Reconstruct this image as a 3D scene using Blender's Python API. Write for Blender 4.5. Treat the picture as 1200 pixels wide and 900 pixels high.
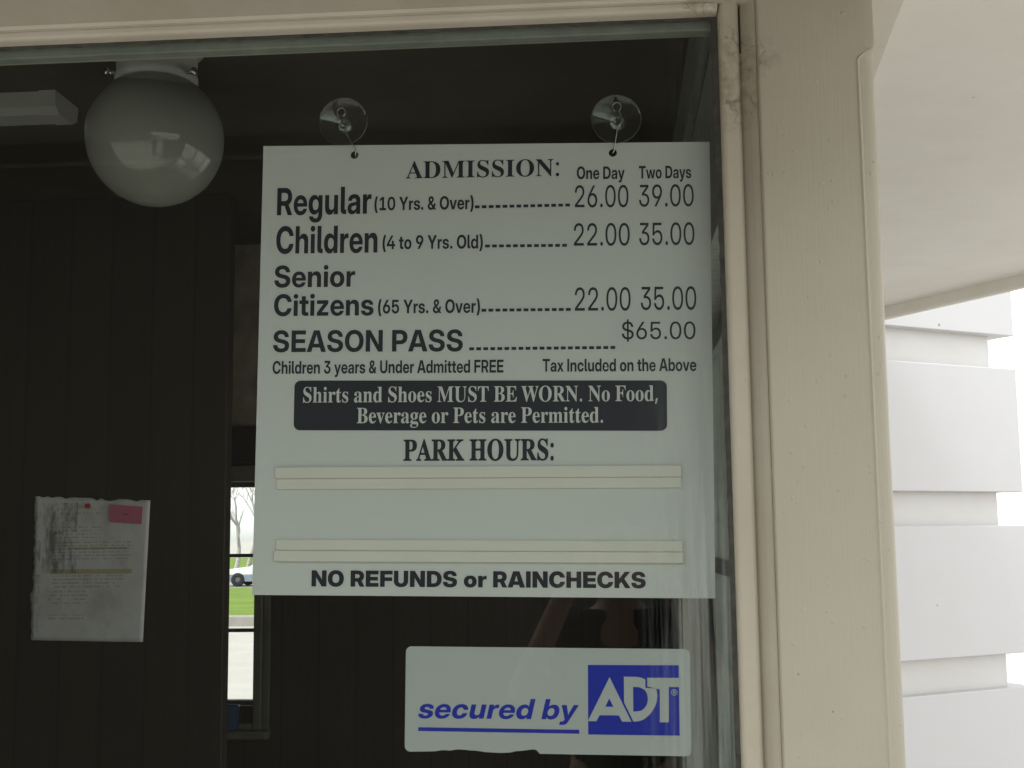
import bpy, bmesh, math, random
import numpy as np
from mathutils import Vector, Matrix
from mathutils.geometry import tessellate_polygon, delaunay_2d_cdt

# ------------------------------------------------------------------ scene, camera, sky, sun, exposure
for o in list(bpy.data.objects):
    bpy.data.objects.remove(o)
SC = bpy.context.scene
COL = SC.collection
R = math.radians
random.seed(7)
FPX, YAW, PITCH, ROLL = 1467.0, 4.4, 6.92, -0.64       # focal length in photo pixels (1200 wide)
CAM = Vector((0.0, -1.64, 1.65))
CM = Matrix.Rotation(R(YAW), 3, 'Z') @ Matrix.Rotation(R(90 + PITCH), 3, 'X') @ Matrix.Rotation(R(ROLL), 3, 'Z')
cd = bpy.data.cameras.new('camera')
cd.sensor_width = 36.0
cd.lens = 36.0 * FPX / 1200.0
cd.clip_start = 0.05
cd.clip_end = 2000
cam = bpy.data.objects.new('camera', cd)
COL.objects.link(cam)
cam.matrix_world = Matrix.Translation(CAM) @ CM.to_4x4()
SC.camera = cam

SUN_EL, SUN_AZ = 52.0, 236.0                            # azimuth clockwise from +y: behind the camera, to the left
w = bpy.data.worlds.new('World')
SC.world = w
w.use_nodes = True
nt = w.node_tree
sky = nt.nodes.new('ShaderNodeTexSky')
sky.sky_type = 'NISHITA'
sky.sun_disc = False
sky.sun_elevation = R(SUN_EL)
sky.sun_rotation = R(SUN_AZ)
sky.air_density = 1.0
sky.dust_density = 1.0
hs = nt.nodes.new('ShaderNodeHueSaturation')             # overcast: the blue is mostly gone
hs.inputs['Saturation'].default_value = 0.08
nt.links.new(sky.outputs[0], hs.inputs['Color'])
nt.links.new(hs.outputs[0], nt.nodes['Background'].inputs['Color'])
nt.nodes['Background'].inputs['Strength'].default_value = 0.15
sl = bpy.data.lights.new('sun', 'SUN')
sl.energy = 1.4
sl.angle = R(12)
sl.color = (1.0, 0.97, 0.93)
so = bpy.data.objects.new('sun', sl)
COL.objects.link(so)
sd = Vector((math.sin(R(SUN_AZ)) * math.cos(R(SUN_EL)), math.cos(R(SUN_AZ)) * math.cos(R(SUN_EL)), math.sin(R(SUN_EL))))
so.rotation_euler = sd.to_track_quat('Z', 'Y').to_euler()
so.location = sd * 50
SC.view_settings.view_transform = 'Standard'
SC.view_settings.look = 'None'
SC.view_settings.gamma = 1.0
SC.view_settings.use_curve_mapping = False
SC.view_settings.exposure = 1.6
SC.render.engine = 'CYCLES'
cy = SC.cycles
cy.max_bounces = 12
cy.diffuse_bounces = 6
cy.glossy_bounces = 4
cy.transparent_max_bounces = 24
cy.transmission_bounces = 6
cy.caustics_reflective = False
cy.caustics_refractive = False
cy.sample_clamp_indirect = 6.0
cy.use_denoising = True
try:
    cy.denoiser = 'OPENIMAGEDENOISE'
except Exception:
    pass


# ------------------------------------------------------------------ helpers
def ray(u, v):
    return CM @ Vector(((u - 600) / FPX, (450 - v) / FPX, -1.0))


def at(u, v, ax, val):
    """point of the photograph on the real plane where coordinate ax equals val"""
    d = ray(u, v)
    return CAM + d * ((val - CAM[ax]) / d[ax])


def empty(name, label, cat, loc=(0, 0, 0), group=None, rot=None):
    o = bpy.data.objects.new(name, None)
    o.empty_display_size = 0.1
    COL.objects.link(o)
    o.location = loc
    if rot is not None:
        o.rotation_euler = rot
    tag(o, label, cat, group)
    return o


def tag(o, label=None, cat=None, group=None, kind=None):
    if label:
        o['label'] = label
    if cat:
        o['category'] = cat
    if group:
        o['group'] = group
    if kind:
        o['kind'] = kind
    return o


class MB:
    """collects shapes and links them as one mesh object"""
    def __init__(s):
        s.v, s.f, s.sm = [], [], []

    def add(s, V, F, smooth=False):
        n = len(s.v)
        s.v += [tuple(p) for p in V]
        s.f += [[i + n for i in f] for f in F]
        s.sm += [smooth] * len(F)
        return s

    def box(s, x0, x1, y0, y1, z0, z1, bev=0.0, m=None, seg=2):
        bm = bmesh.new()
        bmesh.ops.create_cube(bm, size=1)
        for v in bm.verts:
            v.co = Vector(((x0 + x1) / 2 + v.co.x * (x1 - x0), (y0 + y1) / 2 + v.co.y * (y1 - y0), (z0 + z1) / 2 + v.co.z * (z1 - z0)))
        if bev > 0:
            bmesh.ops.bevel(bm, geom=list(bm.edges), offset=bev, segments=seg, affect='EDGES', profile=0.5)
        bm.verts.index_update()
        V = [(m @ v.co if m is not None else v.co.copy()) for v in bm.verts]
        F = [[v.index for v in f.verts] for f in bm.faces]
        bm.free()
        return s.add(V, F)

    def prism(s, pts, z0, z1, axis='z', m=None):
        """closed outline pts (a, b) extruded along axis; outline is x,y / x,z / y,z"""
        n = len(pts)
        area = sum(pts[i][0] * pts[(i + 1) % n][1] - pts[(i + 1) % n][0] * pts[i][1] for i in range(n))
        if area < 0:
            pts = pts[::-1]
        def P(a, b, c):
            q = Vector({'z': (a, b, c), 'y': (a, c, b), 'x': (c, a, b)}[axis])
            return m @ q if m is not None else q
        V = [P(a, b, z0) for a, b in pts] + [P(a, b, z1) for a, b in pts]
        tri = tessellate_polygon([[Vector((a, b, 0)) for a, b in pts]])
        F = []
        for i in range(n):
            j = (i + 1) % n
            F.append([i, j, n + j, n + i])
        for t in tri:
            a, b, c = t
            ar = (pts[b][0] - pts[a][0]) * (pts[c][1] - pts[a][1]) - (pts[b][1] - pts[a][1]) * (pts[c][0] - pts[a][0])
            if ar < 0:
                a, c = c, a
            F.append([a + n, b + n, c + n])
            F.append([c, b, a])
        if axis == 'y':
            F = [f[::-1] for f in F]
        return s.add(V, F)

    def tube(s, pts, r, n=8, caps=True, smooth=True):
        pts = [Vector(p) for p in pts]
        rs = r if isinstance(r, (list, tuple)) else [r] * len(pts)
        V, F = [], []
        up = None
        for i, p in enumerate(pts):
            t = (pts[min(i + 1, len(pts) - 1)] - pts[max(i - 1, 0)]).normalized()
            if up is None:
                up = t.orthogonal().normalized()
            up = (up - t * up.dot(t))
            up = up.normalized() if up.length > 1e-6 else t.orthogonal().normalized()
            b = t.cross(up)
            for k in range(n):
                a = 2 * math.pi * k / n
                V.append(p + (up * math.cos(a) + b * math.sin(a)) * rs[i])
        for i in range(len(pts) - 1):
            for k in range(n):
                F.append([i * n + k, i * n + (k + 1) % n, (i + 1) * n + (k + 1) % n, (i + 1) * n + k])
        if caps:
            F.append(list(range(n))[::-1])
            F.append([(len(pts) - 1) * n + k for k in range(n)])
        return s.add(V, F, smooth)

    def lathe(s, prof, c=(0, 0, 0), axis='z', n=48, smooth=True):
        """profile of (radius, height) turned about an axis through c"""
        V, F = [], []
        c = Vector(c)
        for rr, h in prof:
            for k in range(n):
                a = 2 * math.pi * k / n
                x, y = rr * math.cos(a), rr * math.sin(a)
                V.append(c + Vector({'z': (x, y, h), 'y': (x, h, y), 'x': (h, x, y)}[axis]))
        for i in range(len(prof) - 1):
            for k in range(n):
                f = [i * n + k, i * n + (k + 1) % n, (i + 1) * n + (k + 1) % n, (i + 1) * n + k]
                F.append(f if axis != 'y' else f[::-1])
        return s.add(V, F, smooth)

    def build(s, name, mat, parent=None, root=None, bevel=0.0):
        """root: the thing's Empty when the vertices were given in world space"""
        V = s.v
        if root is not None:
            L = root.location
            V = [(p[0] - L.x, p[1] - L.y, p[2] - L.z) for p in V]
        me = bpy.data.meshes.new(name)
        me.from_pydata(V, [], s.f)
        me.polygons.foreach_set('use_smooth', s.sm)
        me.materials.append(mat)
        me.update()
        o = bpy.data.objects.new(name, me)
        COL.objects.link(o)
        if parent is not None:
            o.parent = parent
        if bevel:
            md = o.modifiers.new('bevel', 'BEVEL')
            md.width = bevel
            md.segments = 2
            md.limit_method = 'ANGLE'
        return o


# ------------------------------------------------------------------ materials
def new_mat(name):
    m = bpy.data.materials.new(name)
    m.use_nodes = True
    return m, m.node_tree, m.node_tree.nodes['Principled BSDF']


def N(nt, t, **kw):
    n = nt.nodes.new(t)
    for k, v in kw.items():
        if k in n.inputs:
            n.inputs[k].default_value = v
        else:
            setattr(n, k, v)
    return n


def coords(nt, scale=(1, 1, 1), src='Object', loc=(0, 0, 0)):
    tc = N(nt, 'ShaderNodeTexCoord')
    mp = N(nt, 'ShaderNodeMapping')
    mp.inputs['Scale'].default_value = scale
    mp.inputs['Location'].default_value = loc
    nt.links.new(tc.outputs[src], mp.inputs['Vector'])
    return mp.outputs[0]


def noise(nt, vec, scale, detail=4, rough=0.6):
    n = N(nt, 'ShaderNodeTexNoise')
    n.inputs['Scale'].default_value = scale
    n.inputs['Detail'].default_value = detail
    n.inputs['Roughness'].default_value = rough
    nt.links.new(vec, n.inputs['Vector'])
    return n.outputs['Fac']


def ramp(nt, fac, *stops):
    r = N(nt, 'ShaderNodeValToRGB')
    el = r.color_ramp.elements
    while len(el) < len(stops):
        el.new(0.5)
    for e, (p, c) in zip(el, stops):
        e.position = p
        e.color = (c, c, c, 1) if isinstance(c, (int, float)) else (*c, 1)
    nt.links.new(fac, r.inputs['Fac'])
    return r.outputs['Color']


def mix(nt, fac, a, b, mode='MIX'):
    n = N(nt, 'ShaderNodeMix', data_type='RGBA', blend_type=mode)
    for s, v in ((0, fac), (6, a), (7, b)):
        if hasattr(v, 'node'):
            nt.links.new(v, n.inputs[s])
        else:
            n.inputs[s].default_value = v if s == 0 else (*v, 1)
    return n.outputs[2]


def bump(nt, h, b, strength, dist=0.002):
    n = N(nt, 'ShaderNodeBump')
    n.inputs['Strength'].default_value = strength
    n.inputs['Distance'].default_value = dist
    nt.links.new(h, n.inputs['Height'])
    nt.links.new(n.outputs[0], b.inputs['Normal'])
    return n


def math_(nt, op, a, b=None, c=None):
    n = N(nt, 'ShaderNodeMath', operation=op)
    for i, v in enumerate((a, b, c)):
        if v is None:
            continue
        if hasattr(v, 'node'):
            nt.links.new(v, n.inputs[i])
        else:
            n.inputs[i].default_value = v
    return n.outputs[0]


def paint(name, col, grain='z', rough=0.5, bstr=0.6, specks=0.5, dirt=0.12, ss=38, cracks=(), dirtcol=(0.16, 0.13, 0.085)):
    """old oil paint on wood: brush marks along the grain, pimples, faint soiling, local hairline cracks"""
    m, nt, b = new_mat(name)
    sc = {'z': (260, 260, 9), 'x': (9, 260, 260), 'n': (60, 60, 60)}[grain]
    g = noise(nt, coords(nt, sc), 1.0, 3)
    v1 = coords(nt)
    pim = N(nt, 'ShaderNodeTexVoronoi')
    pim.inputs['Scale'].default_value = 55
    nt.links.new(v1, pim.inputs['Vector'])
    thr = noise(nt, v1, 14, 2)
    dot = math_(nt, 'MULTIPLY', ramp(nt, pim.outputs['Distance'], (0.0, 1), (0.17, 0)), ramp(nt, thr, (0.42, 0), (0.54, 1)))
    h = math_(nt, 'ADD', math_(nt, 'MULTIPLY', g, 0.28), math_(nt, 'MULTIPLY', dot, specks * 1.3))
    h = math_(nt, 'ADD', h, math_(nt, 'MULTIPLY', noise(nt, v1, 9, 3), 0.6))
    bump(nt, h, b, bstr, 0.003)
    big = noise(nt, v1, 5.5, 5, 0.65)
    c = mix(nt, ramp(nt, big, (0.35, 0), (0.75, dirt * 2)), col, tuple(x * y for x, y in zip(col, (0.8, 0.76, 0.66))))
    pv = N(nt, 'ShaderNodeTexVoronoi')
    pv.inputs['Scale'].default_value = ss
    nt.links.new(v1, pv.inputs['Vector'])
    sp = math_(nt, 'MULTIPLY', ramp(nt, pv.outputs['Distance'], (0.03, 1), (0.07, 0)), ramp(nt, noise(nt, v1, ss * 0.6, 1), (0.6, 0), (0.66, 1)))
    c = mix(nt, math_(nt, 'MULTIPLY', sp, 0.85), c, dirtcol)
    for (cx, cy_, cz, rad, dens) in cracks:
        d = N(nt, 'ShaderNodeVectorMath', operation='DISTANCE')
        nt.links.new(v1, d.inputs[0])
        d.inputs[1].default_value = (cx, cy_, cz)
        msk = ramp(nt, math_(nt, 'DIVIDE', d.outputs['Value'], rad), (0.25, 1), (1.0, 0))
        wv = coords(nt, (1, 1, 0.45))
        wob = N(nt, 'ShaderNodeVectorMath', operation='ADD')
        nz = N(nt, 'ShaderNodeTexNoise')
        nz.inputs['Scale'].default_value = 30
        nt.links.new(v1, nz.inputs['Vector'])
        ml = N(nt, 'ShaderNodeVectorMath', operation='SCALE')
        ml.inputs['Scale'].default_value = 0.05
        nt.links.new(nz.outputs['Color'], ml.inputs[0])
        nt.links.new(wv, wob.inputs[0])
        nt.links.new(ml.outputs[0], wob.inputs[1])
        vo = N(nt, 'ShaderNodeTexVoronoi', feature='DISTANCE_TO_EDGE')
        vo.inputs['Scale'].default_value = dens
        nt.links.new(wob.outputs[0], vo.inputs['Vector'])
        ln = ramp(nt, vo.outputs['Distance'], (0.006, 1), (0.03, 0))
        part = ramp(nt, noise(nt, v1, 45, 2), (0.42, 0), (0.56, 1))
        f = math_(nt, 'MULTIPLY', math_(nt, 'MULTIPLY', ln, msk), part)
        c = mix(nt, math_(nt, 'MULTIPLY', f, 0.75), c, (0.07, 0.055, 0.035))
        smear = math_(nt, 'MULTIPLY', msk, ramp(nt, noise(nt, v1, 70, 4), (0.40, 0), (0.75, 0.8)))
        c = mix(nt, smear, c, dirtcol)
    nt.links.new(c, b.inputs['Base Color'])
    b.inputs['Roughness'].default_value = rough
    b.inputs['Specular IOR Level'].default_value = 0.35
    return m


def plain(name, col, rough=0.5, metal=0.0, spec=0.4, var=0.12, scale=12, bstr=0.0, bscale=200):
    m, nt, b = new_mat(name)
    v = coords(nt)
    f = noise(nt, v, scale, 5)
    c = mix(nt, ramp(nt, f, (0.3, 0), (0.75, 1)), col, tuple(x * (1 - var) for x in col))
    nt.links.new(c, b.inputs['Base Color'])
    b.inputs['Roughness'].default_value = rough
    b.inputs['Metallic'].default_value = metal
    b.inputs['Specular IOR Level'].default_value = spec
    if bstr:
        bump(nt, noise(nt, v, bscale, 3), b, bstr)
    return m


def panelling(name, dark, pitch=0.115, rough=0.55):
    """wood panelling with vertical grooves, same on x- and y-facing walls"""
    m, nt, b = new_mat(name)
    tc = N(nt, 'ShaderNodeTexCoord')
    sp = N(nt, 'ShaderNodeSeparateXYZ')
    nt.links.new(tc.outputs['Object'], sp.inputs[0])
    s = math_(nt, 'ADD', sp.outputs[0], sp.outputs[1])
    fr = math_(nt, 'FRACT', math_(nt, 'DIVIDE', s, pitch))
    gr = math_(nt, 'LESS_THAN', math_(nt, 'ABSOLUTE', math_(nt, 'SUBTRACT', fr, 0.5)), 0.03)
    pl = N(nt, 'ShaderNodeTexWhiteNoise', noise_dimensions='1D')
    nt.links.new(math_(nt, 'FLOOR', math_(nt, 'ADD', math_(nt, 'DIVIDE', s, pitch), 0.5)), pl.inputs['W'])
    g = noise(nt, coords(nt, (60, 60, 2.2)), 1.0, 5, 0.65)
    c = mix(nt, g, tuple(x * 0.7 for x in dark), tuple(x * 1.35 for x in dark))
    c = mix(nt, math_(nt, 'MULTIPLY', pl.outputs['Value'], 0.4), c, tuple(x * 0.65 for x in dark))
    c = mix(nt, gr, c, tuple(x * 0.72 for x in dark))
    nt.links.new(c, b.inputs['Base Color'])
    b.inputs['Roughness'].default_value = rough
    h = math_(nt, 'SUBTRACT', math_(nt, 'MULTIPLY', g, 0.2), gr)
    bump(nt, h, b, 0.25, 0.003)
    return m


def glass(name, tint=(0.86, 0.91, 0.87), r0=0.045, rough=0.0, haze=0.0, hazecol=(0.6, 0.65, 0.6), streaks=False):
    """clear sheet: see-through plus mirror, more mirror at a grazing angle"""
    m, nt, b = new_mat(name)
    nt.nodes.remove(b)
    out = nt.nodes['Material Output']
    tr = N(nt, 'ShaderNodeBsdfTransparent')
    tr.inputs[0].default_value = (*tint, 1)
    gl = N(nt, 'ShaderNodeBsdfGlossy')
    gl.inputs['Color'].default_value = (0.93, 1.0, 0.96, 1)
    gl.inputs['Roughness'].default_value = rough
    lw = N(nt, 'ShaderNodeLayerWeight')
    lw.inputs['Blend'].default_value = 0.5
    f5 = math_(nt, 'POWER', lw.outputs['Facing'], 5.0)
    fr = math_(nt, 'ADD', math_(nt, 'MULTIPLY', f5, 1 - r0), r0)
    mx = N(nt, 'ShaderNodeMixShader')
    nt.links.new(fr, mx.inputs[0])
    nt.links.new(tr.outputs[0], mx.inputs[1])
    nt.links.new(gl.outputs[0], mx.inputs[2])
    last = mx.outputs[0]
    if haze or streaks:
        df = N(nt, 'ShaderNodeBsdfDiffuse')
        df.inputs['Color'].default_value = (*hazecol, 1)
        m2 = N(nt, 'ShaderNodeMixShader')
        v = coords(nt)
        a = ramp(nt, noise(nt, v, 6, 6, 0.7), (0.4, 0.2), (0.8, 1.0))
        f = math_(nt, 'MULTIPLY', a, haze)
        if streaks:
            vo = N(nt, 'ShaderNodeTexVoronoi')
            vo.inputs['Scale'].default_value = 17
            nt.links.new(coords(nt, (1, 1, 0.7)), vo.inputs['Vector'])
            spk = math_(nt, 'MULTIPLY', ramp(nt, vo.outputs['Distance'], (0.015, 1), (0.04, 0)), ramp(nt, noise(nt, v, 9, 2), (0.56, 0), (0.63, 0.5)))
            f = math_(nt, 'ADD', f, spk)
            sx = N(nt, 'ShaderNodeSeparateXYZ')
            nt.links.new(v, sx.inputs[0])
            edge = ramp(nt, math_(nt, 'SUBTRACT', sx.outputs[0], 1.43), (0.0, 0), (0.10, 1))
            low_ = ramp(nt, math_(nt, 'SUBTRACT', 1.95, sx.outputs[2]), (0.0, 0.15), (0.35, 1))
            sm = ramp(nt, noise(nt, coords(nt, (110, 1, 3.5)), 1.0, 4, 0.65), (0.42, 0), (0.72, 0.24))
            f = math_(nt, 'ADD', f, math_(nt, 'MULTIPLY', math_(nt, 'MULTIPLY', edge, low_), sm))
        nt.links.new(f, m2.inputs[0])
        nt.links.new(last, m2.inputs[1])
        nt.links.new(df.outputs[0], m2.inputs[2])
        last = m2.outputs[0]
    nt.links.new(last, out.inputs['Surface'])
    return m


M = {}
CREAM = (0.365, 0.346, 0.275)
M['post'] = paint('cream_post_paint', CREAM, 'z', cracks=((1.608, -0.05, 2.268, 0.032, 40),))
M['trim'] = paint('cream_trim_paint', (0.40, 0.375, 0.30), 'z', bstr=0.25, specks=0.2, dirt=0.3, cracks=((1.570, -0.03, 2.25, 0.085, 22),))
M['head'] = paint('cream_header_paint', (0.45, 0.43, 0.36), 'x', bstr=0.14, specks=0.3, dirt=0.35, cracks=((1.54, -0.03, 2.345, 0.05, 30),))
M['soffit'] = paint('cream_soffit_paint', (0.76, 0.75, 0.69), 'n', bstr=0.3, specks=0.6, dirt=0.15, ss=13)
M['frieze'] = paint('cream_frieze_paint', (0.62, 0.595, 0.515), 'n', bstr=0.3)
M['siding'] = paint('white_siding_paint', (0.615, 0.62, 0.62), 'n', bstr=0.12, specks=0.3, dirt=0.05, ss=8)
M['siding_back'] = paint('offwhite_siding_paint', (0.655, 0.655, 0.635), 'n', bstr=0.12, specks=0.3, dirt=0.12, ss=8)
M['caulk'] = plain('dirty_glazing_putty', (0.07, 0.07, 0.055), 0.7, var=0.7, scale=60, bstr=0.6, bscale=160)
M['alu'] = plain('grey_green_window_metal', (0.30, 0.33, 0.29), 0.45, var=0.3, scale=20)
M['glass'] = glass('window_glass', tint=(0.73, 0.765, 0.735), r0=0.036, haze=0.004, streaks=True)
M['far_glass'] = glass('rear_window_glass', tint=(0.97, 0.985, 0.97), haze=0.0)
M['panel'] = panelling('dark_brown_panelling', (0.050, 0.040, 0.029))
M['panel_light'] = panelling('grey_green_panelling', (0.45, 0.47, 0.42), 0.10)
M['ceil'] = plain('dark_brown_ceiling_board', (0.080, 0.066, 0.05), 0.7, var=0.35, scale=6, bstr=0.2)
M['floor'] = plain('worn_brown_floor', (0.22, 0.20, 0.17), 0.6, var=0.3)
M['rear_trim'] = plain('olive_grey_trim', (0.16, 0.155, 0.115), 0.5, var=0.3)
M['blind'] = plain('dark_rolled_blind', (0.03, 0.025, 0.025), 0.8)
M['opal'] = plain('opal_glass', (0.31, 0.325, 0.285), 0.04, spec=0.75, var=0.04)
M['white_metal'] = plain('white_enamel', (0.6, 0.62, 0.56), 0.35, var=0.08)
M['pale_panel'] = plain('pale_brown_mottled', (0.37, 0.315, 0.245), 0.8, var=0.45, scale=14)
M['dull_white'] = plain('aged_white_enamel', (0.42, 0.43, 0.39), 0.4, var=0.1)
M['steel'] = plain('bright_wire', (0.7, 0.68, 0.6), 0.25, metal=0.9, var=0.1)
M['sign'] = plain('white_sign_plastic', (0.58, 0.605, 0.58), 0.42, spec=0.3, var=0.03, scale=5)
M['ink'] = plain('navy_black_vinyl', (0.012, 0.014, 0.026), 0.45, var=0.25, scale=60)
M['patch'] = plain('white_patch_film', (0.575, 0.59, 0.57), 0.4, spec=0.3, var=0.04)
M['strip'] = plain('ivory_plastic_channel', (0.66, 0.655, 0.58), 0.5, spec=0.3, var=0.05, scale=8)
M['hole'] = plain('dark_hole', (0.02, 0.018, 0.015), 0.9)
M['sticker'] = plain('silver_white_film', (0.42, 0.455, 0.44), 0.35, spec=0.4, var=0.05, scale=5)
M['blue'] = plain('royal_blue_print', (0.010, 0.024, 0.36), 0.4, var=0.1)
M['clear'] = glass('clear_soft_plastic', tint=(0.76, 0.78, 0.78), r0=0.07, rough=0.02, haze=0.012, hazecol=(0.7, 0.72, 0.75))
M['knob'] = glass('clear_plastic_knob', tint=(0.55, 0.58, 0.66), r0=0.28, rough=0.03, haze=0.05, hazecol=(0.6, 0.66, 0.8))
M['pink'] = plain('pink_note_paper', (0.75, 0.22, 0.36), 0.7)
M['red'] = plain('red_pin_plastic', (0.55, 0.03, 0.03), 0.35)
M['blue_cup'] = plain('dark_blue_plastic', (0.05, 0.08, 0.16), 0.35)
M['grass'] = plain('spring_grass', (0.16, 0.25, 0.014), 0.9, var=0.45, scale=0.7)
M['concrete'] = plain('pale_concrete', (0.46, 0.43, 0.40), 0.85, var=0.15, scale=1.5, bstr=0.2, bscale=90)
M['road'] = plain('pale_asphalt', (0.30, 0.285, 0.28), 0.9, var=0.15, scale=0.8)
M['kerb'] = plain('kerb_concrete', (0.33, 0.31, 0.28), 0.85, var=0.2, scale=3)
M['bark'] = plain('pale_grey_bark', (0.45, 0.43, 0.41), 0.9, var=0.3, scale=9)
M['car_paint'] = plain('white_car_paint', (0.75, 0.78, 0.78), 0.2, var=0.02)
M['car_low'] = plain('grey_blue_car_skirt', (0.22, 0.27, 0.34), 0.35)
M['car_glass'] = plain('tinted_car_glass', (0.16, 0.24, 0.22), 0.08)
M['tyre'] = plain('black_tyre', (0.02, 0.02, 0.02), 0.8)
M['tyre_hub'] = plain('dull_hub_metal', (0.10, 0.11, 0.12), 0.5)
M['lamp'] = plain('car_lamp', (0.6, 0.62, 0.65), 0.1)
M['brown_wall'] = panelling('brown_board_siding', (0.075, 0.058, 0.042), 0.2)
M['dark_roof'] = plain('dark_shingle', (0.05, 0.047, 0.045), 0.9, bstr=0.5, bscale=25)
M['brown_soffit'] = plain('reflection_hiding_brown', (0.22, 0.195, 0.16), 0.7, var=0.3, scale=5)  # for unseen boards, darkened so their edge hardly shows in the glass
M['dark_glass'] = plain('dark_window_glass', (0.02, 0.022, 0.025), 0.06)


def paper_mat():
    """soiled typed sheet: grey text lines, yellow highlighter bands, smudges"""
    m, nt, b = new_mat('soiled_typed_paper')
    v = coords(nt)
    sp = N(nt, 'ShaderNodeSeparateXYZ')
    nt.links.new(v, sp.inputs[0])
    X, Z = sp.outputs[0], sp.outputs[2]
    base = mix(nt, ramp(nt, noise(nt, v, 9, 5, 0.7), (0.4, 0), (0.75, 0.6)), (0.85, 0.85, 0.86), (0.68, 0.66, 0.54))

    def band(z0, z1, x0, x1):
        a = math_(nt, 'MULTIPLY', math_(nt, 'GREATER_THAN', Z, z0), math_(nt, 'LESS_THAN', Z, z1))
        return math_(nt, 'MULTIPLY', a, math_(nt, 'MULTIPLY', math_(nt, 'GREATER_THAN', X, x0), math_(nt, 'LESS_THAN', X, x1)))

    def words(z0, z1, x0, x1, pitch, dens):
        row = math_(nt, 'LESS_THAN', math_(nt, 'FRACT', math_(nt, 'DIVIDE', Z, pitch)), 0.45)
        wv = N(nt, 'ShaderNodeVectorMath', operation='SNAP')
        nt.links.new(v, wv.inputs[0])
        wv.inputs[1].default_value = (0.0035, 1, pitch)
        wn = N(nt, 'ShaderNodeTexWhiteNoise', noise_dimensions='3D')
        nt.links.new(wv.outputs[0], wn.inputs['Vector'])
        return math_(nt, 'MULTIPLY', math_(nt, 'MULTIPLY', row, math_(nt, 'LESS_THAN', wn.outputs['Value'], dens)), band(z0, z1, x0, x1))
    c = base
    for z0, z1, x0, x1 in ((-0.012, 0.0, -0.105, 0.115), (0.092, 0.100, -0.10, -0.075), (0.052, 0.057, -0.06, 0.10)):
        c = mix(nt, math_(nt, 'MULTIPLY', band(z0, z1, x0, x1), 0.7), c, (0.52, 0.43, 0.10))
    for z0, z1, x0, x1, p, dn in ((0.02, 0.075, -0.10, 0.11, 0.0085, 0.7), (-0.05, -0.015, -0.10, 0.09, 0.0095, 0.65), (0.075, 0.115, -0.10, 0.03, 0.009, 0.5),
                                  (-0.09, -0.055, -0.11, 0.0, 0.010, 0.55), (-0.13, -0.118, -0.11, -0.01, 0.010, 0.7), (0.14, 0.165, -0.09, 0.03, 0.012, 0.5)):
        c = mix(nt, math_(nt, 'MULTIPLY', words(z0, z1, x0, x1, p, dn), 0.34), c, (0.12, 0.12, 0.13))
    sm = math_(nt, 'MULTIPLY', ramp(nt, noise(nt, coords(nt, (26, 1, 9)), 1.0, 5, 0.75), (0.42, 0), (0.62, 0.8)), band(-0.01, 0.175, -0.13, -0.035))
    c = mix(nt, sm, c, (0.11, 0.105, 0.10))
    bl = ramp(nt, noise(nt, coords(nt, (7, 1, 5), loc=(3, 0, 1)), 1.0, 6, 0.7), (0.5, 0), (0.75, 0.6))
    c = mix(nt, bl, c, (0.36, 0.35, 0.30))
    ed = math_(nt, 'MULTIPLY', math_(nt, 'LESS_THAN', X, -0.135), ramp(nt, noise(nt, v, 40, 3), (0.5, 0), (0.65, 0.5)))
    c = mix(nt, ed, c, (0.09, 0.08, 0.065))
    nt.links.new(c, b.inputs['Base Color'])
    b.inputs['Roughness'].default_value = 0.6
    return m


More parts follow.
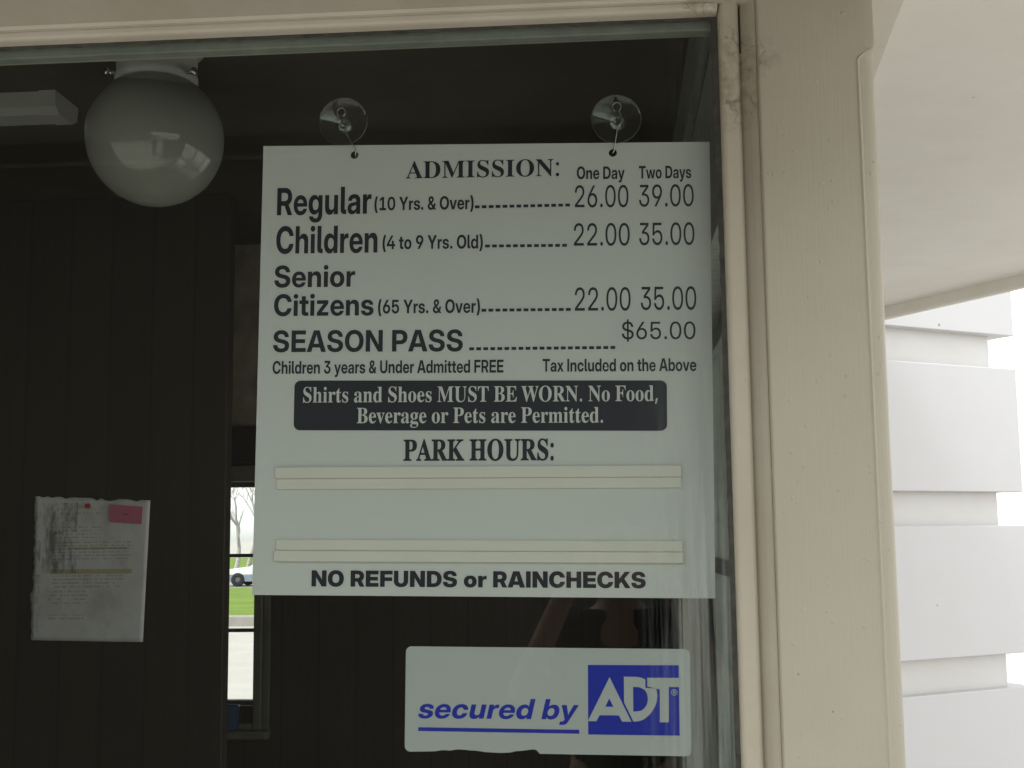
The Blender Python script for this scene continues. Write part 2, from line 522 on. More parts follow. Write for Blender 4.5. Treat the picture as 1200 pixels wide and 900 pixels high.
M['paper'] = paper_mat()
GLYPHS={
 ('serif','A'):(0.650,[[-13,0,-13,27,1,28,14,32,25,37,35,45,44,56,54,70,64,89,73,111,307,694,334,693,572,129,583,104,594,82,603,65,612,51,621,40,633,33,645,28,660,27,660,0,341,0,341,27,376,30,402,37,417,50,422,68,421,77,418,88,413,103,406,121,376,197,154,197,117,105,116,101,114,97,113,93,112,88,112,83,111,78,111,75,111,72,116,52,129,38,152,30,184,27,190,27,190,0],[169,239,360,239,263,475]]),
 ('serif','D'):(0.738,[[30,0,30,26,52,28,69,32,83,37,94,44,101,54,106,69,109,88,110,111,110,557,109,584,105,606,99,623,90,635,79,643,64,648,45,652,22,653,22,678,330,678,415,673,488,656,551,629,603,590,644,541,674,483,691,416,697,339,675,191,608,85,496,21,340,0],[331,36,377,41,416,55,449,78,476,112,496,154,510,207,519,269,522,341,510,474,475,569,415,626,332,645,315,644,301,641,290,637,282,631,277,621,274,609,272,593,271,573,271,107,272,88,274,72,277,59,282,50,290,44,300,40,314,37]]),
 ('serif','M'):(0.944,[[21,0,21,26,44,28,64,32,79,39,92,47,100,59,107,74,111,94,112,118,112,569,112,584,110,598,108,609,105,619,101,627,95,634,87,639,78,644,68,647,55,650,39,652,22,653,22,678,275,678,472,212,669,678,919,678,919,653,897,650,878,645,864,639,852,630,844,619,839,604,835,585,834,563,834,127,834,107,836,90,838,76,841,64,845,54,851,46,858,39,866,34,876,31,888,29,902,27,918,26,918,0,589,0,589,26,606,28,621,30,633,33,644,37,653,42,660,48,666,56,670,66,673,77,675,90,677,106,677,124,677,594,429,0,402,0,157,579,157,119,158,93,162,72,169,55,178,44,190,36,207,30,227,27,252,26,252,0]]),
 ('serif','I'):(0.388,[[20,0,20,26,43,29,63,34,79,40,91,48,100,58,107,72,111,90,112,112,112,576,111,597,108,614,102,627,94,637,83,643,66,648,46,651,20,653,20,678,364,678,364,653,340,651,319,648,303,643,292,637,283,627,277,614,273,597,272,576,272,115,272,100,274,87,276,76,279,66,283,58,289,50,297,44,306,39,318,35,332,31,348,28,366,26,366,0]]),
 ('serif','S'):(0.581,[[64,-16,64,235,93,235,107,184,123,140,143,104,166,74,192,51,222,35,256,25,293,22,320,24,344,30,365,40,382,54,397,70,407,89,413,110,415,133,410,164,395,192,370,217,335,238,242,284,201,306,167,328,138,352,114,376,97,402,84,430,77,461,74,494,76,523,80,551,89,576,100,600,114,621,131,639,150,655,172,669,195,680,220,688,247,692,275,694,290,694,307,692,324,690,342,687,360,683,379,679,399,673,420,667,424,666,428,665,431,664,434,664,437,663,440,662,443,662,446,662,458,664,467,670,473,680,477,694,505,694,505,475,480,475,472,502,462,528,451,551,437,573,422,593,406,610,388,626,370,639,350,649,330,656,310,661,289,662,265,660,243,655,224,647,208,635,195,621,186,604,180,586,178,566,180,547,184,530,193,515,204,501,219,488,236,476,257,463,281,451,377,406,406,392,431,377,454,362,473,347,488,331,502,315,513,298,521,280,527,261,532,242,534,220,535,198,533,167,527,138,518,111,504,86,488,63,468,43,444,26,418,12,389,0,357,-8,323,-13,286,-15,273,-15,261,-14,248,-13,236,-12,224,-9,211,-7,199,-3,187,1,175,5,164,9,155,12,147,14,139,16,134,17,129,18,126,18,119,18,112,16,107,14,103,10,100,6,96,0,94,-7,91,-16]]),
 ('serif','O'):(0.782,[[388,-16,352,-14,317,-9,283,-1,251,11,220,26,192,43,165,63,140,86,118,111,98,138,81,168,67,199,56,232,48,266,43,302,41,339,43,376,48,411,56,446,67,479,81,510,98,539,118,566,141,592,166,614,193,635,222,652,254,667,287,679,321,687,357,692,395,694,431,692,466,687,500,679,532,668,562,653,591,636,617,616,642,594,664,569,684,542,701,512,716,481,727,448,735,413,740,377,742,339,740,302,735,266,727,232,716,199,701,168,684,138,664,111,641,86,616,63,589,43,560,26,528,11,496,-1,461,-9,425,-14],[394,18,469,38,522,98,554,199,565,339,562,413,553,478,538,533,518,578,492,614,461,640,426,655,387,660,312,640,259,580,227,479,216,339,219,265,228,201,243,146,264,100,290,64,320,38,355,23]]),
 ('serif','N'):(0.735,[[600,-16,159,521,159,117,160,93,163,73,169,57,176,46,188,38,203,32,223,28,248,26,248,0,27,0,27,26,43,27,58,29,70,31,80,34,89,39,96,45,102,52,106,62,109,72,111,85,113,100,113,117,113,578,90,606,73,626,61,639,54,645,49,647,42,650,35,651,27,653,27,678,233,678,582,251,582,562,582,579,580,594,578,606,575,616,571,625,565,632,558,638,549,643,538,646,526,649,510,651,493,653,493,678,714,678,714,653,690,651,671,647,656,641,645,633,638,621,632,605,629,585,628,561,628,-16]]),
 ('serif',':'):(0.268,[[133,414,121,415,110,418,99,423,90,430,82,439,76,451,73,465,72,482,73,500,76,514,82,526,90,535,99,542,110,546,121,549,133,550,146,549,157,546,168,542,178,535,186,526,191,514,195,500,196,482,195,465,191,451,186,439,178,430,168,423,157,418,146,415],[133,-14,121,-13,110,-10,99,-5,90,2,82,11,76,23,73,37,72,54,73,71,76,85,82,97,90,106,99,113,110,117,121,120,133,121,146,120,157,117,168,113,178,106,186,97,191,85,195,71,196,54,195,37,191,23,186,11,178,2,168,-5,157,-10,146,-13]]),
 ('semi','O'):(0.747,[[374,-12,326,-9,281,0,238,14,198,34,161,59,128,89,99,124,75,163,55,207,41,255,33,307,30,363,33,420,41,472,55,520,75,564,99,604,128,639,161,669,198,694,238,714,281,728,326,736,374,739,421,736,467,728,509,714,550,694,586,669,619,639,648,604,672,564,692,520,706,472,715,420,718,363,715,307,706,255,692,207,672,163,648,123,619,89,586,59,550,34,509,14,467,0,421,-9],[374,125,401,127,426,132,449,141,471,153,491,169,509,187,524,209,538,234,548,262,555,293,560,327,561,363,560,400,555,434,548,465,538,493,524,518,509,540,491,559,471,575,449,587,426,595,401,601,374,602,347,601,322,595,298,587,276,575,256,559,238,540,223,518,210,493,199,465,192,434,188,400,186,363,188,327,192,293,199,262,210,234,223,209,238,187,256,169,276,153,298,141,322,132,347,127]]),
 ('semi','n'):(0.589,[[199,285,199,0,50,0,50,516,196,516,196,381,172,381,185,413,202,442,220,467,242,488,266,505,293,517,324,524,358,527,385,525,410,521,433,513,454,503,473,489,490,473,504,455,516,433,526,410,533,383,537,354,538,323,538,0,390,0,390,295,388,319,384,340,376,357,366,372,352,384,336,392,318,397,297,398,283,398,270,395,257,392,246,386,235,380,226,371,218,361,211,349,206,336,202,321,199,304]]),
 ('semi','e'):(0.564,[[287,-12,249,-10,214,-3,181,8,151,23,123,42,99,64,78,89,60,118,46,150,36,184,30,219,28,257,30,296,36,332,46,366,60,397,78,426,99,452,123,474,150,493,180,508,212,519,246,525,283,527,310,526,337,522,362,516,386,508,409,497,430,484,449,470,467,453,483,434,497,414,509,392,519,368,527,343,533,317,537,289,538,261,538,220,80,220,80,314,467,314,399,293,398,311,396,328,391,343,385,358,378,371,369,382,358,392,346,400,333,407,318,411,303,414,286,415,269,414,253,411,239,407,226,400,214,392,203,382,194,371,186,358,180,343,176,328,173,311,173,293,173,227,173,209,176,191,180,175,187,160,194,146,204,134,215,124,227,115,241,108,257,103,274,100,292,99,305,99,318,101,330,103,341,107,351,111,360,116,369,122,377,129,383,137,389,145,394,153,397,163,533,163,527,138,517,114,505,92,489,72,471,54,450,37,427,23,402,11,376,1,348,-6,318,-10]]),
 ('semi','D'):(0.702,[[312,0,123,0,123,131,304,131,339,132,370,137,398,146,423,157,445,172,464,191,480,212,493,236,503,264,510,294,515,328,516,364,515,400,510,434,503,464,493,492,480,516,464,537,445,555,423,570,398,582,370,590,339,595,305,597,120,597,120,728,315,728,368,725,417,716,463,703,505,683,543,659,576,630,605,596,629,557,648,515,661,468,670,418,672,364,670,310,661,260,648,213,629,171,605,132,576,98,543,69,505,45,462,25,416,11,366,3],[208,728,208,0,53,0,53,728]]),
 ('semi','a'):(0.556,[[208,-9,183,-8,159,-4,137,1,116,8,97,18,81,30,66,44,53,60,43,78,36,98,32,120,31,145,32,166,35,185,40,203,47,218,55,232,66,244,77,255,91,265,105,273,121,281,137,287,155,292,173,296,192,300,212,303,232,305,254,307,274,310,291,312,307,314,319,317,330,320,339,323,347,327,352,332,356,337,358,344,359,352,359,355,358,364,356,372,353,380,349,387,343,394,337,400,329,405,321,409,311,412,301,415,289,416,277,417,264,416,253,415,242,412,231,409,222,404,214,399,207,393,200,386,195,378,191,370,189,361,187,352,48,352,51,378,57,402,67,424,79,445,95,463,113,479,135,493,159,505,186,515,215,521,247,525,281,527,307,526,332,524,355,520,377,514,397,508,415,500,432,490,447,479,461,467,473,454,483,439,491,424,497,407,502,389,505,369,506,349,506,0,360,0,360,73,358,73,351,60,343,49,334,38,324,29,314,20,302,13,289,6,275,1,260,-3,244,-6,227,-8],[250,93,266,94,281,96,295,100,308,106,320,112,330,120,339,129,346,139,352,150,356,162,359,175,360,188,360,239,356,237,353,235,348,234,343,232,338,231,332,229,326,228,320,227,313,225,306,224,299,222,291,221,283,220,275,218,267,217,258,216,247,214,236,211,225,208,215,204,206,200,197,195,190,189,184,183,179,176,175,168,173,159,173,150,173,141,175,133,178,126,182,119,187,113,194,108,201,104,209,100,218,97,228,95,239,94]]),
 ('semi','y'):(0.557,[[63,-204,63,-87,130,-87,138,-87,146,-86,152,-84,158,-82,163,-79,168,-75,172,-70,176,-65,180,-58,184,-51,187,-42,190,-33,204,2,5,516,161,516,245,264,253,241,260,218,267,195,274,172,281,149,287,126,294,103,300,79,259,79,265,103,271,126,278,149,285,172,292,195,299,218,306,241,313,264,398,516,552,516,326,-78,318,-99,308,-118,298,-135,287,-150,275,-163,262,-174,248,-183,234,-191,218,-197,200,-201,182,-203,162,-204,150,-204,138,-204,125,-204,113,-204,100,-204,88,-204,76,-204]]),
 ('semi','T'):(0.637,[[22,595,22,728,616,728,616,595,396,595,396,0,241,0,241,595]]),
 ('semi','w'):(0.824,[[164,0,5,516,161,516,207,339,214,311,220,283,227,253,234,224,240,194,247,165,253,135,260,106,240,106,247,135,254,165,261,194,268,224,275,253,282,283,290,311,297,339,345,516,479,516,526,339,534,311,541,283,548,253,555,224,562,194,569,165,577,135,584,106,564,106,570,135,576,165,583,194,589,224,596,253,602,282,609,311,615,339,661,516,819,516,660,0,506,0,447,202,443,217,439,232,435,248,430,263,426,279,422,294,418,310,415,325,411,341,407,357,402,372,398,388,426,388,422,372,418,357,414,341,410,325,406,310,401,294,397,279,394,263,389,248,385,232,381,217,377,202,317,0]]),
 ('semi','o'):(0.583,[[292,-12,253,-10,218,-3,185,7,154,22,125,40,101,62,79,87,61,116,46,148,36,182,30,218,28,257,30,297,36,333,46,368,61,399,79,428,101,453,125,475,154,494,185,508,218,519,253,525,292,527,330,525,366,519,399,508,430,494,458,475,482,453,504,428,522,399,537,368,547,333,553,297,555,257,553,218,547,182,537,148,522,116,504,87,482,62,458,40,430,22,399,7,366,-3,330,-10],[292,109,308,110,323,113,338,118,351,126,363,136,374,148,383,162,391,177,397,195,402,214,404,235,405,257,404,280,402,301,397,321,391,338,383,354,374,368,363,379,351,389,338,397,323,403,308,406,292,407,275,406,260,403,246,397,232,389,220,379,209,368,200,354,192,338,186,321,181,301,179,280,178,257,179,235,181,214,186,195,192,177,200,161,209,148,220,136,232,126,245,118,260,113,275,110]]),
 ('semi','s'):(0.524,[[267,-13,234,-11,203,-7,174,-1,146,8,121,20,99,34,79,50,62,68,48,89,37,111,30,136,26,163,172,163,175,147,181,134,189,122,200,112,213,103,228,98,245,94,264,93,283,94,299,97,314,101,326,108,335,115,342,124,346,134,348,145,347,155,344,163,338,170,331,177,321,183,310,188,297,192,282,195,191,213,156,221,125,233,98,248,77,265,59,285,47,309,40,334,37,363,39,387,44,409,53,430,64,449,79,466,97,482,117,495,141,506,167,515,195,521,226,525,258,526,291,525,322,521,350,514,377,505,401,493,422,479,440,463,456,445,468,424,477,402,483,377,486,351,348,351,346,366,342,379,334,391,324,402,311,410,297,417,281,420,263,422,246,421,231,418,217,413,206,406,197,398,191,390,187,380,185,369,186,360,189,352,195,344,202,338,211,332,221,327,233,323,247,319,346,300,382,291,414,280,440,267,461,251,477,232,489,211,496,186,498,159,497,134,491,111,482,89,469,69,453,50,434,34,412,21,388,9,360,-1,331,-7,300,-11]]),
 ('bold','R'):(0.653,[[51,0,51,728,346,728,386,726,423,720,458,711,489,698,518,682,543,662,565,640,583,614,597,586,607,555,613,522,615,486,613,451,607,418,596,388,581,360,562,335,540,313,514,294,484,278,451,265,416,256,378,251,337,249,148,249,148,377,336,377,354,378,371,380,387,385,401,390,414,398,426,407,435,417,444,429,450,441,455,455,458,470,459,486,458,502,455,517,450,531,444,544,435,555,425,565,414,574,401,581,387,587,371,591,354,594,335,595,212,595,212,0],[462,0,297,329,465,329,633,0]]),
 ('bold','e'):(0.566,[[288,-12,250,-10,215,-3,182,8,151,23,123,42,99,64,78,89,60,118,45,150,35,184,29,219,27,257,29,296,35,332,46,366,60,397,78,426,99,452,123,474,151,493,181,508,213,519,247,525,284,527,312,526,338,522,364,516,388,508,411,497,432,485,451,470,469,453,485,434,499,414,512,392,522,368,530,343,536,317,539,290,540,261,540,219,80,219,80,315,467,315,398,293,397,311,394,328,390,343,384,357,377,369,368,380,358,390,346,398,333,404,319,408,304,411,287,412,271,411,255,408,241,404,228,398,217,390,206,380,198,369,190,357,184,343,180,328,178,311,177,293,177,226,178,208,180,191,184,175,190,160,198,147,207,135,218,125,230,117,244,110,259,105,275,102,293,102,306,102,318,103,330,106,341,109,351,113,360,118,368,124,376,131,383,138,388,146,393,154,396,163,536,163,530,138,520,115,507,93,492,72,473,54,452,37,429,23,404,11,377,1,349,-6,319,-10]]),
 ('bold','g'):(0.603,[[297,-211,261,-210,227,-206,197,-199,170,-190,145,-178,124,-164,105,-148,89,-130,76,-111,65,-89,58,-67,53,-42,200,-42,203,-51,207,-59,212,-67,218,-73,225,-79,233,-85,242,-89,251,-93,262,-96,273,-98,285,-99,297,-100,321,-98,342,-93,359,-84,374,-72,386,-56,395,-38,400,-16,401,10,401,89,401,89,393,74,384,61,375,50,364,39,352,30,340,22,327,16,313,10,298,6,283,4,267,2,250,1,218,3,187,10,159,20,133,35,109,53,88,75,70,99,55,127,43,158,34,190,29,225,27,262,29,300,34,335,43,368,55,399,71,427,89,452,110,474,134,493,160,508,187,518,217,525,249,527,265,526,281,524,296,521,311,517,325,512,338,505,350,498,362,489,373,479,383,468,392,456,401,442,401,442,401,516,554,516,554,23,552,-16,546,-52,536,-83,522,-111,504,-135,483,-156,459,-173,432,-187,402,-197,369,-205,334,-209],[291,123,308,124,324,127,339,133,352,140,364,150,375,161,384,175,392,190,399,206,403,224,406,244,407,265,406,285,403,305,399,323,392,339,384,354,375,368,364,379,352,388,339,396,324,401,308,405,291,406,275,405,260,402,247,396,234,389,222,380,212,369,203,356,196,341,190,324,186,306,183,286,182,265,183,243,186,223,190,205,196,188,203,173,212,160,222,149,234,140,247,132,260,127,275,124]]),
 ('bold','u'):(0.592,[[229,-11,202,-9,177,-5,154,2,133,13,114,26,98,42,83,61,71,82,62,106,55,133,51,161,49,192,49,516,203,516,203,222,204,199,209,179,216,161,227,147,240,136,255,127,273,123,293,121,307,122,320,124,332,128,343,133,353,139,362,148,370,158,377,169,382,182,386,197,388,214,389,232,389,516,542,516,542,0,391,0,391,136,416,136,402,103,386,75,367,50,346,28,322,11,294,-1,263,-9]]),
 ('bold','l'):(0.280,[[222,0,179,2,143,8,113,19,90,33,72,53,59,77,52,108,49,143,49,728,203,728,203,158,203,148,205,139,208,132,213,126,218,122,226,119,234,117,245,117,248,117,250,117,253,117,256,117,259,117,261,117,264,117,266,117,266,0,261,0,255,0,249,0,244,0,238,0,233,0,227,0]]),
 ('bold','a'):(0.559,[[207,-9,182,-8,158,-4,136,1,116,8,97,18,80,29,65,43,53,59,43,77,36,98,31,120,30,145,31,166,34,185,39,202,46,218,55,232,65,244,76,255,90,265,104,273,120,281,136,287,154,292,172,297,191,300,211,303,231,305,253,308,273,310,290,312,305,314,318,317,329,320,338,323,345,327,351,332,354,338,357,344,357,352,357,355,357,363,355,371,352,379,348,386,343,392,336,398,329,402,321,407,311,410,301,412,290,414,278,414,266,414,255,412,244,410,234,406,225,402,217,397,210,391,204,384,199,377,195,369,193,360,191,351,47,351,51,377,57,402,67,424,79,445,95,463,114,479,135,493,159,505,186,515,216,521,248,525,283,527,309,526,334,524,358,520,379,515,400,508,418,500,435,490,451,479,464,467,476,454,486,439,495,423,501,406,506,388,508,369,509,349,509,0,359,0,359,73,357,73,350,60,342,48,333,38,323,28,312,20,300,12,287,6,274,1,259,-3,243,-6,226,-8],[251,95,267,96,281,98,295,102,308,107,319,114,329,121,338,130,345,140,351,150,355,162,358,174,359,187,359,237,355,236,351,234,347,232,342,231,337,229,332,228,326,227,320,225,313,224,306,222,299,221,292,220,284,218,276,217,268,216,260,215,248,212,237,210,227,207,217,203,208,199,200,194,193,188,187,182,182,176,179,168,177,159,176,150,177,142,179,134,181,127,186,121,191,115,197,110,204,105,212,102,221,99,230,97,240,96]]),
 ('bold','r'):(0.381,[[49,0,49,516,198,516,198,427,199,427,207,449,217,468,229,484,243,496,260,506,279,513,300,517,325,519,331,519,337,518,343,518,349,518,354,518,359,518,364,518,369,517,369,388,364,389,358,389,350,389,342,390,333,390,323,390,314,391,305,391,291,390,277,387,264,383,252,377,241,370,232,360,223,350,216,337,210,324,206,308,204,292,203,273,203,0]]),
 ('semi','('):(0.391,[[101,289,102,332,105,376,109,419,116,463,124,507,133,550,144,591,156,631,169,668,183,703,199,735,215,765,357,765,342,730,328,693,315,655,303,616,291,576,281,535,272,494,265,452,259,411,255,370,252,329,251,289,252,254,254,219,258,185,263,150,270,116,278,81,288,46,299,10,312,-26,326,-64,341,-103,357,-144,215,-144,189,-95,166,-45,146,7,130,61,118,117,108,174,103,231]]),
 ('semi','1'):(0.645,[[93,0,93,124,574,124,574,0],[421,728,421,0,271,0,271,586,270,586,100,478,100,613,280,728]]),
 ('semi','0'):(0.645,[[322,-12,278,-9,237,0,200,14,166,34,136,59,109,89,87,124,68,164,53,208,43,256,37,307,34,363,37,419,43,471,53,519,68,564,87,603,109,638,136,668,166,694,200,714,237,728,278,736,322,739,367,736,408,728,445,714,479,694,509,668,536,638,558,603,577,564,591,519,602,471,608,419,610,363,608,307,602,256,591,208,577,164,558,124,536,89,509,59,479,34,445,14,408,0,367,-9],[322,112,345,114,365,120,384,129,401,142,415,159,428,179,439,202,448,229,455,258,460,291,463,326,464,363,463,401,460,436,455,469,448,498,439,525,428,548,415,568,401,585,384,598,365,608,345,614,322,616,300,614,279,608,261,598,244,585,229,568,216,548,206,525,197,498,190,469,185,436,182,401,181,363,182,326,185,291,190,258,197,229,206,202,216,179,229,159,244,142,261,129,279,120,300,114]]),
 ('semi','Y'):(0.694,[[274,0,274,270,4,728,182,728,304,510,312,496,320,481,328,466,336,452,344,437,351,422,359,407,367,393,334,393,342,407,349,422,356,437,364,452,372,466,379,481,387,496,395,510,513,728,690,728,425,270,425,0]]),
 ('semi','r'):(0.377,[[50,0,50,516,194,516,194,427,195,427,203,449,213,468,225,484,239,497,256,506,275,513,296,517,321,519,327,519,333,519,339,519,344,518,350,518,355,518,359,518,364,518,364,392,359,392,353,393,346,393,338,393,329,394,319,394,310,394,301,394,287,393,273,391,260,387,248,381,237,373,228,364,219,353,212,341,206,327,202,312,200,295,199,276,199,0]]),
 ('semi','.'):(0.269,[[135,-9,118,-7,103,-3,88,5,75,16,65,29,57,43,52,59,51,76,52,93,57,108,65,123,75,136,88,147,103,154,118,159,135,161,152,159,168,154,182,147,195,136,206,123,214,108,218,93,220,76,218,59,214,43,206,29,195,16,182,5,168,-3,152,-7]]),
 ('semi','&'):(0.650,[[271,-11,224,-8,181,1,142,16,108,36,80,60,58,89,41,121,31,156,28,193,29,219,34,242,42,264,54,284,68,305,87,324,109,344,135,364,164,386,308,481,319,489,329,497,337,506,343,514,348,523,352,532,355,540,357,548,357,556,355,572,349,586,339,599,326,609,309,614,289,616,276,616,264,613,253,608,243,602,235,594,228,584,223,574,220,562,219,549,220,535,224,521,229,506,237,492,248,476,261,459,276,440,293,419,313,396,658,0,501,0,214,321,191,348,170,374,151,399,133,423,119,448,107,472,98,497,93,524,91,551,94,585,102,617,116,646,135,672,158,694,185,712,217,726,251,734,289,737,326,734,359,727,389,714,415,697,437,677,454,653,467,626,475,597,478,565,476,544,473,524,467,504,458,484,447,466,434,448,419,430,401,414,381,398,233,291,215,277,201,263,189,249,180,235,175,219,173,201,175,184,179,168,187,154,197,141,210,130,225,121,242,114,260,110,280,109,306,111,331,118,356,128,380,142,403,160,424,181,443,204,459,230,472,258,482,289,488,321,490,354,614,354,613,317,609,281,603,246,593,213,581,181,566,151,547,124,526,99,501,77,463,54,435,34,406,18,373,6,339,-4,305,-9]]),
 ('semi','v'):(0.557,[[196,0,5,516,161,516,244,264,251,241,258,218,265,195,272,172,279,149,286,126,292,103,299,79,263,79,270,103,276,126,283,149,289,172,296,195,303,218,309,241,317,264,398,516,552,516,362,0]]),
 ('semi',')'):(0.391,[[33,-144,50,-103,65,-64,79,-26,92,10,103,46,112,81,121,116,127,150,133,185,136,219,139,254,139,289,138,329,136,370,132,411,126,452,118,494,109,535,99,576,88,616,76,655,62,693,48,730,33,765,176,765,192,735,208,703,222,668,235,631,247,591,258,550,267,507,275,463,281,419,286,376,289,332,289,289,288,231,282,174,273,117,261,61,244,7,225,-45,202,-95,176,-144]]),
 ('light','2'):(0.645,[[80,0,80,79,340,314,361,334,381,352,398,369,413,386,427,401,438,417,448,432,456,447,462,463,466,479,469,496,469,514,468,535,465,555,459,573,452,590,442,605,431,618,417,629,402,638,385,646,367,651,346,654,325,656,301,654,280,650,260,644,242,635,226,624,212,611,200,595,190,578,182,559,177,538,173,515,172,490,83,490,84,526,90,559,99,591,112,620,129,646,149,670,171,690,197,708,225,721,256,731,289,737,324,739,358,738,389,732,419,723,447,711,472,696,494,678,513,657,530,633,543,608,552,580,558,550,560,518,559,495,556,472,550,451,543,429,533,409,521,388,507,368,490,347,472,326,451,304,427,281,402,258,211,85,211,84,564,84,564,0]]),
 ('light','6'):(0.645,[[323,-12,288,-10,254,-4,223,6,195,20,168,37,145,58,125,81,107,108,93,137,84,168,78,201,76,237,78,265,83,293,91,322,104,352,120,384,140,419,164,457,193,498,356,728,463,728,210,383,203,383,209,393,215,403,222,413,229,423,238,433,248,442,259,450,272,457,286,463,302,467,320,469,339,470,372,468,402,463,431,453,458,440,482,423,504,404,523,381,539,356,552,328,561,299,567,267,569,233,567,198,561,165,551,135,537,106,520,80,500,57,477,37,451,20,422,6,391,-4,358,-10],[322,72,343,73,363,77,382,84,400,93,417,105,431,119,444,134,455,151,464,170,471,190,475,211,476,233,475,255,471,276,464,295,455,314,444,331,431,346,417,359,400,371,382,380,363,387,343,391,322,392,301,391,281,387,262,380,244,371,227,359,213,346,200,331,189,314,180,295,174,276,170,255,169,233,170,211,174,190,180,170,189,151,200,134,213,119,227,105,244,93,262,84,281,77,301,73]]),
 ('light','.'):(0.269,[[137,-8,124,-7,112,-4,101,2,91,10,83,20,77,31,74,43,73,56,74,69,77,80,83,91,91,101,101,109,112,115,124,118,137,120,150,118,161,115,172,109,182,101,190,91,196,80,199,69,200,56,199,43,196,31,190,20,182,10,172,2,161,-4,150,-7]]),
 ('light','0'):(0.645,[[322,-12,283,-9,246,0,212,14,181,34,153,60,128,90,107,125,89,164,75,208,65,256,59,308,56,363,59,419,65,471,75,519,89,563,107,603,128,638,153,668,181,693,212,713,246,728,283,736,322,739,362,736,399,728,433,713,464,693,492,668,517,638,538,603,556,563,570,519,580,471,586,419,588,363,586,308,580,256,570,208,556,164,538,125,517,90,492,60,464,34,433,14,399,0,362,-9],[322,72,349,74,373,81,395,92,416,107,434,127,451,150,465,177,476,208,485,242,492,279,496,320,497,363,496,407,492,448,485,485,476,520,465,550,451,578,434,601,416,620,395,636,373,647,349,653,322,656,296,653,272,647,249,636,229,620,210,601,194,578,180,550,168,520,159,485,153,448,149,407,147,363,149,320,153,279,159,242,168,208,180,177,194,150,210,127,229,107,249,92,272,81,296,74]]),
 ('light','3'):(0.645,[[326,-12,289,-10,254,-4,221,6,191,19,164,37,139,57,118,80,101,106,86,134,76,164,70,196,68,230,163,230,165,207,168,185,174,164,183,146,194,129,207,114,222,101,239,90,257,82,278,76,300,72,324,71,347,72,368,76,388,81,407,90,423,100,438,113,451,127,462,143,470,161,477,180,480,200,482,222,480,244,476,265,469,284,460,301,447,316,433,330,416,341,397,351,376,359,353,364,327,367,300,368,208,368,208,442,416,643,416,644,115,644,115,728,538,728,538,644,299,413,299,433,343,434,383,431,419,424,451,413,480,399,505,381,527,361,544,338,558,312,568,284,573,254,575,221,573,188,567,157,557,128,544,100,526,75,506,53,482,34,456,18,426,5,395,-4,362,-10]]),
 ('light','9'):(0.645,[[322,739,357,737,390,731,421,721,450,708,476,690,500,670,520,646,537,620,551,591,561,560,567,526,569,491,567,463,562,435,553,405,541,375,525,344,505,308,480,270,452,229,288,0,181,0,435,345,441,345,436,335,430,325,423,315,415,304,407,295,397,286,386,278,373,271,359,265,343,261,325,258,305,257,273,259,243,265,214,274,187,288,163,304,141,324,122,346,106,372,93,399,83,429,78,461,76,494,78,529,84,562,93,593,107,622,124,648,145,671,168,691,194,708,223,722,254,731,287,737],[323,656,302,654,282,650,262,644,244,634,228,623,213,609,200,593,189,576,180,557,174,537,170,516,169,494,170,473,174,452,180,433,189,414,200,397,213,382,228,368,244,357,262,347,282,341,302,337,323,336,344,337,364,341,383,347,401,357,417,368,432,382,445,397,456,414,465,433,471,452,475,473,476,494,475,516,471,537,465,557,456,576,445,593,432,609,417,623,401,634,383,644,364,650,344,654]]),
 ('bold','C'):(0.727,[[376,-12,327,-9,281,0,238,14,198,33,160,58,127,88,98,123,74,163,54,207,40,255,31,307,29,363,31,420,40,472,54,521,74,565,98,605,127,639,160,669,197,694,238,714,281,728,327,736,376,739,408,738,438,734,468,728,496,720,523,709,548,697,572,682,594,665,615,646,633,626,649,604,664,579,676,554,686,526,694,498,699,468,538,468,534,483,530,497,524,510,518,523,510,535,502,545,493,555,483,564,472,572,461,579,449,585,436,590,422,593,408,596,394,598,378,598,350,597,323,591,299,582,277,570,257,554,240,535,225,513,212,488,203,461,196,431,191,398,190,363,191,328,196,296,203,266,212,239,225,214,239,192,257,174,277,158,299,145,323,136,350,131,378,129,394,130,408,131,422,134,436,138,448,143,461,148,472,155,483,163,492,172,501,182,510,193,517,204,524,217,529,230,534,244,538,259,699,259,694,229,686,200,676,173,664,148,649,123,633,101,614,81,594,62,572,45,548,31,523,18,496,7,468,-1,438,-7,408,-11]]),
 ('bold','h'):(0.592,[[203,284,203,0,49,0,49,728,203,728,203,380,176,380,189,412,206,441,224,466,246,487,270,505,298,517,329,524,363,527,390,525,415,521,438,513,459,503,478,489,494,473,509,455,521,433,530,409,537,383,541,354,542,323,542,0,389,0,389,294,387,317,383,337,376,354,365,369,352,380,337,388,319,393,298,395,285,394,272,392,260,388,248,383,238,376,229,368,221,358,215,347,210,334,206,319,204,302]]),
 ('bold','i'):(0.252,[[49,0,49,516,203,516,203,0],[126,575,108,576,91,580,77,587,64,597,53,609,45,623,41,638,39,655,41,671,45,686,53,700,64,712,77,722,91,729,108,733,125,734,144,733,160,729,175,722,188,712,198,700,206,686,211,671,212,654,211,638,206,623,198,609,188,597,175,587,160,580,144,576]]),
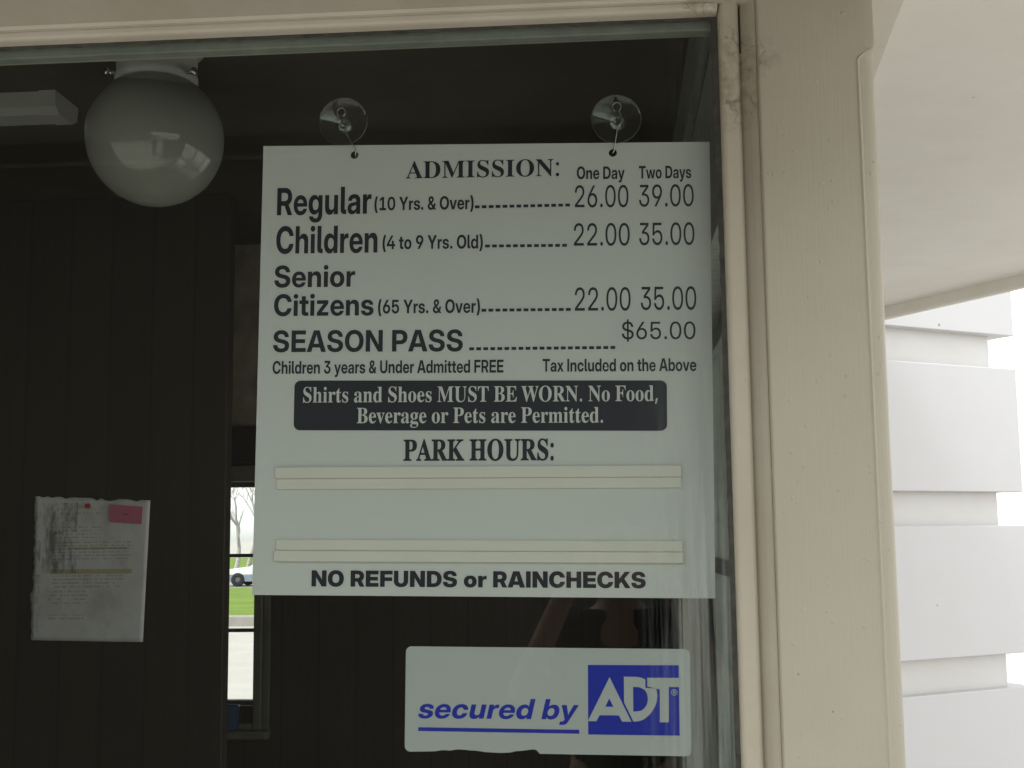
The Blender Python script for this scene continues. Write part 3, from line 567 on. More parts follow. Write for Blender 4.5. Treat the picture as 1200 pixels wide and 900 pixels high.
 ('bold','d'):(0.603,[[250,-11,218,-9,187,-3,159,8,133,23,109,41,88,63,70,88,55,117,43,148,34,183,29,219,27,258,29,297,34,333,43,367,55,398,71,427,89,452,110,474,134,493,160,507,187,518,217,524,249,527,265,526,281,524,296,522,311,518,324,513,337,507,349,499,361,491,372,481,382,470,391,458,399,445,400,445,400,728,554,728,554,0,402,0,402,79,401,79,394,65,385,52,375,40,365,29,353,20,340,12,327,5,313,-1,298,-5,283,-8,267,-10],[291,113,308,114,324,118,339,123,352,131,364,141,375,153,384,166,392,182,399,199,403,217,406,237,407,258,406,280,403,300,399,318,392,335,384,350,375,364,364,376,352,385,339,393,324,399,308,402,291,403,275,402,260,399,247,394,234,386,222,377,212,365,203,352,196,337,190,320,186,301,183,281,182,258,183,236,186,216,190,197,196,180,203,165,212,151,222,140,234,130,247,123,260,117,275,114]]),
 ('bold','n'):(0.592,[[203,284,203,0,49,0,49,516,201,516,201,380,176,380,189,412,206,441,224,466,246,487,270,505,298,517,329,524,363,527,390,525,415,521,438,513,459,503,478,489,494,473,509,455,521,433,530,409,537,383,541,354,542,323,542,0,389,0,389,294,387,317,383,337,376,354,365,369,352,380,337,388,319,393,298,395,285,394,272,392,260,388,248,383,238,376,229,368,221,358,215,347,210,334,206,319,204,302]]),
 ('semi','4'):(0.645,[[21,155,21,275,339,728,493,728,179,276,179,275,623,275,623,155],[383,0,383,192,383,245,383,454,527,454,527,0]]),
 ('semi','t'):(0.373,[[352,516,352,399,9,399,9,516],[98,656,246,656,246,162,247,150,249,140,252,132,257,126,263,122,272,119,283,117,296,116,303,116,310,116,317,116,326,116,334,116,341,116,347,116,352,116,352,0,345,0,336,0,326,0,315,0,303,0,291,0,278,0,266,0,225,2,191,8,162,19,138,34,121,53,108,77,100,105,98,138]]),
 ('semi','9'):(0.645,[[319,738,358,736,394,730,429,720,461,706,490,689,516,668,538,644,558,618,573,588,584,557,590,523,593,487,591,458,586,429,578,400,567,371,553,342,536,310,516,278,493,243,325,0,159,0,390,330,421,330,416,321,410,313,403,304,396,296,387,287,377,279,366,272,354,266,340,261,325,257,307,255,289,254,254,256,222,261,192,270,165,283,139,299,117,318,98,340,82,365,69,393,59,423,54,455,52,489,54,524,61,558,71,589,86,618,105,645,127,669,152,689,180,706,211,720,245,730,281,736],[323,618,305,617,289,614,273,608,259,601,245,592,233,581,223,569,214,555,207,540,202,524,199,507,198,489,199,471,202,454,207,439,214,424,223,410,233,398,245,387,259,378,273,371,289,365,305,362,323,361,340,362,356,365,372,371,386,378,400,387,412,398,422,410,431,424,438,439,443,454,446,471,447,489,446,507,443,524,438,540,431,555,422,569,412,581,400,592,386,601,372,608,356,614,340,617]]),
 ('semi','l'):(0.276,[[220,0,178,2,142,8,113,18,90,33,73,52,60,76,53,106,50,141,50,728,199,728,199,156,199,145,201,136,204,129,208,123,214,119,222,116,231,114,242,113,244,113,247,113,249,113,252,113,255,113,258,113,260,113,263,113,263,0,257,0,252,0,247,0,241,0,236,0,230,0,225,0]]),
 ('semi','d'):(0.600,[[251,-11,218,-9,188,-2,160,8,133,23,110,41,89,63,71,88,55,117,43,149,35,183,29,219,28,258,29,297,35,333,44,367,56,398,71,427,89,452,110,474,134,493,160,507,188,518,218,524,250,527,266,526,282,524,297,521,311,518,325,513,338,506,350,499,362,491,373,481,383,470,392,458,401,445,402,445,402,728,550,728,550,0,403,0,403,79,403,79,395,65,386,52,376,40,366,29,354,20,341,12,328,5,314,-1,299,-5,284,-8,267,-10],[290,110,307,111,323,114,338,120,352,128,365,138,376,150,385,164,394,180,400,197,405,216,407,237,408,258,407,280,405,301,400,319,394,337,385,352,376,366,365,378,352,388,338,396,323,402,307,406,290,407,274,406,258,402,244,397,231,389,219,379,208,368,199,354,192,339,186,321,181,302,179,281,178,258,179,236,181,215,186,196,192,178,199,162,208,149,219,137,231,127,244,120,258,114,274,111]]),
 ('light','5'):(0.645,[[324,-10,290,-8,257,-3,226,6,197,19,171,35,147,54,126,75,108,98,93,124,82,152,75,181,71,213,166,213,169,193,174,175,181,157,191,141,202,126,215,113,230,101,247,91,264,84,283,78,303,74,324,73,347,75,368,79,387,85,405,95,421,106,436,120,448,136,459,153,468,173,474,193,477,215,478,239,477,262,474,284,468,305,460,324,450,341,438,357,424,371,408,382,391,391,372,398,352,402,330,403,302,402,276,397,252,390,230,380,211,367,195,351,182,332,172,311,80,311,105,728,531,728,531,644,191,644,174,416,175,416,193,433,211,448,230,460,251,470,272,477,295,483,318,486,343,487,368,486,391,483,414,477,435,469,455,459,474,447,491,433,507,418,522,400,534,381,545,361,554,339,562,316,567,292,570,266,571,240,569,204,563,171,554,139,540,110,523,84,503,60,480,39,454,22,425,8,394,-2,360,-8]]),
 ('bold','S'):(0.659,[[332,-12,287,-10,245,-4,206,5,171,18,140,34,112,54,89,77,69,104,54,133,43,166,36,201,34,239,188,239,189,221,193,204,199,189,206,175,216,162,228,151,241,141,257,133,274,127,292,122,312,120,334,119,353,119,371,121,388,125,403,130,417,136,430,143,440,151,450,160,457,170,462,182,465,194,466,206,465,217,463,227,459,237,453,245,445,253,436,261,425,268,411,274,396,280,379,286,359,291,338,296,262,312,212,326,168,342,131,363,101,386,78,414,61,444,51,478,48,516,50,548,57,579,68,607,83,633,102,657,125,678,151,696,181,711,214,723,249,732,287,738,328,739,369,737,407,732,443,723,475,711,504,695,530,676,552,655,571,630,586,602,598,571,605,538,608,503,458,503,455,526,447,547,435,565,420,580,401,593,380,602,356,607,329,609,312,608,296,606,281,603,267,598,254,592,242,585,232,577,224,568,217,558,212,547,209,536,208,524,209,513,211,504,215,495,221,487,228,479,237,472,248,466,260,459,275,454,292,448,310,443,331,439,398,424,427,418,453,410,478,402,500,394,521,384,539,374,556,362,571,350,584,337,595,323,604,308,612,292,617,275,622,257,624,238,625,217,623,183,616,151,605,122,590,95,570,71,547,49,520,31,489,16,455,4,417,-5,376,-10]]),
 ('bold','o'):(0.586,[[293,-12,255,-10,219,-3,185,7,154,22,126,40,101,62,79,87,61,116,46,147,36,182,29,218,27,257,29,297,36,334,46,368,61,399,79,428,101,453,126,475,154,494,185,508,219,519,255,525,293,527,331,525,367,519,401,508,432,494,460,475,485,453,507,428,525,399,540,368,550,334,556,297,558,257,556,218,550,182,540,147,525,116,507,87,485,62,460,40,432,22,401,7,367,-3,331,-10],[293,112,309,113,324,116,338,122,351,129,362,139,373,150,382,164,389,179,395,196,400,215,402,235,403,257,402,280,400,300,395,319,389,336,382,352,373,365,362,377,351,386,338,394,324,399,309,403,293,404,277,403,262,399,248,394,235,386,223,377,213,365,204,352,196,337,190,319,186,300,183,280,182,257,183,235,186,215,190,196,196,179,204,164,213,150,223,139,235,129,248,122,262,116,277,113]]),
 ('bold','t'):(0.378,[[357,516,357,396,9,396,9,516],[98,656,251,656,251,165,252,153,254,143,257,135,261,130,268,125,276,122,287,120,300,120,307,120,314,120,322,120,330,120,339,120,346,120,352,120,357,120,357,0,350,0,341,0,331,0,319,0,307,0,294,0,281,0,269,0,227,2,192,8,162,19,139,34,121,53,108,77,100,106,98,140]]),
 ('bold','z'):(0.530,[[47,0,47,102,298,393,298,395,47,395,47,516,479,516,479,408,233,122,233,120,483,120,483,0]]),
 ('bold','s'):(0.527,[[269,-13,235,-11,204,-7,174,-1,147,8,121,20,99,34,79,50,61,69,47,89,36,112,29,137,25,163,176,163,179,148,185,135,193,123,203,114,216,106,231,100,247,97,266,95,284,96,300,99,314,103,326,109,335,117,342,126,346,135,347,146,346,155,343,163,338,170,330,176,321,182,310,187,297,191,282,194,191,211,155,220,124,231,98,246,76,264,59,284,46,307,39,333,37,362,38,386,43,409,52,429,64,449,79,466,96,482,117,495,141,506,167,515,196,521,227,525,260,526,293,525,325,521,353,514,380,505,404,493,426,479,444,463,460,444,472,424,482,401,487,377,490,351,348,351,346,365,342,377,335,389,324,399,312,408,298,414,282,418,265,419,248,418,233,415,221,411,210,404,201,397,194,388,191,379,189,369,190,360,193,352,198,345,205,338,214,333,224,328,236,324,249,320,350,301,386,293,418,282,444,268,466,252,482,233,494,212,501,188,503,161,501,135,495,112,486,90,473,69,457,51,438,35,416,21,391,9,364,0,334,-7,302,-11]]),
 ('semi','6'):(0.645,[[326,-11,287,-9,250,-3,216,7,184,21,155,39,129,59,106,83,87,110,72,139,61,171,54,204,52,240,54,270,58,299,66,328,77,356,91,386,109,417,128,450,151,484,319,728,485,728,254,398,223,398,229,406,235,415,242,423,249,432,258,440,268,448,279,455,291,462,305,467,320,471,337,473,356,474,390,472,423,466,452,457,480,444,505,428,527,409,547,387,563,362,576,335,585,305,591,273,593,239,590,203,584,170,573,138,559,109,540,83,518,59,493,39,465,21,433,7,400,-3,364,-9],[322,110,339,111,356,114,371,119,386,127,399,136,411,147,422,159,430,173,438,188,443,204,446,221,447,239,446,256,443,273,438,289,430,304,422,318,411,330,399,341,386,350,371,357,356,362,339,365,322,366,305,365,288,362,273,357,258,350,245,341,233,330,223,318,214,304,207,289,202,273,199,256,198,239,199,221,202,204,207,188,214,173,223,159,233,147,245,136,258,127,273,119,288,114,305,111]]),
 ('semi','5'):(0.645,[[322,-11,284,-9,248,-4,215,6,184,18,155,35,130,54,107,76,88,101,73,128,61,158,53,190,49,225,195,225,197,208,201,193,206,179,214,165,223,153,233,142,245,132,259,124,273,117,289,113,305,110,323,109,341,110,357,113,373,118,388,126,401,135,412,146,423,159,431,173,438,188,443,205,446,223,447,242,446,261,443,279,438,296,432,311,423,326,413,338,402,349,389,359,374,366,359,372,343,375,325,376,303,375,282,371,263,365,245,356,230,345,217,332,207,318,200,301,59,301,81,728,551,728,551,603,218,603,205,436,206,436,221,449,236,461,253,470,271,478,290,484,310,489,331,491,353,492,377,491,400,488,423,482,445,474,467,464,486,452,505,438,522,422,538,404,552,385,564,365,575,343,583,320,589,296,592,271,594,246,591,209,585,175,575,143,560,113,541,85,519,61,494,40,465,22,433,8,399,-3,361,-9]]),
 ('bold','E'):(0.612,[[51,0,51,728,581,728,581,591,212,591,212,433,553,433,553,300,212,300,212,137,581,137,581,0]]),
 ('bold','A'):(0.723,[[4,0,257,728,466,728,719,0,541,0,433,340,422,377,411,415,399,453,388,491,377,531,365,573,353,617,340,663,384,663,371,617,358,573,346,531,335,491,323,453,312,415,300,377,289,340,177,0],[170,151,170,278,554,278,554,151]]),
 ('bold','O'):(0.747,[[374,-12,326,-9,281,0,238,14,197,34,160,59,127,89,99,123,74,163,54,207,40,255,31,307,29,363,31,420,40,472,54,521,74,565,99,604,127,639,160,669,197,694,238,714,281,728,326,736,374,739,421,736,467,728,510,714,550,694,587,669,620,639,648,604,673,565,693,521,707,472,716,420,719,363,716,307,707,255,693,207,673,163,648,123,620,88,587,58,550,33,510,14,467,0,421,-9],[374,129,400,131,425,136,448,145,470,157,489,172,506,190,521,212,534,237,544,264,551,294,556,327,557,363,556,399,551,433,544,463,534,491,521,515,506,537,489,556,470,571,448,583,425,591,400,597,374,598,347,597,323,591,299,583,278,571,258,556,241,537,226,515,213,491,203,463,196,433,192,399,190,363,192,327,196,294,203,264,213,237,226,212,241,190,258,172,278,157,299,145,323,136,347,131]]),
 ('bold','N'):(0.728,[[51,0,51,728,219,728,442,372,448,363,454,352,462,339,470,325,478,310,487,295,496,279,505,262,514,245,523,229,532,213,540,198,522,155,521,173,520,192,519,213,519,235,518,257,518,278,517,300,517,320,516,340,516,357,516,372,516,385,516,728,676,728,676,0,508,0,305,323,298,335,290,348,281,363,272,379,261,397,250,416,239,436,227,458,214,480,202,503,189,526,176,550,205,566,206,539,207,514,209,489,209,465,210,442,211,420,211,400,211,381,211,364,212,348,212,335,212,324,212,0]]),
 ('bold','P'):(0.635,[[51,0,51,728,343,728,383,726,420,720,454,711,486,698,514,682,539,662,561,640,579,614,594,586,604,555,610,522,612,486,610,450,604,417,593,386,579,358,561,332,539,310,514,290,485,274,453,261,418,252,381,246,341,244,141,244,141,378,332,378,350,379,367,381,383,386,398,391,411,399,422,407,432,417,440,429,447,441,451,455,454,470,455,486,454,502,451,517,447,531,440,543,432,555,422,565,411,573,398,580,383,586,367,590,350,593,332,594,212,594,212,0]]),
 ('plain','$'):(0.621,[[270,-108,270,836,350,836,350,-108],[315,-12,274,-10,236,-4,200,5,168,18,138,35,112,55,90,77,71,104,57,133,46,164,40,198,37,235,136,235,138,211,142,189,149,168,158,149,170,133,184,118,200,105,219,95,240,86,263,80,288,77,316,76,340,76,364,79,385,84,405,91,423,99,439,109,452,120,464,133,473,147,480,163,484,180,485,198,484,212,482,225,477,237,471,248,463,259,453,269,440,278,426,286,409,294,390,302,368,308,343,315,263,334,211,349,167,366,131,385,102,408,80,433,65,461,55,493,52,529,54,560,60,589,70,615,84,640,101,662,122,682,146,699,173,713,203,725,235,733,270,738,307,739,344,738,379,732,411,724,441,712,468,696,491,678,512,657,529,633,543,606,554,577,560,545,563,511,467,511,463,542,453,570,439,594,420,614,396,631,369,642,339,649,305,652,283,651,262,648,243,643,225,637,208,628,193,619,180,608,169,595,161,581,154,566,151,551,149,534,150,521,153,508,158,497,164,486,172,477,182,467,195,459,209,451,226,443,246,436,268,429,292,423,372,403,399,396,423,389,445,380,466,371,485,362,502,351,518,340,532,328,544,316,554,302,563,288,570,273,576,256,580,239,582,221,583,203,581,172,575,142,564,115,550,90,532,67,510,47,485,30,456,15,425,3,391,-5,354,-10]]),
 ('plain','6'):(0.645,[[323,-12,288,-10,254,-4,223,6,194,20,168,37,144,58,124,81,107,108,93,137,83,168,77,201,75,237,77,265,82,293,91,322,103,352,119,384,139,419,163,457,191,498,355,728,464,728,211,383,204,383,209,393,215,403,222,413,230,423,238,433,248,442,260,450,272,457,286,463,302,467,320,470,340,470,372,468,403,463,432,453,458,440,483,423,505,404,524,382,540,356,553,329,562,299,568,267,570,233,568,198,562,166,552,135,538,106,521,80,501,57,477,37,451,20,422,6,391,-4,358,-10],[322,73,343,74,363,78,382,85,400,94,416,106,431,120,444,135,455,152,463,171,470,191,474,211,475,233,474,255,470,276,463,295,455,313,444,330,431,345,416,359,400,370,382,379,363,386,343,390,322,391,301,390,281,386,262,379,244,370,228,359,213,345,201,330,190,313,181,295,175,276,171,255,170,233,171,211,175,191,181,171,190,152,201,135,213,120,228,106,244,94,262,85,281,78,301,74]]),
 ('plain','5'):(0.645,[[324,-10,290,-8,257,-3,226,6,197,19,170,35,146,54,125,75,107,99,92,125,81,152,74,182,70,213,167,213,170,194,175,175,182,158,192,142,203,127,216,114,231,102,247,93,265,85,284,79,303,76,324,75,347,76,367,80,387,87,404,96,421,107,435,121,447,137,458,154,466,173,473,194,476,216,477,239,476,262,473,284,467,304,459,323,449,341,437,356,423,370,407,381,390,391,371,397,351,401,330,402,302,401,276,397,252,389,231,379,212,366,196,350,183,332,173,311,80,311,104,728,531,728,531,642,192,642,175,417,176,417,194,434,212,448,231,460,252,470,273,478,295,483,319,486,343,487,368,486,392,483,414,477,435,469,456,459,474,447,492,433,508,418,522,400,535,382,546,361,555,339,562,316,568,292,571,267,572,240,570,205,564,171,554,140,541,110,524,84,504,60,480,39,454,22,425,8,394,-2,360,-8]]),
 ('plain','.'):(0.269,[[136,-8,124,-7,112,-4,101,2,91,11,82,20,77,31,73,43,72,56,73,69,77,81,82,92,91,102,101,110,112,116,124,120,136,121,150,120,162,116,173,110,183,102,191,92,197,81,200,69,201,56,200,43,197,31,191,20,183,11,173,2,162,-4,150,-7]]),
 ('plain','0'):(0.645,[[322,-12,283,-9,246,0,211,14,180,34,152,60,127,90,106,125,88,164,74,208,64,256,58,308,56,363,58,419,64,471,74,519,88,563,106,603,127,638,152,668,180,693,211,713,246,728,283,736,322,739,362,736,399,728,433,713,465,693,493,668,518,638,539,603,557,563,571,519,581,471,587,419,589,363,587,308,581,256,571,208,557,164,539,125,518,90,493,60,465,34,433,14,399,0,362,-9],[322,73,348,76,373,82,395,93,415,108,434,128,450,151,464,178,475,208,484,242,491,280,495,320,496,363,495,407,491,447,484,485,475,519,464,550,450,576,434,600,415,619,395,634,373,645,348,652,322,654,296,652,272,645,249,634,229,619,211,600,195,576,181,550,169,519,160,485,154,447,150,407,148,363,150,320,154,280,160,242,169,208,181,178,195,151,211,128,229,108,249,93,272,82,296,76]]),
 ('semi','C'):(0.726,[[376,-12,328,-9,282,0,239,14,198,34,161,59,128,89,99,124,75,163,55,207,41,255,32,307,30,363,32,420,41,472,55,520,75,564,99,604,128,639,161,669,198,694,238,714,282,728,328,736,376,739,408,738,438,734,468,729,496,720,522,710,548,697,571,682,593,666,613,647,632,627,648,604,663,580,675,555,685,528,693,499,698,469,541,469,538,485,533,499,527,513,521,526,513,538,505,549,495,559,485,568,474,576,463,583,450,589,437,594,423,597,409,600,394,602,378,602,349,601,322,595,297,586,275,573,254,557,237,538,222,516,209,490,199,462,192,432,187,399,186,363,187,328,192,295,199,265,209,237,221,212,237,190,254,170,275,154,297,142,322,132,349,127,378,125,394,126,409,127,423,130,437,134,450,139,462,145,474,152,485,160,495,169,504,179,513,190,520,201,527,214,533,228,538,242,541,257,698,257,693,227,685,199,675,172,662,146,648,123,632,100,613,80,593,62,571,45,547,30,522,18,496,7,467,-1,438,-7,408,-11]]),
 ('semi','h'):(0.589,[[199,285,199,0,50,0,50,728,199,728,199,381,172,381,185,413,202,442,220,467,242,488,266,505,293,517,324,524,358,527,385,525,410,521,433,513,454,503,473,489,490,473,504,455,516,433,526,410,533,383,537,354,538,323,538,0,390,0,390,295,388,319,384,340,376,357,366,372,352,384,336,392,318,397,297,398,283,398,270,395,257,392,246,386,235,380,226,371,218,361,211,349,206,336,202,321,199,304]]),
 ('semi','i'):(0.249,[[50,0,50,516,199,516,199,0],[124,577,107,579,91,583,76,590,64,600,53,612,46,625,41,640,40,656,41,672,46,687,53,700,64,712,76,722,91,729,107,733,124,734,141,733,157,729,172,722,185,712,195,700,202,687,207,672,208,656,207,640,202,625,195,612,184,600,172,590,157,583,142,579]]),
 ('semi','3'):(0.645,[[320,-12,277,-10,238,-3,201,8,169,23,139,41,114,63,92,87,74,115,60,144,50,175,44,207,42,241,190,241,191,222,194,204,199,187,206,172,215,158,225,145,237,134,251,125,266,118,283,113,300,110,319,109,337,110,354,113,370,118,384,124,398,133,410,143,420,154,428,168,435,182,440,197,443,214,444,231,443,248,440,264,434,279,427,292,418,304,406,315,393,324,379,332,362,338,344,342,325,344,304,345,204,345,204,438,376,602,376,603,83,603,83,728,558,728,558,608,328,393,328,426,371,427,410,425,445,419,476,409,504,395,528,379,548,359,565,337,578,312,587,285,592,257,594,226,592,192,586,161,575,131,560,103,541,77,519,55,493,35,464,19,432,5,398,-4,360,-10]]),
 ('semi','U'):(0.704,[[352,-12,308,-10,267,-3,229,7,193,22,162,40,133,62,109,87,89,115,72,146,61,180,54,216,51,254,51,728,203,728,203,266,204,246,208,227,213,209,222,192,232,177,244,163,258,151,274,141,291,133,310,127,330,123,352,122,374,123,395,127,413,133,431,141,447,151,461,163,473,177,483,192,491,209,497,227,500,246,501,266,501,728,653,728,653,254,651,216,644,180,632,146,616,115,595,87,571,62,543,40,511,22,476,7,437,-3,396,-10]]),
 ('semi','A'):(0.718,[[4,0,258,728,459,728,714,0,542,0,430,347,419,383,408,420,397,457,386,494,375,533,363,575,351,618,338,664,381,664,368,618,355,575,343,533,332,494,321,457,309,420,298,383,287,347,172,0],[168,155,168,279,550,279,550,155]]),
 ('semi','m'):(0.887,[[50,0,50,516,193,516,193,399,185,399,192,419,201,438,211,455,223,470,236,484,250,495,265,505,281,513,297,519,314,523,332,526,350,527,378,524,405,518,430,507,452,493,472,474,487,452,498,427,505,399,490,399,496,418,503,436,513,452,525,467,538,481,552,493,568,503,586,511,604,518,623,523,643,526,664,527,688,525,711,521,733,514,753,505,771,493,788,478,802,461,815,442,825,420,832,396,836,370,837,342,837,0,689,0,689,313,687,335,683,353,675,369,664,381,651,391,637,398,621,403,603,404,590,403,578,401,567,397,557,392,547,386,539,378,532,369,526,359,521,348,518,336,516,323,515,309,515,0,372,0,372,317,371,336,366,353,359,368,349,381,336,391,322,398,306,403,288,404,276,403,265,401,254,398,243,392,233,386,225,378,217,369,211,358,205,346,202,333,199,319,199,304,199,0]]),
 ('semi','F'):(0.584,[[53,0,53,728,562,728,562,595,208,595,208,420,539,420,539,292,208,292,208,0]]),
 ('semi','R'):(0.652,[[53,0,53,728,346,728,386,726,423,720,457,711,488,698,517,682,542,663,563,641,581,615,595,587,605,556,612,523,614,487,611,452,605,420,594,390,579,362,560,337,538,315,512,296,483,280,451,268,415,259,377,254,337,252,146,252,146,376,336,376,355,377,372,379,388,384,403,390,416,397,428,406,438,417,446,429,453,442,458,456,461,471,462,487,461,504,458,519,453,533,446,546,438,558,428,568,416,577,403,585,388,591,372,595,355,598,336,599,208,599,208,0],[464,0,299,329,461,329,630,0]]),
 ('semi','E'):(0.610,[[53,0,53,728,579,728,579,595,208,595,208,432,551,432,551,302,208,302,208,133,579,133,579,0]]),
 ('semi','x'):(0.539,[[5,0,213,296,209,233,18,516,180,516,223,446,233,429,242,413,251,397,260,382,269,367,278,351,286,336,295,320,249,320,258,336,267,351,276,367,284,382,293,397,303,413,312,429,322,446,366,516,526,516,330,233,332,297,534,0,372,0,323,76,313,92,304,108,295,123,286,138,277,153,269,168,260,183,251,198,291,198,282,183,273,168,264,153,255,138,246,123,237,108,227,92,217,76,167,0]]),
 ('semi','I'):(0.261,[[53,0,53,728,208,728,208,0]]),
 ('semi','c'):(0.558,[[288,-12,250,-10,215,-3,182,7,152,22,124,41,99,63,78,88,60,117,46,148,36,182,30,219,28,257,30,296,36,333,46,367,60,398,78,427,99,452,124,475,152,493,182,508,215,519,250,525,288,527,313,526,337,524,361,519,383,512,404,504,423,494,442,482,458,469,474,455,487,439,499,422,510,404,519,385,525,364,530,343,532,321,389,321,387,330,385,339,382,348,378,356,374,364,369,371,364,378,358,384,351,389,344,394,337,398,328,401,320,404,310,406,301,407,290,408,273,407,258,403,243,397,230,389,218,379,208,367,199,353,191,337,185,320,181,301,179,280,178,257,179,235,181,215,185,196,191,178,199,162,208,148,218,136,230,126,243,118,258,113,273,109,290,108,301,108,310,110,320,111,328,114,336,118,344,122,351,126,357,132,363,138,368,145,373,152,377,160,381,168,384,177,386,186,388,196,532,196,530,174,526,153,520,132,511,113,501,95,489,77,476,62,460,47,443,34,425,22,405,12,384,4,361,-3,338,-8,314,-11]]),
 ('semi','u'):(0.589,[[230,-11,204,-9,179,-5,156,3,135,13,116,26,99,42,84,61,72,82,63,106,56,133,51,161,50,192,50,516,199,516,199,221,200,197,205,176,212,158,223,144,237,132,252,124,271,119,291,117,306,118,319,120,331,124,343,129,353,136,362,144,370,155,377,166,383,180,387,195,389,212,390,230,390,516,538,516,538,0,392,0,392,135,417,135,403,103,387,74,368,49,347,28,323,11,295,-1,264,-8]]),
 ('semi','b'):(0.600,[[349,-11,333,-10,317,-8,301,-5,287,-1,272,5,259,12,246,20,235,29,224,40,214,52,205,65,197,79,197,79,197,0,50,0,50,728,199,728,199,445,199,445,208,458,217,470,228,481,238,491,250,499,262,506,275,513,289,518,303,521,319,524,334,526,351,527,383,524,412,518,440,507,466,493,490,474,511,452,529,427,544,398,557,367,565,333,571,297,572,258,571,219,566,183,557,149,545,117,530,88,512,63,491,41,467,23,441,8,413,-2,382,-9],[310,110,327,111,342,114,357,120,370,127,381,137,392,149,401,162,409,178,415,196,419,215,421,236,422,258,421,281,419,302,415,321,409,339,401,354,392,368,381,379,370,389,357,397,342,402,327,406,310,407,293,406,277,402,262,396,248,388,236,378,224,366,215,352,207,337,200,319,196,301,193,280,192,258,193,237,196,216,200,197,207,180,215,164,224,150,236,138,248,128,262,120,277,114,293,111]]),
 ('serif','h'):(0.567,[[27,0,27,24,40,25,52,28,60,32,67,38,72,46,75,56,77,68,78,83,78,594,77,608,76,621,72,631,68,639,62,645,53,650,42,653,28,655,28,678,220,678,220,397,250,431,284,455,321,469,362,474,419,464,460,434,484,385,492,315,492,83,493,69,494,56,498,46,502,38,508,33,517,28,528,25,541,24,541,0,301,0,301,24,308,24,326,28,340,39,347,57,350,83,350,323,349,342,348,359,345,373,341,384,335,393,327,399,316,403,302,404,279,401,258,391,238,374,220,350,220,83,221,69,222,56,225,46,229,38,235,33,244,28,255,25,268,24,268,0]]),
 ('serif','i'):(0.295,[[150,539,135,540,121,544,108,551,96,560,87,572,80,585,76,599,75,614,76,629,80,644,87,656,96,668,108,678,121,684,135,689,150,690,165,689,179,684,192,678,204,668,213,656,220,644,224,629,225,614,224,599,220,585,213,572,203,560,191,551,179,544,165,540],[27,0,27,24,41,26,52,28,61,33,68,38,72,45,75,55,77,68,78,83,78,375,77,392,76,406,73,416,70,424,64,429,55,433,44,436,30,437,31,462,221,462,221,83,222,69,223,56,226,47,230,39,236,33,244,29,255,26,268,24,268,0]]),
 ('serif','r'):(0.428,[[27,0,27,24,41,26,52,28,61,33,68,38,72,45,75,55,77,68,78,83,78,375,77,392,76,406,73,417,69,424,63,430,55,433,44,436,30,437,31,462,217,462,217,375,231,398,245,417,261,434,278,448,296,460,313,468,330,472,347,474,367,473,384,469,398,462,410,452,419,441,426,428,430,413,431,396,430,382,427,370,421,359,414,349,405,341,394,336,382,332,369,331,357,332,346,334,338,338,330,344,324,350,319,357,313,364,308,372,303,379,296,383,289,386,281,387,271,385,260,380,251,372,241,360,233,345,227,327,223,308,222,286,222,83,223,67,226,55,230,45,236,38,246,32,258,28,274,26,294,24,294,0]]),
 ('serif','t'):(0.340,[[184,-14,156,-12,132,-7,113,3,98,16,87,32,78,53,74,77,72,106,72,415,30,415,30,446,59,474,85,500,109,526,131,550,150,572,167,593,181,613,192,631,215,631,215,462,309,462,309,415,215,415,215,122,215,107,217,95,219,84,222,76,227,69,233,64,241,61,250,60,267,63,282,73,295,89,307,111,331,98,305,49,271,14,231,-7]]),
 ('serif','s'):(0.429,[[225,-15,204,-14,181,-9,156,-2,129,9,124,11,120,12,114,13,109,13,98,11,89,7,81,-2,76,-13,53,-13,53,157,79,157,87,127,98,101,112,78,129,58,148,42,167,31,188,24,209,22,226,23,242,26,255,32,266,40,275,49,281,60,285,73,286,87,283,107,272,125,256,142,232,156,159,193,135,206,114,221,96,236,81,252,70,269,62,288,57,307,55,328,58,358,65,386,78,411,96,433,119,451,146,464,176,472,210,475,218,475,227,474,237,472,247,471,258,468,270,465,282,462,296,458,299,457,301,457,304,456,307,456,310,455,312,454,315,454,317,454,325,455,332,459,338,466,343,475,363,475,363,330,340,330,331,355,320,378,307,397,292,412,276,425,259,434,241,439,222,441,207,440,194,437,182,432,173,426,166,417,160,408,157,397,156,386,157,374,160,364,165,354,172,346,180,338,191,330,203,323,218,315,285,282,309,269,329,255,346,241,360,226,370,208,377,189,382,166,383,141,380,107,372,77,359,50,340,27,316,9,289,-4,259,-12]]),
 ('serif','a'):(0.512,[[379,-15,346,-11,321,2,305,23,298,52,263,24,225,3,185,-9,142,-13,117,-11,95,-6,76,4,60,17,47,33,38,51,32,72,30,94,34,126,46,154,66,180,94,202,131,223,177,244,232,264,296,283,296,359,295,379,292,395,286,409,278,420,268,429,254,435,239,439,220,440,192,438,171,432,159,422,155,408,156,404,158,398,163,391,169,382,175,372,180,362,182,353,183,344,182,331,178,320,172,309,163,300,153,293,142,288,129,285,115,284,100,285,87,289,76,294,66,302,59,313,53,324,50,337,49,352,51,369,55,385,63,400,74,414,87,428,103,439,121,449,141,458,163,465,188,470,213,473,241,474,291,472,332,464,366,452,392,435,411,413,425,385,433,352,436,313,436,93,436,81,437,72,438,64,439,59,441,56,444,53,448,52,453,51,458,52,464,54,470,57,477,62,490,41,465,16,438,-1,409,-12],[225,50,232,51,240,53,249,56,259,61,269,67,278,75,287,84,296,94,296,252,244,234,206,206,184,170,176,125,179,92,188,69,204,55]]),
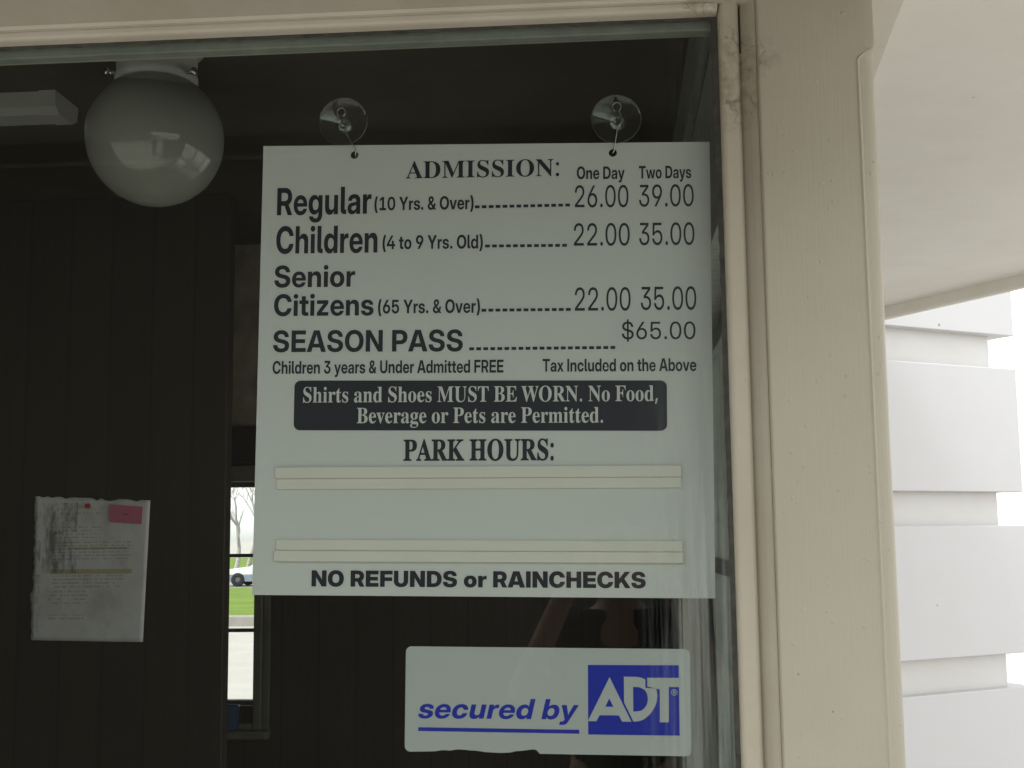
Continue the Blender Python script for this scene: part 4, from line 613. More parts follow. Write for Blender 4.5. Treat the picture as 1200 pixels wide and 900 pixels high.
 ('serif','n'):(0.567,[[27,0,27,24,40,25,52,28,60,32,67,38,72,46,75,56,77,68,78,83,78,377,77,391,76,404,72,414,68,422,62,429,53,434,42,437,28,438,28,462,220,462,220,398,250,431,283,455,320,469,362,474,419,464,460,434,484,385,492,315,492,83,493,69,494,56,498,46,502,38,508,33,517,28,528,25,541,24,541,0,301,0,301,24,308,24,326,28,340,39,347,57,350,83,350,323,349,342,348,359,345,373,341,384,335,393,327,399,316,403,302,404,279,401,258,391,238,374,220,350,220,83,221,69,222,56,225,46,229,38,235,33,244,28,255,25,268,24,268,0]]),
 ('serif','d'):(0.551,[[208,-15,183,-13,159,-7,136,2,115,16,96,32,79,52,65,74,52,99,42,126,35,156,30,186,29,219,31,256,35,291,43,324,54,354,67,381,83,404,101,425,121,442,143,456,166,466,191,472,217,474,250,470,281,460,308,442,332,417,332,597,331,611,328,623,323,633,316,641,307,646,294,650,280,653,262,654,262,678,475,678,475,112,476,95,477,81,480,69,484,60,489,54,498,48,511,44,526,41,526,16,484,14,438,8,387,-1,332,-15,332,58,308,26,280,3,246,-10],[255,42,266,43,278,47,289,53,300,62,311,72,320,84,327,98,332,113,332,360,329,372,324,383,316,393,307,401,296,409,284,414,272,417,259,418,237,415,219,406,205,392,194,372,186,345,180,312,176,273,175,228,176,184,180,146,185,113,193,87,204,67,218,53,235,45]]),
 ('serif','o'):(0.501,[[251,-15,219,-13,189,-7,161,3,134,17,111,34,90,55,71,78,56,105,44,133,35,163,30,195,28,229,30,264,35,296,44,327,56,356,71,382,90,405,111,425,134,442,161,456,189,466,218,472,250,474,282,472,311,466,339,457,365,443,389,426,410,406,428,383,444,357,456,328,465,298,470,264,472,229,470,194,465,161,456,131,444,102,428,76,410,53,389,33,366,16,340,2,312,-7,283,-13],[251,17,270,20,287,27,300,40,311,58,315,69,319,84,321,101,324,121,325,144,326,170,327,198,327,229,326,289,322,338,317,376,309,403,299,421,286,435,270,442,251,445,231,442,214,434,201,421,191,403,184,376,178,338,175,290,174,230,174,199,175,170,176,145,178,122,180,101,183,84,187,69,191,58,201,40,215,27,231,20]]),
 ('serif','e'):(0.448,[[229,-15,201,-13,174,-7,149,2,126,16,105,32,86,52,69,76,55,102,44,131,36,163,31,197,29,234,31,268,36,300,44,330,56,358,71,384,88,406,107,426,130,443,153,457,179,466,206,472,234,474,275,470,311,460,343,442,370,417,393,386,408,349,418,306,421,258,421,247,174,247,182,166,206,109,244,74,297,63,326,67,353,79,378,100,402,128,424,108,384,54,339,16,287,-7],[173,286,300,286,300,320,299,349,297,375,293,396,288,412,280,425,269,435,256,440,240,442,211,433,190,407,177,364,173,303]]),
 ('serif','U'):(0.733,[[369,-19,305,-15,250,-4,205,16,170,42,143,77,124,120,113,172,109,231,109,564,108,586,104,605,99,620,90,631,79,640,64,646,45,651,22,653,22,678,358,678,358,653,341,651,325,649,312,646,302,643,293,639,285,633,280,626,275,618,273,608,271,596,269,581,269,564,269,208,271,167,277,131,288,101,302,76,322,57,346,44,375,36,409,33,486,46,540,84,573,148,584,237,584,563,583,586,579,604,573,619,565,631,553,639,536,645,515,650,489,653,489,678,706,678,706,653,685,649,668,644,654,636,645,628,638,616,633,602,630,584,629,563,629,270,625,198,613,137,593,87,566,48,529,19,485,-2,431,-15]]),
 ('serif','T'):(0.630,[[137,0,137,26,162,27,183,31,199,37,212,46,220,58,227,74,231,95,232,120,232,645,222,645,185,642,151,634,122,620,97,600,76,576,60,546,49,512,43,473,16,473,16,678,611,678,611,472,586,472,568,548,531,602,475,634,400,645,392,645,392,120,393,94,397,73,403,57,412,45,424,37,440,31,462,27,488,26,488,0]]),
 ('serif','B'):(0.659,[[24,0,24,26,47,28,67,32,82,39,93,48,101,60,106,76,110,97,111,122,111,549,110,569,109,587,107,602,103,614,98,624,92,633,85,639,76,645,66,648,53,651,39,652,23,653,23,678,328,678,443,668,524,639,574,590,590,522,580,466,549,422,498,389,427,368,513,343,574,306,611,257,623,196,619,152,605,113,583,80,552,52,514,29,468,13,414,3,354,0],[271,375,280,375,317,377,348,383,373,392,392,406,406,424,416,448,422,478,424,514,423,546,418,573,411,596,401,614,387,628,370,638,348,644,322,646,307,645,294,643,285,638,279,633,276,624,273,613,272,599,271,582],[330,36,360,38,385,45,406,57,422,73,433,94,441,121,446,153,448,191,446,230,439,262,428,289,412,309,392,324,365,335,333,342,294,344,271,344,271,97,272,81,274,68,278,58,284,50,291,44,301,39,314,37]]),
 ('serif','E'):(0.658,[[21,0,21,25,45,26,66,30,81,36,93,44,101,56,107,72,111,92,112,116,112,549,111,579,107,603,101,621,92,634,81,642,66,648,47,652,24,653,24,678,594,678,594,476,571,476,562,519,549,555,530,583,507,605,477,621,440,632,396,639,345,641,330,641,317,640,306,639,298,638,290,635,285,632,280,627,277,620,275,613,273,603,272,592,272,578,272,366,288,366,319,368,346,375,368,385,386,400,400,421,412,446,422,477,429,514,453,514,453,176,428,176,425,204,420,229,414,251,406,270,397,286,386,299,373,309,359,318,342,323,322,328,300,330,276,331,272,331,272,100,273,83,276,70,280,59,286,52,295,47,307,44,323,42,343,41,378,42,410,45,440,50,466,57,491,67,513,79,534,94,552,111,569,132,584,156,599,183,612,213,640,213,599,0]]),
 ('serif','W'):(0.910,[[254,-16,48,585,42,601,36,615,29,627,22,636,15,643,4,648,-8,652,-23,653,-23,678,269,678,269,653,254,652,242,650,231,647,223,643,217,638,212,631,210,622,209,611,210,600,212,586,215,572,220,555,332,228,448,525,426,594,420,610,414,623,406,633,398,640,388,644,375,648,360,651,341,653,341,678,654,678,654,653,624,651,602,643,589,630,585,613,586,606,587,597,590,587,594,575,706,247,805,550,810,567,814,582,816,594,817,605,816,617,813,627,808,635,801,641,792,646,780,649,766,652,749,653,749,678,929,678,929,653,915,650,904,644,893,637,885,627,878,615,870,601,863,584,856,565,664,-16,637,-16,470,460,283,-16]]),
 ('serif','R'):(0.704,[[23,0,23,26,47,28,66,32,82,39,93,47,101,59,106,75,110,95,111,120,111,564,110,586,106,605,101,620,92,631,81,640,66,646,47,651,24,653,24,678,323,678,393,675,454,667,505,653,547,634,579,609,602,578,616,541,621,498,612,441,583,395,536,359,469,333,643,75,651,63,659,53,667,45,674,38,681,33,690,29,700,27,712,26,715,26,715,0,504,0,300,316,271,316,271,120,272,95,276,75,281,59,289,47,300,39,316,32,336,28,360,26,360,0],[271,348,303,348,339,350,370,357,396,369,416,384,432,405,443,432,450,463,452,500,445,562,423,606,386,633,334,642,316,641,301,639,290,635,282,629,277,621,274,609,272,593,271,574]]),
 ('serif','.'):(0.268,[[133,-14,121,-13,110,-10,99,-5,90,2,82,11,76,23,73,37,72,54,73,71,76,85,82,97,90,106,99,113,110,117,121,120,133,121,146,120,157,117,168,113,178,106,186,97,191,85,195,71,196,54,195,37,191,23,186,11,178,2,168,-5,157,-10,146,-13]]),
 ('serif','F'):(0.602,[[23,0,23,26,47,29,66,34,82,41,93,50,101,62,106,79,110,100,111,125,111,558,110,583,106,603,100,619,92,630,80,638,64,645,45,650,21,653,21,678,586,678,586,476,562,476,556,505,549,532,540,554,529,574,516,591,501,605,482,617,462,626,437,633,409,638,378,641,342,642,328,642,316,641,306,641,298,640,290,638,284,635,280,632,276,627,274,621,272,613,271,604,271,593,271,368,283,368,314,370,340,377,363,387,381,402,396,423,408,448,417,479,423,516,450,516,450,176,424,176,418,217,408,251,397,278,382,298,364,314,341,324,313,331,281,333,271,333,271,120,272,103,273,88,276,75,279,64,285,54,292,46,301,40,312,35,325,31,342,29,360,27,382,26,382,0]]),
 ('serif',','):(0.268,[[41,-129,48,-100,55,-69,62,-37,70,-4,76,29,82,60,87,89,91,116,185,116,192,105,185,78,176,49,166,20,154,-12,142,-43,130,-73,118,-101,106,-129]]),
 ('serif','v'):(0.456,[[212,-15,57,369,51,384,44,397,39,409,33,418,27,426,18,432,8,435,-4,437,-4,462,244,462,244,438,232,438,215,436,202,431,194,423,192,411,192,408,192,405,193,402,194,399,275,182,351,376,354,386,357,394,358,400,359,405,356,419,345,430,328,436,303,438,303,462,454,462,454,439,441,435,430,430,421,423,414,415,407,405,401,393,394,378,387,362,238,-15]]),
 ('serif','g'):(0.487,[[217,-209,172,-207,132,-202,98,-193,71,-181,49,-166,33,-149,24,-131,21,-111,26,-88,41,-68,67,-52,102,-38,73,-21,52,-1,39,21,35,45,37,63,42,80,51,95,63,110,79,124,99,138,124,151,152,164,100,190,63,224,40,266,33,316,35,339,40,360,48,380,59,398,73,415,90,430,109,443,130,454,154,463,179,469,206,473,234,474,263,473,292,469,320,462,347,453,472,453,472,399,399,399,414,377,425,354,432,329,434,303,433,282,428,262,421,243,411,225,398,209,384,195,367,182,348,172,327,164,305,158,281,154,256,153,250,153,245,153,239,154,233,154,228,154,222,155,217,155,211,155,199,154,187,151,177,147,167,140,160,133,154,125,151,116,150,106,154,92,165,81,184,75,210,73,261,73,298,72,332,70,361,66,386,60,407,53,424,43,439,32,450,19,459,4,465,-14,469,-33,470,-55,466,-89,454,-119,434,-146,406,-168,370,-186,326,-199,275,-206],[234,185,251,187,264,193,275,203,284,217,289,235,294,257,296,284,297,314,296,345,294,371,289,393,284,411,275,425,264,434,251,440,234,442,218,440,204,434,193,425,184,411,178,393,174,371,171,345,170,314,171,284,174,257,178,235,184,217,193,203,204,193,218,187],[239,-173,306,-168,354,-154,382,-131,392,-98,391,-86,387,-76,380,-68,371,-62,359,-57,344,-54,326,-52,305,-51,144,-51,129,-63,118,-77,111,-92,109,-108,111,-121,117,-132,127,-144,141,-154,159,-162,181,-168,208,-172]]),
 ('serif','P'):(0.622,[[23,0,23,26,47,28,66,32,82,39,93,47,101,59,106,75,110,95,111,120,111,564,110,586,106,605,101,620,92,631,81,640,66,646,47,651,24,653,24,678,318,678,377,677,428,672,468,665,500,655,524,643,546,628,564,611,580,592,593,570,602,547,607,522,609,494,605,454,593,417,574,385,546,358,511,335,468,319,418,309,360,306,271,306,271,120,272,95,276,75,281,59,289,47,300,39,316,32,336,28,360,26,360,0],[271,342,300,342,334,344,363,351,387,361,404,376,418,396,427,422,433,453,435,490,433,526,429,558,421,584,410,605,394,621,375,633,351,640,322,642,308,641,297,639,288,636,282,631,277,624,274,616,272,605,271,593]]),
 ('serif','m'):(0.825,[[27,0,27,24,40,25,52,28,60,32,67,38,72,46,75,56,77,68,78,83,78,377,77,391,76,404,72,414,68,422,62,429,53,434,42,437,28,438,28,462,218,462,218,394,248,429,280,454,315,469,353,474,399,469,435,453,461,426,477,389,508,426,542,453,580,469,622,474,678,464,718,434,742,385,750,315,750,83,751,69,752,56,755,46,760,38,765,33,774,28,785,25,798,24,798,0,562,0,562,24,575,25,586,28,594,33,600,39,604,47,607,57,609,69,610,83,610,323,609,342,608,359,605,373,601,384,595,393,587,399,576,403,562,404,541,401,520,391,501,375,483,353,483,83,484,69,485,57,488,47,492,39,498,33,507,28,517,25,530,24,530,0,297,0,297,24,310,25,320,28,329,33,335,39,339,47,342,57,344,69,345,83,345,323,344,342,343,358,340,372,336,384,330,392,322,399,311,403,297,404,274,401,254,391,235,374,218,350,218,83,219,69,220,57,223,47,227,40,233,33,241,29,251,26,264,24,264,0]]),
 ('sfat','P'):(0.622,[[9,-14,9,39,45,42,62,46,75,51,83,57,88,65,93,78,96,97,97,120,97,564,96,585,93,601,88,613,82,621,74,627,62,633,45,637,10,640,10,692,318,692,378,691,429,686,472,679,505,668,531,655,554,639,574,621,592,600,605,577,615,551,621,523,623,494,619,451,606,411,585,377,555,347,517,322,472,305,419,295,360,292,285,292,285,120,286,97,289,78,294,65,299,57,307,51,320,46,338,42,374,39,374,-14],[285,356,300,356,332,358,359,364,379,373,394,385,405,402,414,425,419,454,421,490,419,525,415,555,408,579,398,597,386,610,369,620,348,626,322,628,310,627,301,626,295,623,292,621,289,618,287,612,286,604,285,593]]),
 ('sfat','A'):(0.650,[[-27,-14,-27,40,-2,42,9,45,17,49,25,55,33,64,42,78,51,95,60,116,298,708,343,707,585,135,596,110,606,89,615,72,623,59,631,51,639,46,648,42,674,40,674,-14,327,-14,327,40,374,43,395,50,405,58,408,69,407,74,405,84,400,98,393,116,366,183,163,183,130,100,129,97,128,94,127,90,126,85,126,81,125,77,125,74,125,73,128,59,137,50,155,44,185,41,204,41,204,-14],[188,252,341,251,263,453]]),
 ('sfat','R'):(0.704,[[9,-14,9,39,45,42,62,46,75,51,83,57,88,65,93,78,96,97,97,120,97,564,96,585,93,601,88,613,82,621,74,627,62,633,45,637,10,640,10,692,323,692,394,689,457,681,510,666,554,646,589,619,615,585,630,544,635,498,625,436,594,385,542,346,490,326,655,83,663,72,670,62,677,54,682,49,688,45,694,42,702,41,712,40,729,40,729,-14,496,-14,292,302,285,302,285,120,286,97,289,78,294,65,299,57,307,51,320,46,338,42,374,39,374,-14],[285,362,303,362,337,364,366,370,389,381,406,394,420,412,430,436,436,465,438,500,431,558,412,597,380,620,333,628,317,627,305,625,297,622,293,619,290,615,288,606,286,592,285,574]]),
 ('sfat','K'):(0.760,[[10,-14,10,39,46,42,63,46,76,51,84,57,89,65,94,78,97,97,98,120,98,564,97,585,94,601,89,613,83,622,75,628,63,633,46,637,11,640,11,692,375,692,375,640,345,637,331,635,319,633,310,630,304,627,299,623,295,619,292,613,290,605,288,594,286,580,286,564,281,369,468,566,485,584,497,600,503,613,504,621,502,626,492,632,469,637,419,640,419,692,737,692,737,639,711,639,670,632,625,612,576,577,523,527,422,423,701,78,709,68,717,60,725,54,732,49,739,46,749,43,760,41,787,39,787,-14,404,-14,404,40,428,40,438,40,447,41,455,41,461,42,467,42,471,43,474,44,479,47,482,49,483,50,483,51,482,55,478,64,471,75,460,89,295,297,286,289,286,120,287,97,290,78,295,65,300,57,308,51,321,46,339,42,375,39,375,-14]]),
 ('sfat','H'):(0.779,[[9,-14,9,39,45,42,62,46,75,51,83,57,88,65,93,78,96,97,97,120,97,564,96,585,93,601,88,613,82,621,74,627,62,633,45,637,10,640,10,692,374,692,374,640,344,637,330,635,318,633,309,630,303,627,298,623,294,619,291,613,289,605,287,594,285,580,285,564,285,387,495,387,495,564,495,580,493,594,492,605,489,613,487,619,483,623,478,627,472,630,463,633,451,635,436,637,406,640,406,692,769,692,769,641,734,636,716,632,704,627,696,622,691,614,687,602,684,585,683,564,683,120,684,98,687,81,692,67,697,58,705,52,717,46,734,42,769,39,769,-14,406,-14,406,39,442,42,459,45,472,50,480,56,486,63,491,76,494,95,495,120,495,315,285,315,285,120,286,97,289,78,294,65,299,57,307,51,320,46,338,42,374,39,374,-14]]),
 ('sfat','O'):(0.782,[[388,-30,350,-28,314,-23,279,-14,246,-2,214,14,184,32,156,53,131,76,107,102,87,131,69,161,54,194,42,228,34,264,29,301,27,339,29,377,34,414,42,450,54,484,69,516,87,547,107,575,131,601,157,625,185,646,216,665,248,680,283,692,318,701,356,706,395,708,433,706,469,701,504,693,537,680,569,665,599,647,626,627,652,603,675,577,696,549,713,519,728,486,741,452,749,416,754,378,756,339,754,301,749,264,741,228,728,194,713,161,695,131,675,102,651,76,625,52,597,32,566,13,534,-2,500,-14,464,-23,427,-28],[393,32,461,50,510,105,540,201,551,339,548,412,539,475,525,528,505,571,481,605,454,628,422,641,388,646,320,628,271,573,241,477,230,339,233,266,242,204,256,150,276,107,300,74,328,50,359,37]]),
 ('sfat','U'):(0.733,[[369,-33,303,-29,246,-17,198,3,160,32,131,70,111,116,99,170,95,231,95,564,94,585,91,601,86,613,80,621,72,627,60,633,43,637,8,640,8,692,372,692,372,640,342,637,328,635,316,633,307,630,300,627,295,623,291,619,289,613,286,605,285,594,283,580,283,564,283,208,285,168,291,135,301,107,314,85,330,69,351,57,377,50,408,47,480,59,529,93,559,152,570,238,570,563,569,584,566,600,561,612,555,620,546,626,532,632,513,636,475,640,475,692,720,692,720,641,688,636,673,631,662,625,655,619,651,610,647,598,644,582,643,563,643,270,639,196,627,133,606,80,576,38,537,7,489,-16,433,-29]]),
 ('sfat','S'):(0.581,[[50,-30,50,249,104,249,120,188,136,146,155,111,176,84,200,63,228,48,258,39,293,36,318,38,339,43,357,52,373,64,385,78,394,94,399,113,401,133,397,160,384,184,361,206,328,226,236,272,194,294,158,317,128,342,104,367,85,395,71,425,63,459,60,494,62,525,67,554,76,581,88,607,103,629,121,649,142,667,165,681,190,693,217,701,245,706,275,708,291,708,308,706,326,704,344,701,363,697,383,692,403,687,424,681,427,680,431,679,434,678,437,677,440,677,442,676,444,676,445,676,452,677,457,680,460,686,466,708,519,708,519,461,470,461,459,498,449,522,438,544,425,565,411,584,396,600,380,615,362,627,344,636,326,643,308,647,289,648,267,646,248,642,231,635,217,625,206,612,198,599,194,583,192,566,193,550,198,535,204,523,214,511,227,499,244,487,264,475,287,464,383,419,412,404,439,389,462,374,482,357,499,341,513,323,525,304,534,285,541,265,545,244,548,222,549,198,547,165,541,134,531,105,516,78,498,54,477,33,452,14,424,-1,393,-13,360,-22,324,-27,286,-29,273,-29,260,-28,247,-27,234,-25,221,-23,208,-20,195,-17,182,-12,171,-8,160,-5,151,-2,143,0,136,2,131,3,127,4,126,4,121,4,117,3,114,2,113,1,111,-2,109,-6,107,-12,101,-30]]),
 ('sfat',':'):(0.268,[[133,400,119,401,105,405,92,411,80,420,70,432,63,446,59,463,58,482,59,502,63,519,70,534,81,546,92,554,105,560,119,563,133,564,148,563,162,560,175,554,187,546,197,534,205,519,209,502,210,482,209,463,205,446,197,431,187,420,175,411,162,405,148,401],[133,-28,119,-27,105,-23,92,-17,80,-8,70,4,63,18,59,35,58,54,59,73,63,90,70,105,81,117,92,125,105,131,119,134,133,135,148,134,162,131,175,125,187,117,197,105,205,90,209,73,210,54,209,35,205,18,197,3,187,-8,175,-17,162,-23,148,-27]]),
 ('heavy','N'):(0.738,[[39,0,39,728,246,728,423,442,430,432,437,420,444,407,453,391,462,375,471,358,481,341,490,323,500,305,510,287,519,270,527,254,503,197,502,218,501,240,500,263,499,287,498,312,498,337,497,361,497,385,497,407,496,428,496,445,496,461,496,728,699,728,699,0,492,0,327,266,319,278,310,293,301,309,290,327,279,346,268,366,256,388,244,410,232,433,219,457,207,480,194,504,234,516,236,490,238,465,239,440,240,415,241,391,241,368,242,347,242,327,242,308,242,292,242,278,242,266,242,0]]),
 ('heavy','O'):(0.746,[[373,-12,325,-9,279,-1,235,13,194,32,156,56,122,85,92,120,66,159,46,203,31,252,22,305,20,363,22,422,31,475,46,525,66,569,92,608,122,643,156,672,194,696,235,715,279,728,325,737,373,739,421,737,467,728,511,715,552,696,590,672,624,643,654,608,679,569,700,525,715,475,724,422,727,363,724,305,715,252,700,203,679,158,654,119,624,85,590,56,552,31,511,13,467,-1,421,-9],[373,164,396,166,417,170,437,177,454,188,470,201,483,217,495,235,504,256,512,280,517,305,520,333,521,363,520,394,517,422,512,448,504,471,495,492,483,511,470,527,454,540,437,550,417,558,396,562,373,563,350,562,329,558,310,550,292,540,277,527,263,511,252,492,242,471,234,448,229,422,226,394,225,363,226,333,229,305,234,280,242,256,252,235,263,217,277,201,292,188,310,177,329,170,350,166]]),
 ('heavy','R'):(0.666,[[39,0,39,728,348,728,390,726,429,720,465,710,499,697,528,679,555,659,577,635,596,609,611,579,622,546,629,511,631,474,629,437,622,403,611,372,595,343,575,317,552,294,524,274,493,258,459,244,422,235,381,229,337,228,164,228,164,385,333,385,348,385,362,388,374,391,386,396,396,402,406,409,414,418,420,427,426,438,430,449,432,461,433,474,432,487,430,499,426,510,420,520,414,530,406,538,396,545,386,551,374,556,362,560,348,562,333,562,242,562,242,0],[442,0,284,330,491,330,653,0]]),
 ('heavy','E'):(0.632,[[39,0,39,728,603,728,603,556,242,556,242,446,575,446,575,280,242,280,242,172,603,172,603,0]]),
 ('heavy','F'):(0.605,[[39,0,39,728,585,728,585,556,242,556,242,427,566,427,566,262,242,262,242,0]]),
 ('heavy','U'):(0.705,[[353,-12,307,-10,264,-3,224,7,187,22,154,40,125,62,99,87,78,116,61,148,49,182,41,219,39,259,39,728,236,728,236,275,237,259,240,244,245,229,251,216,260,203,269,192,280,183,293,174,306,168,321,163,336,160,353,159,369,160,385,163,399,168,413,174,425,182,436,192,446,203,454,215,460,229,465,243,468,259,469,275,469,728,666,728,666,259,664,219,656,182,644,148,627,116,606,87,581,62,551,40,518,22,481,7,441,-3,399,-10]]),
 ('heavy','D'):(0.711,[[323,0,124,0,124,168,313,168,342,169,368,173,391,180,411,189,429,201,444,216,457,234,468,254,476,277,482,303,485,332,486,363,485,395,482,424,476,450,467,474,456,494,443,512,427,526,409,538,388,548,364,554,337,558,308,560,121,560,121,728,320,728,375,725,425,716,473,702,516,683,555,658,590,628,620,594,645,556,666,513,680,467,689,417,691,363,689,310,680,260,666,214,646,171,621,133,591,99,557,70,518,45,475,25,428,11,378,3],[242,728,242,0,39,0,39,728]]),
 ('heavy','S'):(0.685,[[344,-12,295,-10,251,-4,210,5,173,18,141,34,112,54,88,77,67,104,52,134,40,167,34,203,31,242,223,242,225,228,228,215,233,203,240,192,248,182,258,173,270,166,282,160,297,155,312,151,328,149,346,148,362,149,376,150,390,153,402,156,414,161,424,166,432,172,440,179,446,186,450,195,452,203,453,212,452,221,450,229,446,236,440,243,433,250,424,255,414,261,401,266,387,271,371,275,354,280,334,284,262,297,212,310,169,326,132,347,101,372,76,400,59,432,48,468,45,507,47,540,54,572,66,601,83,628,103,653,127,675,155,694,187,710,222,723,259,732,299,737,342,739,386,737,427,732,464,723,499,710,529,694,557,675,580,653,600,627,616,599,628,568,635,534,639,497,452,497,449,515,442,531,433,545,420,557,405,567,387,574,368,578,346,579,332,579,319,577,307,575,296,571,286,567,276,562,268,556,261,549,256,542,252,534,250,526,249,517,250,508,252,500,255,493,260,487,267,481,275,475,284,470,296,466,309,461,323,457,339,453,357,450,416,439,446,433,474,426,500,418,524,409,545,400,565,389,582,378,598,365,611,352,623,337,632,322,640,305,646,288,650,269,653,249,654,228,652,191,645,157,633,126,617,98,597,73,573,51,544,32,512,16,475,4,435,-5,391,-10]]),
 ('heavy','o'):(0.607,[[304,-12,263,-10,225,-3,190,7,157,21,127,39,100,61,77,86,58,115,42,146,31,181,25,218,22,258,25,298,31,335,42,369,58,401,77,429,100,454,127,476,157,494,190,509,225,519,263,525,304,527,344,525,383,519,418,509,451,494,481,476,507,454,530,429,550,401,565,369,576,335,583,298,585,258,583,218,576,181,565,146,550,115,530,86,507,61,481,39,451,21,418,7,383,-3,344,-10],[304,141,315,141,326,144,336,148,346,154,355,161,363,170,370,181,376,193,381,207,385,222,387,239,388,258,387,277,385,294,381,309,376,323,370,335,363,345,355,354,346,362,336,368,326,372,315,374,304,375,292,374,282,372,271,368,261,362,252,354,244,345,237,335,231,323,226,309,223,294,220,277,220,258,220,239,223,222,226,207,231,193,237,181,244,170,252,161,261,154,271,148,282,144,292,141]]),
 ('heavy','r'):(0.416,[[42,0,42,516,231,516,231,422,232,422,240,446,250,466,262,483,276,495,293,504,312,510,334,514,359,516,366,516,373,516,379,516,385,516,391,516,397,516,402,516,408,516,408,359,402,359,395,359,387,359,377,359,366,359,356,359,346,359,337,359,322,359,309,356,296,352,284,346,274,338,264,329,256,319,250,307,244,294,240,279,238,264,237,247,237,0]]),
 ('heavy','A'):(0.764,[[0,0,244,728,518,728,764,0,536,0,454,282,441,328,428,373,415,419,403,464,390,509,378,555,366,602,354,650,409,650,397,602,385,555,372,509,359,464,347,419,333,373,320,328,307,282,222,0],[182,120,182,276,583,276,583,120]]),
 ('heavy','I'):(0.281,[[39,0,39,728,242,728,242,0]]),
 ('heavy','C'):(0.729,[[373,-12,325,-9,279,-1,235,13,194,32,156,56,122,85,92,120,66,159,46,203,31,252,22,305,20,363,22,422,31,475,46,525,66,569,92,608,122,643,156,672,194,696,235,715,279,728,325,737,373,739,407,738,440,734,471,728,501,719,530,707,556,694,581,678,604,661,625,641,644,619,661,596,676,570,689,543,699,515,706,485,711,453,506,453,504,466,500,478,496,489,491,500,485,509,479,518,471,527,463,534,455,541,445,547,436,552,425,556,414,559,402,562,390,563,377,563,353,562,331,558,312,550,294,540,278,527,264,511,252,493,242,472,234,448,229,422,226,394,225,363,226,333,229,305,234,279,242,255,252,234,263,216,277,201,293,188,311,177,331,170,353,166,377,164,390,165,402,166,414,168,425,171,435,175,445,180,454,186,463,193,471,201,478,209,485,218,490,228,496,238,500,249,504,261,506,273,711,273,706,242,698,212,688,183,676,156,661,131,644,108,625,86,604,66,581,49,556,33,530,20,501,9,471,0,440,-7,407,-10]]),
 ('heavy','H'):(0.727,[[39,0,39,728,242,728,242,456,484,456,484,728,688,728,688,0,484,0,484,284,242,284,242,0]]),
 ('heavy','K'):(0.729,[[189,104,189,351,201,366,213,382,226,398,238,414,250,430,263,446,275,462,287,477,299,493,312,509,324,525,336,541,480,728,715,728,411,353,393,353],[39,0,39,728,242,728,242,571,242,362,242,266,242,0],[497,0,321,292,442,445,729,0]]),
 ('ital','s'):(0.531,[[268,-13,235,-11,204,-7,175,-1,149,8,126,20,106,34,89,51,75,69,65,90,58,113,56,137,57,164,213,164,213,149,216,137,222,125,230,116,241,108,254,102,270,99,288,98,305,99,321,101,336,106,348,111,359,119,367,127,373,136,376,146,377,155,375,163,371,170,365,176,357,181,347,186,335,190,321,193,232,210,198,218,170,230,146,245,128,262,114,283,107,306,105,332,108,361,114,385,124,408,137,429,153,448,171,466,192,481,216,495,242,506,271,515,301,521,333,525,367,526,401,525,431,521,459,514,484,505,506,493,525,479,541,462,553,444,561,423,566,401,567,376,564,350,418,350,419,364,417,376,413,387,405,397,394,406,382,412,367,415,350,416,334,415,319,413,305,409,293,402,283,395,276,387,270,378,267,368,266,360,268,352,271,345,277,339,284,333,293,329,304,325,316,322,414,303,449,294,479,283,502,269,521,254,533,235,541,213,543,189,540,162,533,137,522,113,509,91,492,70,472,52,449,35,424,21,396,9,367,0,335,-7,303,-11]]),
 ('ital','e'):(0.568,[[287,-12,249,-10,215,-3,184,8,156,23,132,42,112,64,95,89,83,118,75,150,72,184,73,219,78,257,88,296,101,332,118,366,139,397,163,426,189,452,218,474,249,493,283,508,317,519,353,525,390,527,418,526,444,523,469,516,491,508,512,497,531,485,547,470,562,453,574,434,585,414,592,392,598,369,601,344,602,317,600,290,595,261,587,218,123,218,143,315,531,315,455,294,457,312,458,328,457,342,454,356,449,368,443,378,435,388,425,395,414,401,401,406,386,408,370,409,354,408,339,406,324,401,310,395,297,388,285,378,275,368,265,356,257,342,250,328,244,312,240,294,226,225,223,207,222,191,223,175,226,161,231,148,238,137,247,127,257,119,269,113,283,108,298,105,315,104,328,105,340,106,352,108,363,112,374,116,384,120,393,126,402,132,410,139,417,147,423,155,428,164,572,164,560,139,546,115,529,93,509,73,486,54,462,37,436,23,408,11,379,1,349,-6,318,-10]]),
 ('ital','c'):(0.563,[[288,-12,250,-10,216,-3,184,7,156,22,132,41,112,63,95,88,83,117,75,148,71,182,72,219,78,257,88,296,101,333,119,367,139,398,163,427,190,453,219,475,251,493,285,508,320,519,357,525,396,527,421,526,445,523,468,519,489,512,509,503,527,493,543,482,558,468,570,454,581,438,590,420,597,402,601,382,604,361,604,340,602,317,449,317,449,326,449,335,448,343,446,351,444,359,441,366,437,372,432,378,427,383,421,388,415,392,408,395,400,398,392,399,383,401,373,401,357,400,341,397,326,391,312,384,299,374,287,362,276,349,266,334,257,317,250,299,243,279,238,257,235,236,233,217,234,198,236,182,240,166,245,153,253,142,262,132,273,124,286,119,300,116,316,115,326,115,335,116,344,118,353,121,361,124,369,128,377,133,384,138,390,144,397,150,403,157,408,165,413,173,418,182,422,191,425,200,579,200,572,177,564,156,553,135,541,115,527,97,511,79,494,63,476,48,456,35,435,23,412,13,389,4,365,-3,340,-8,314,-11]]),
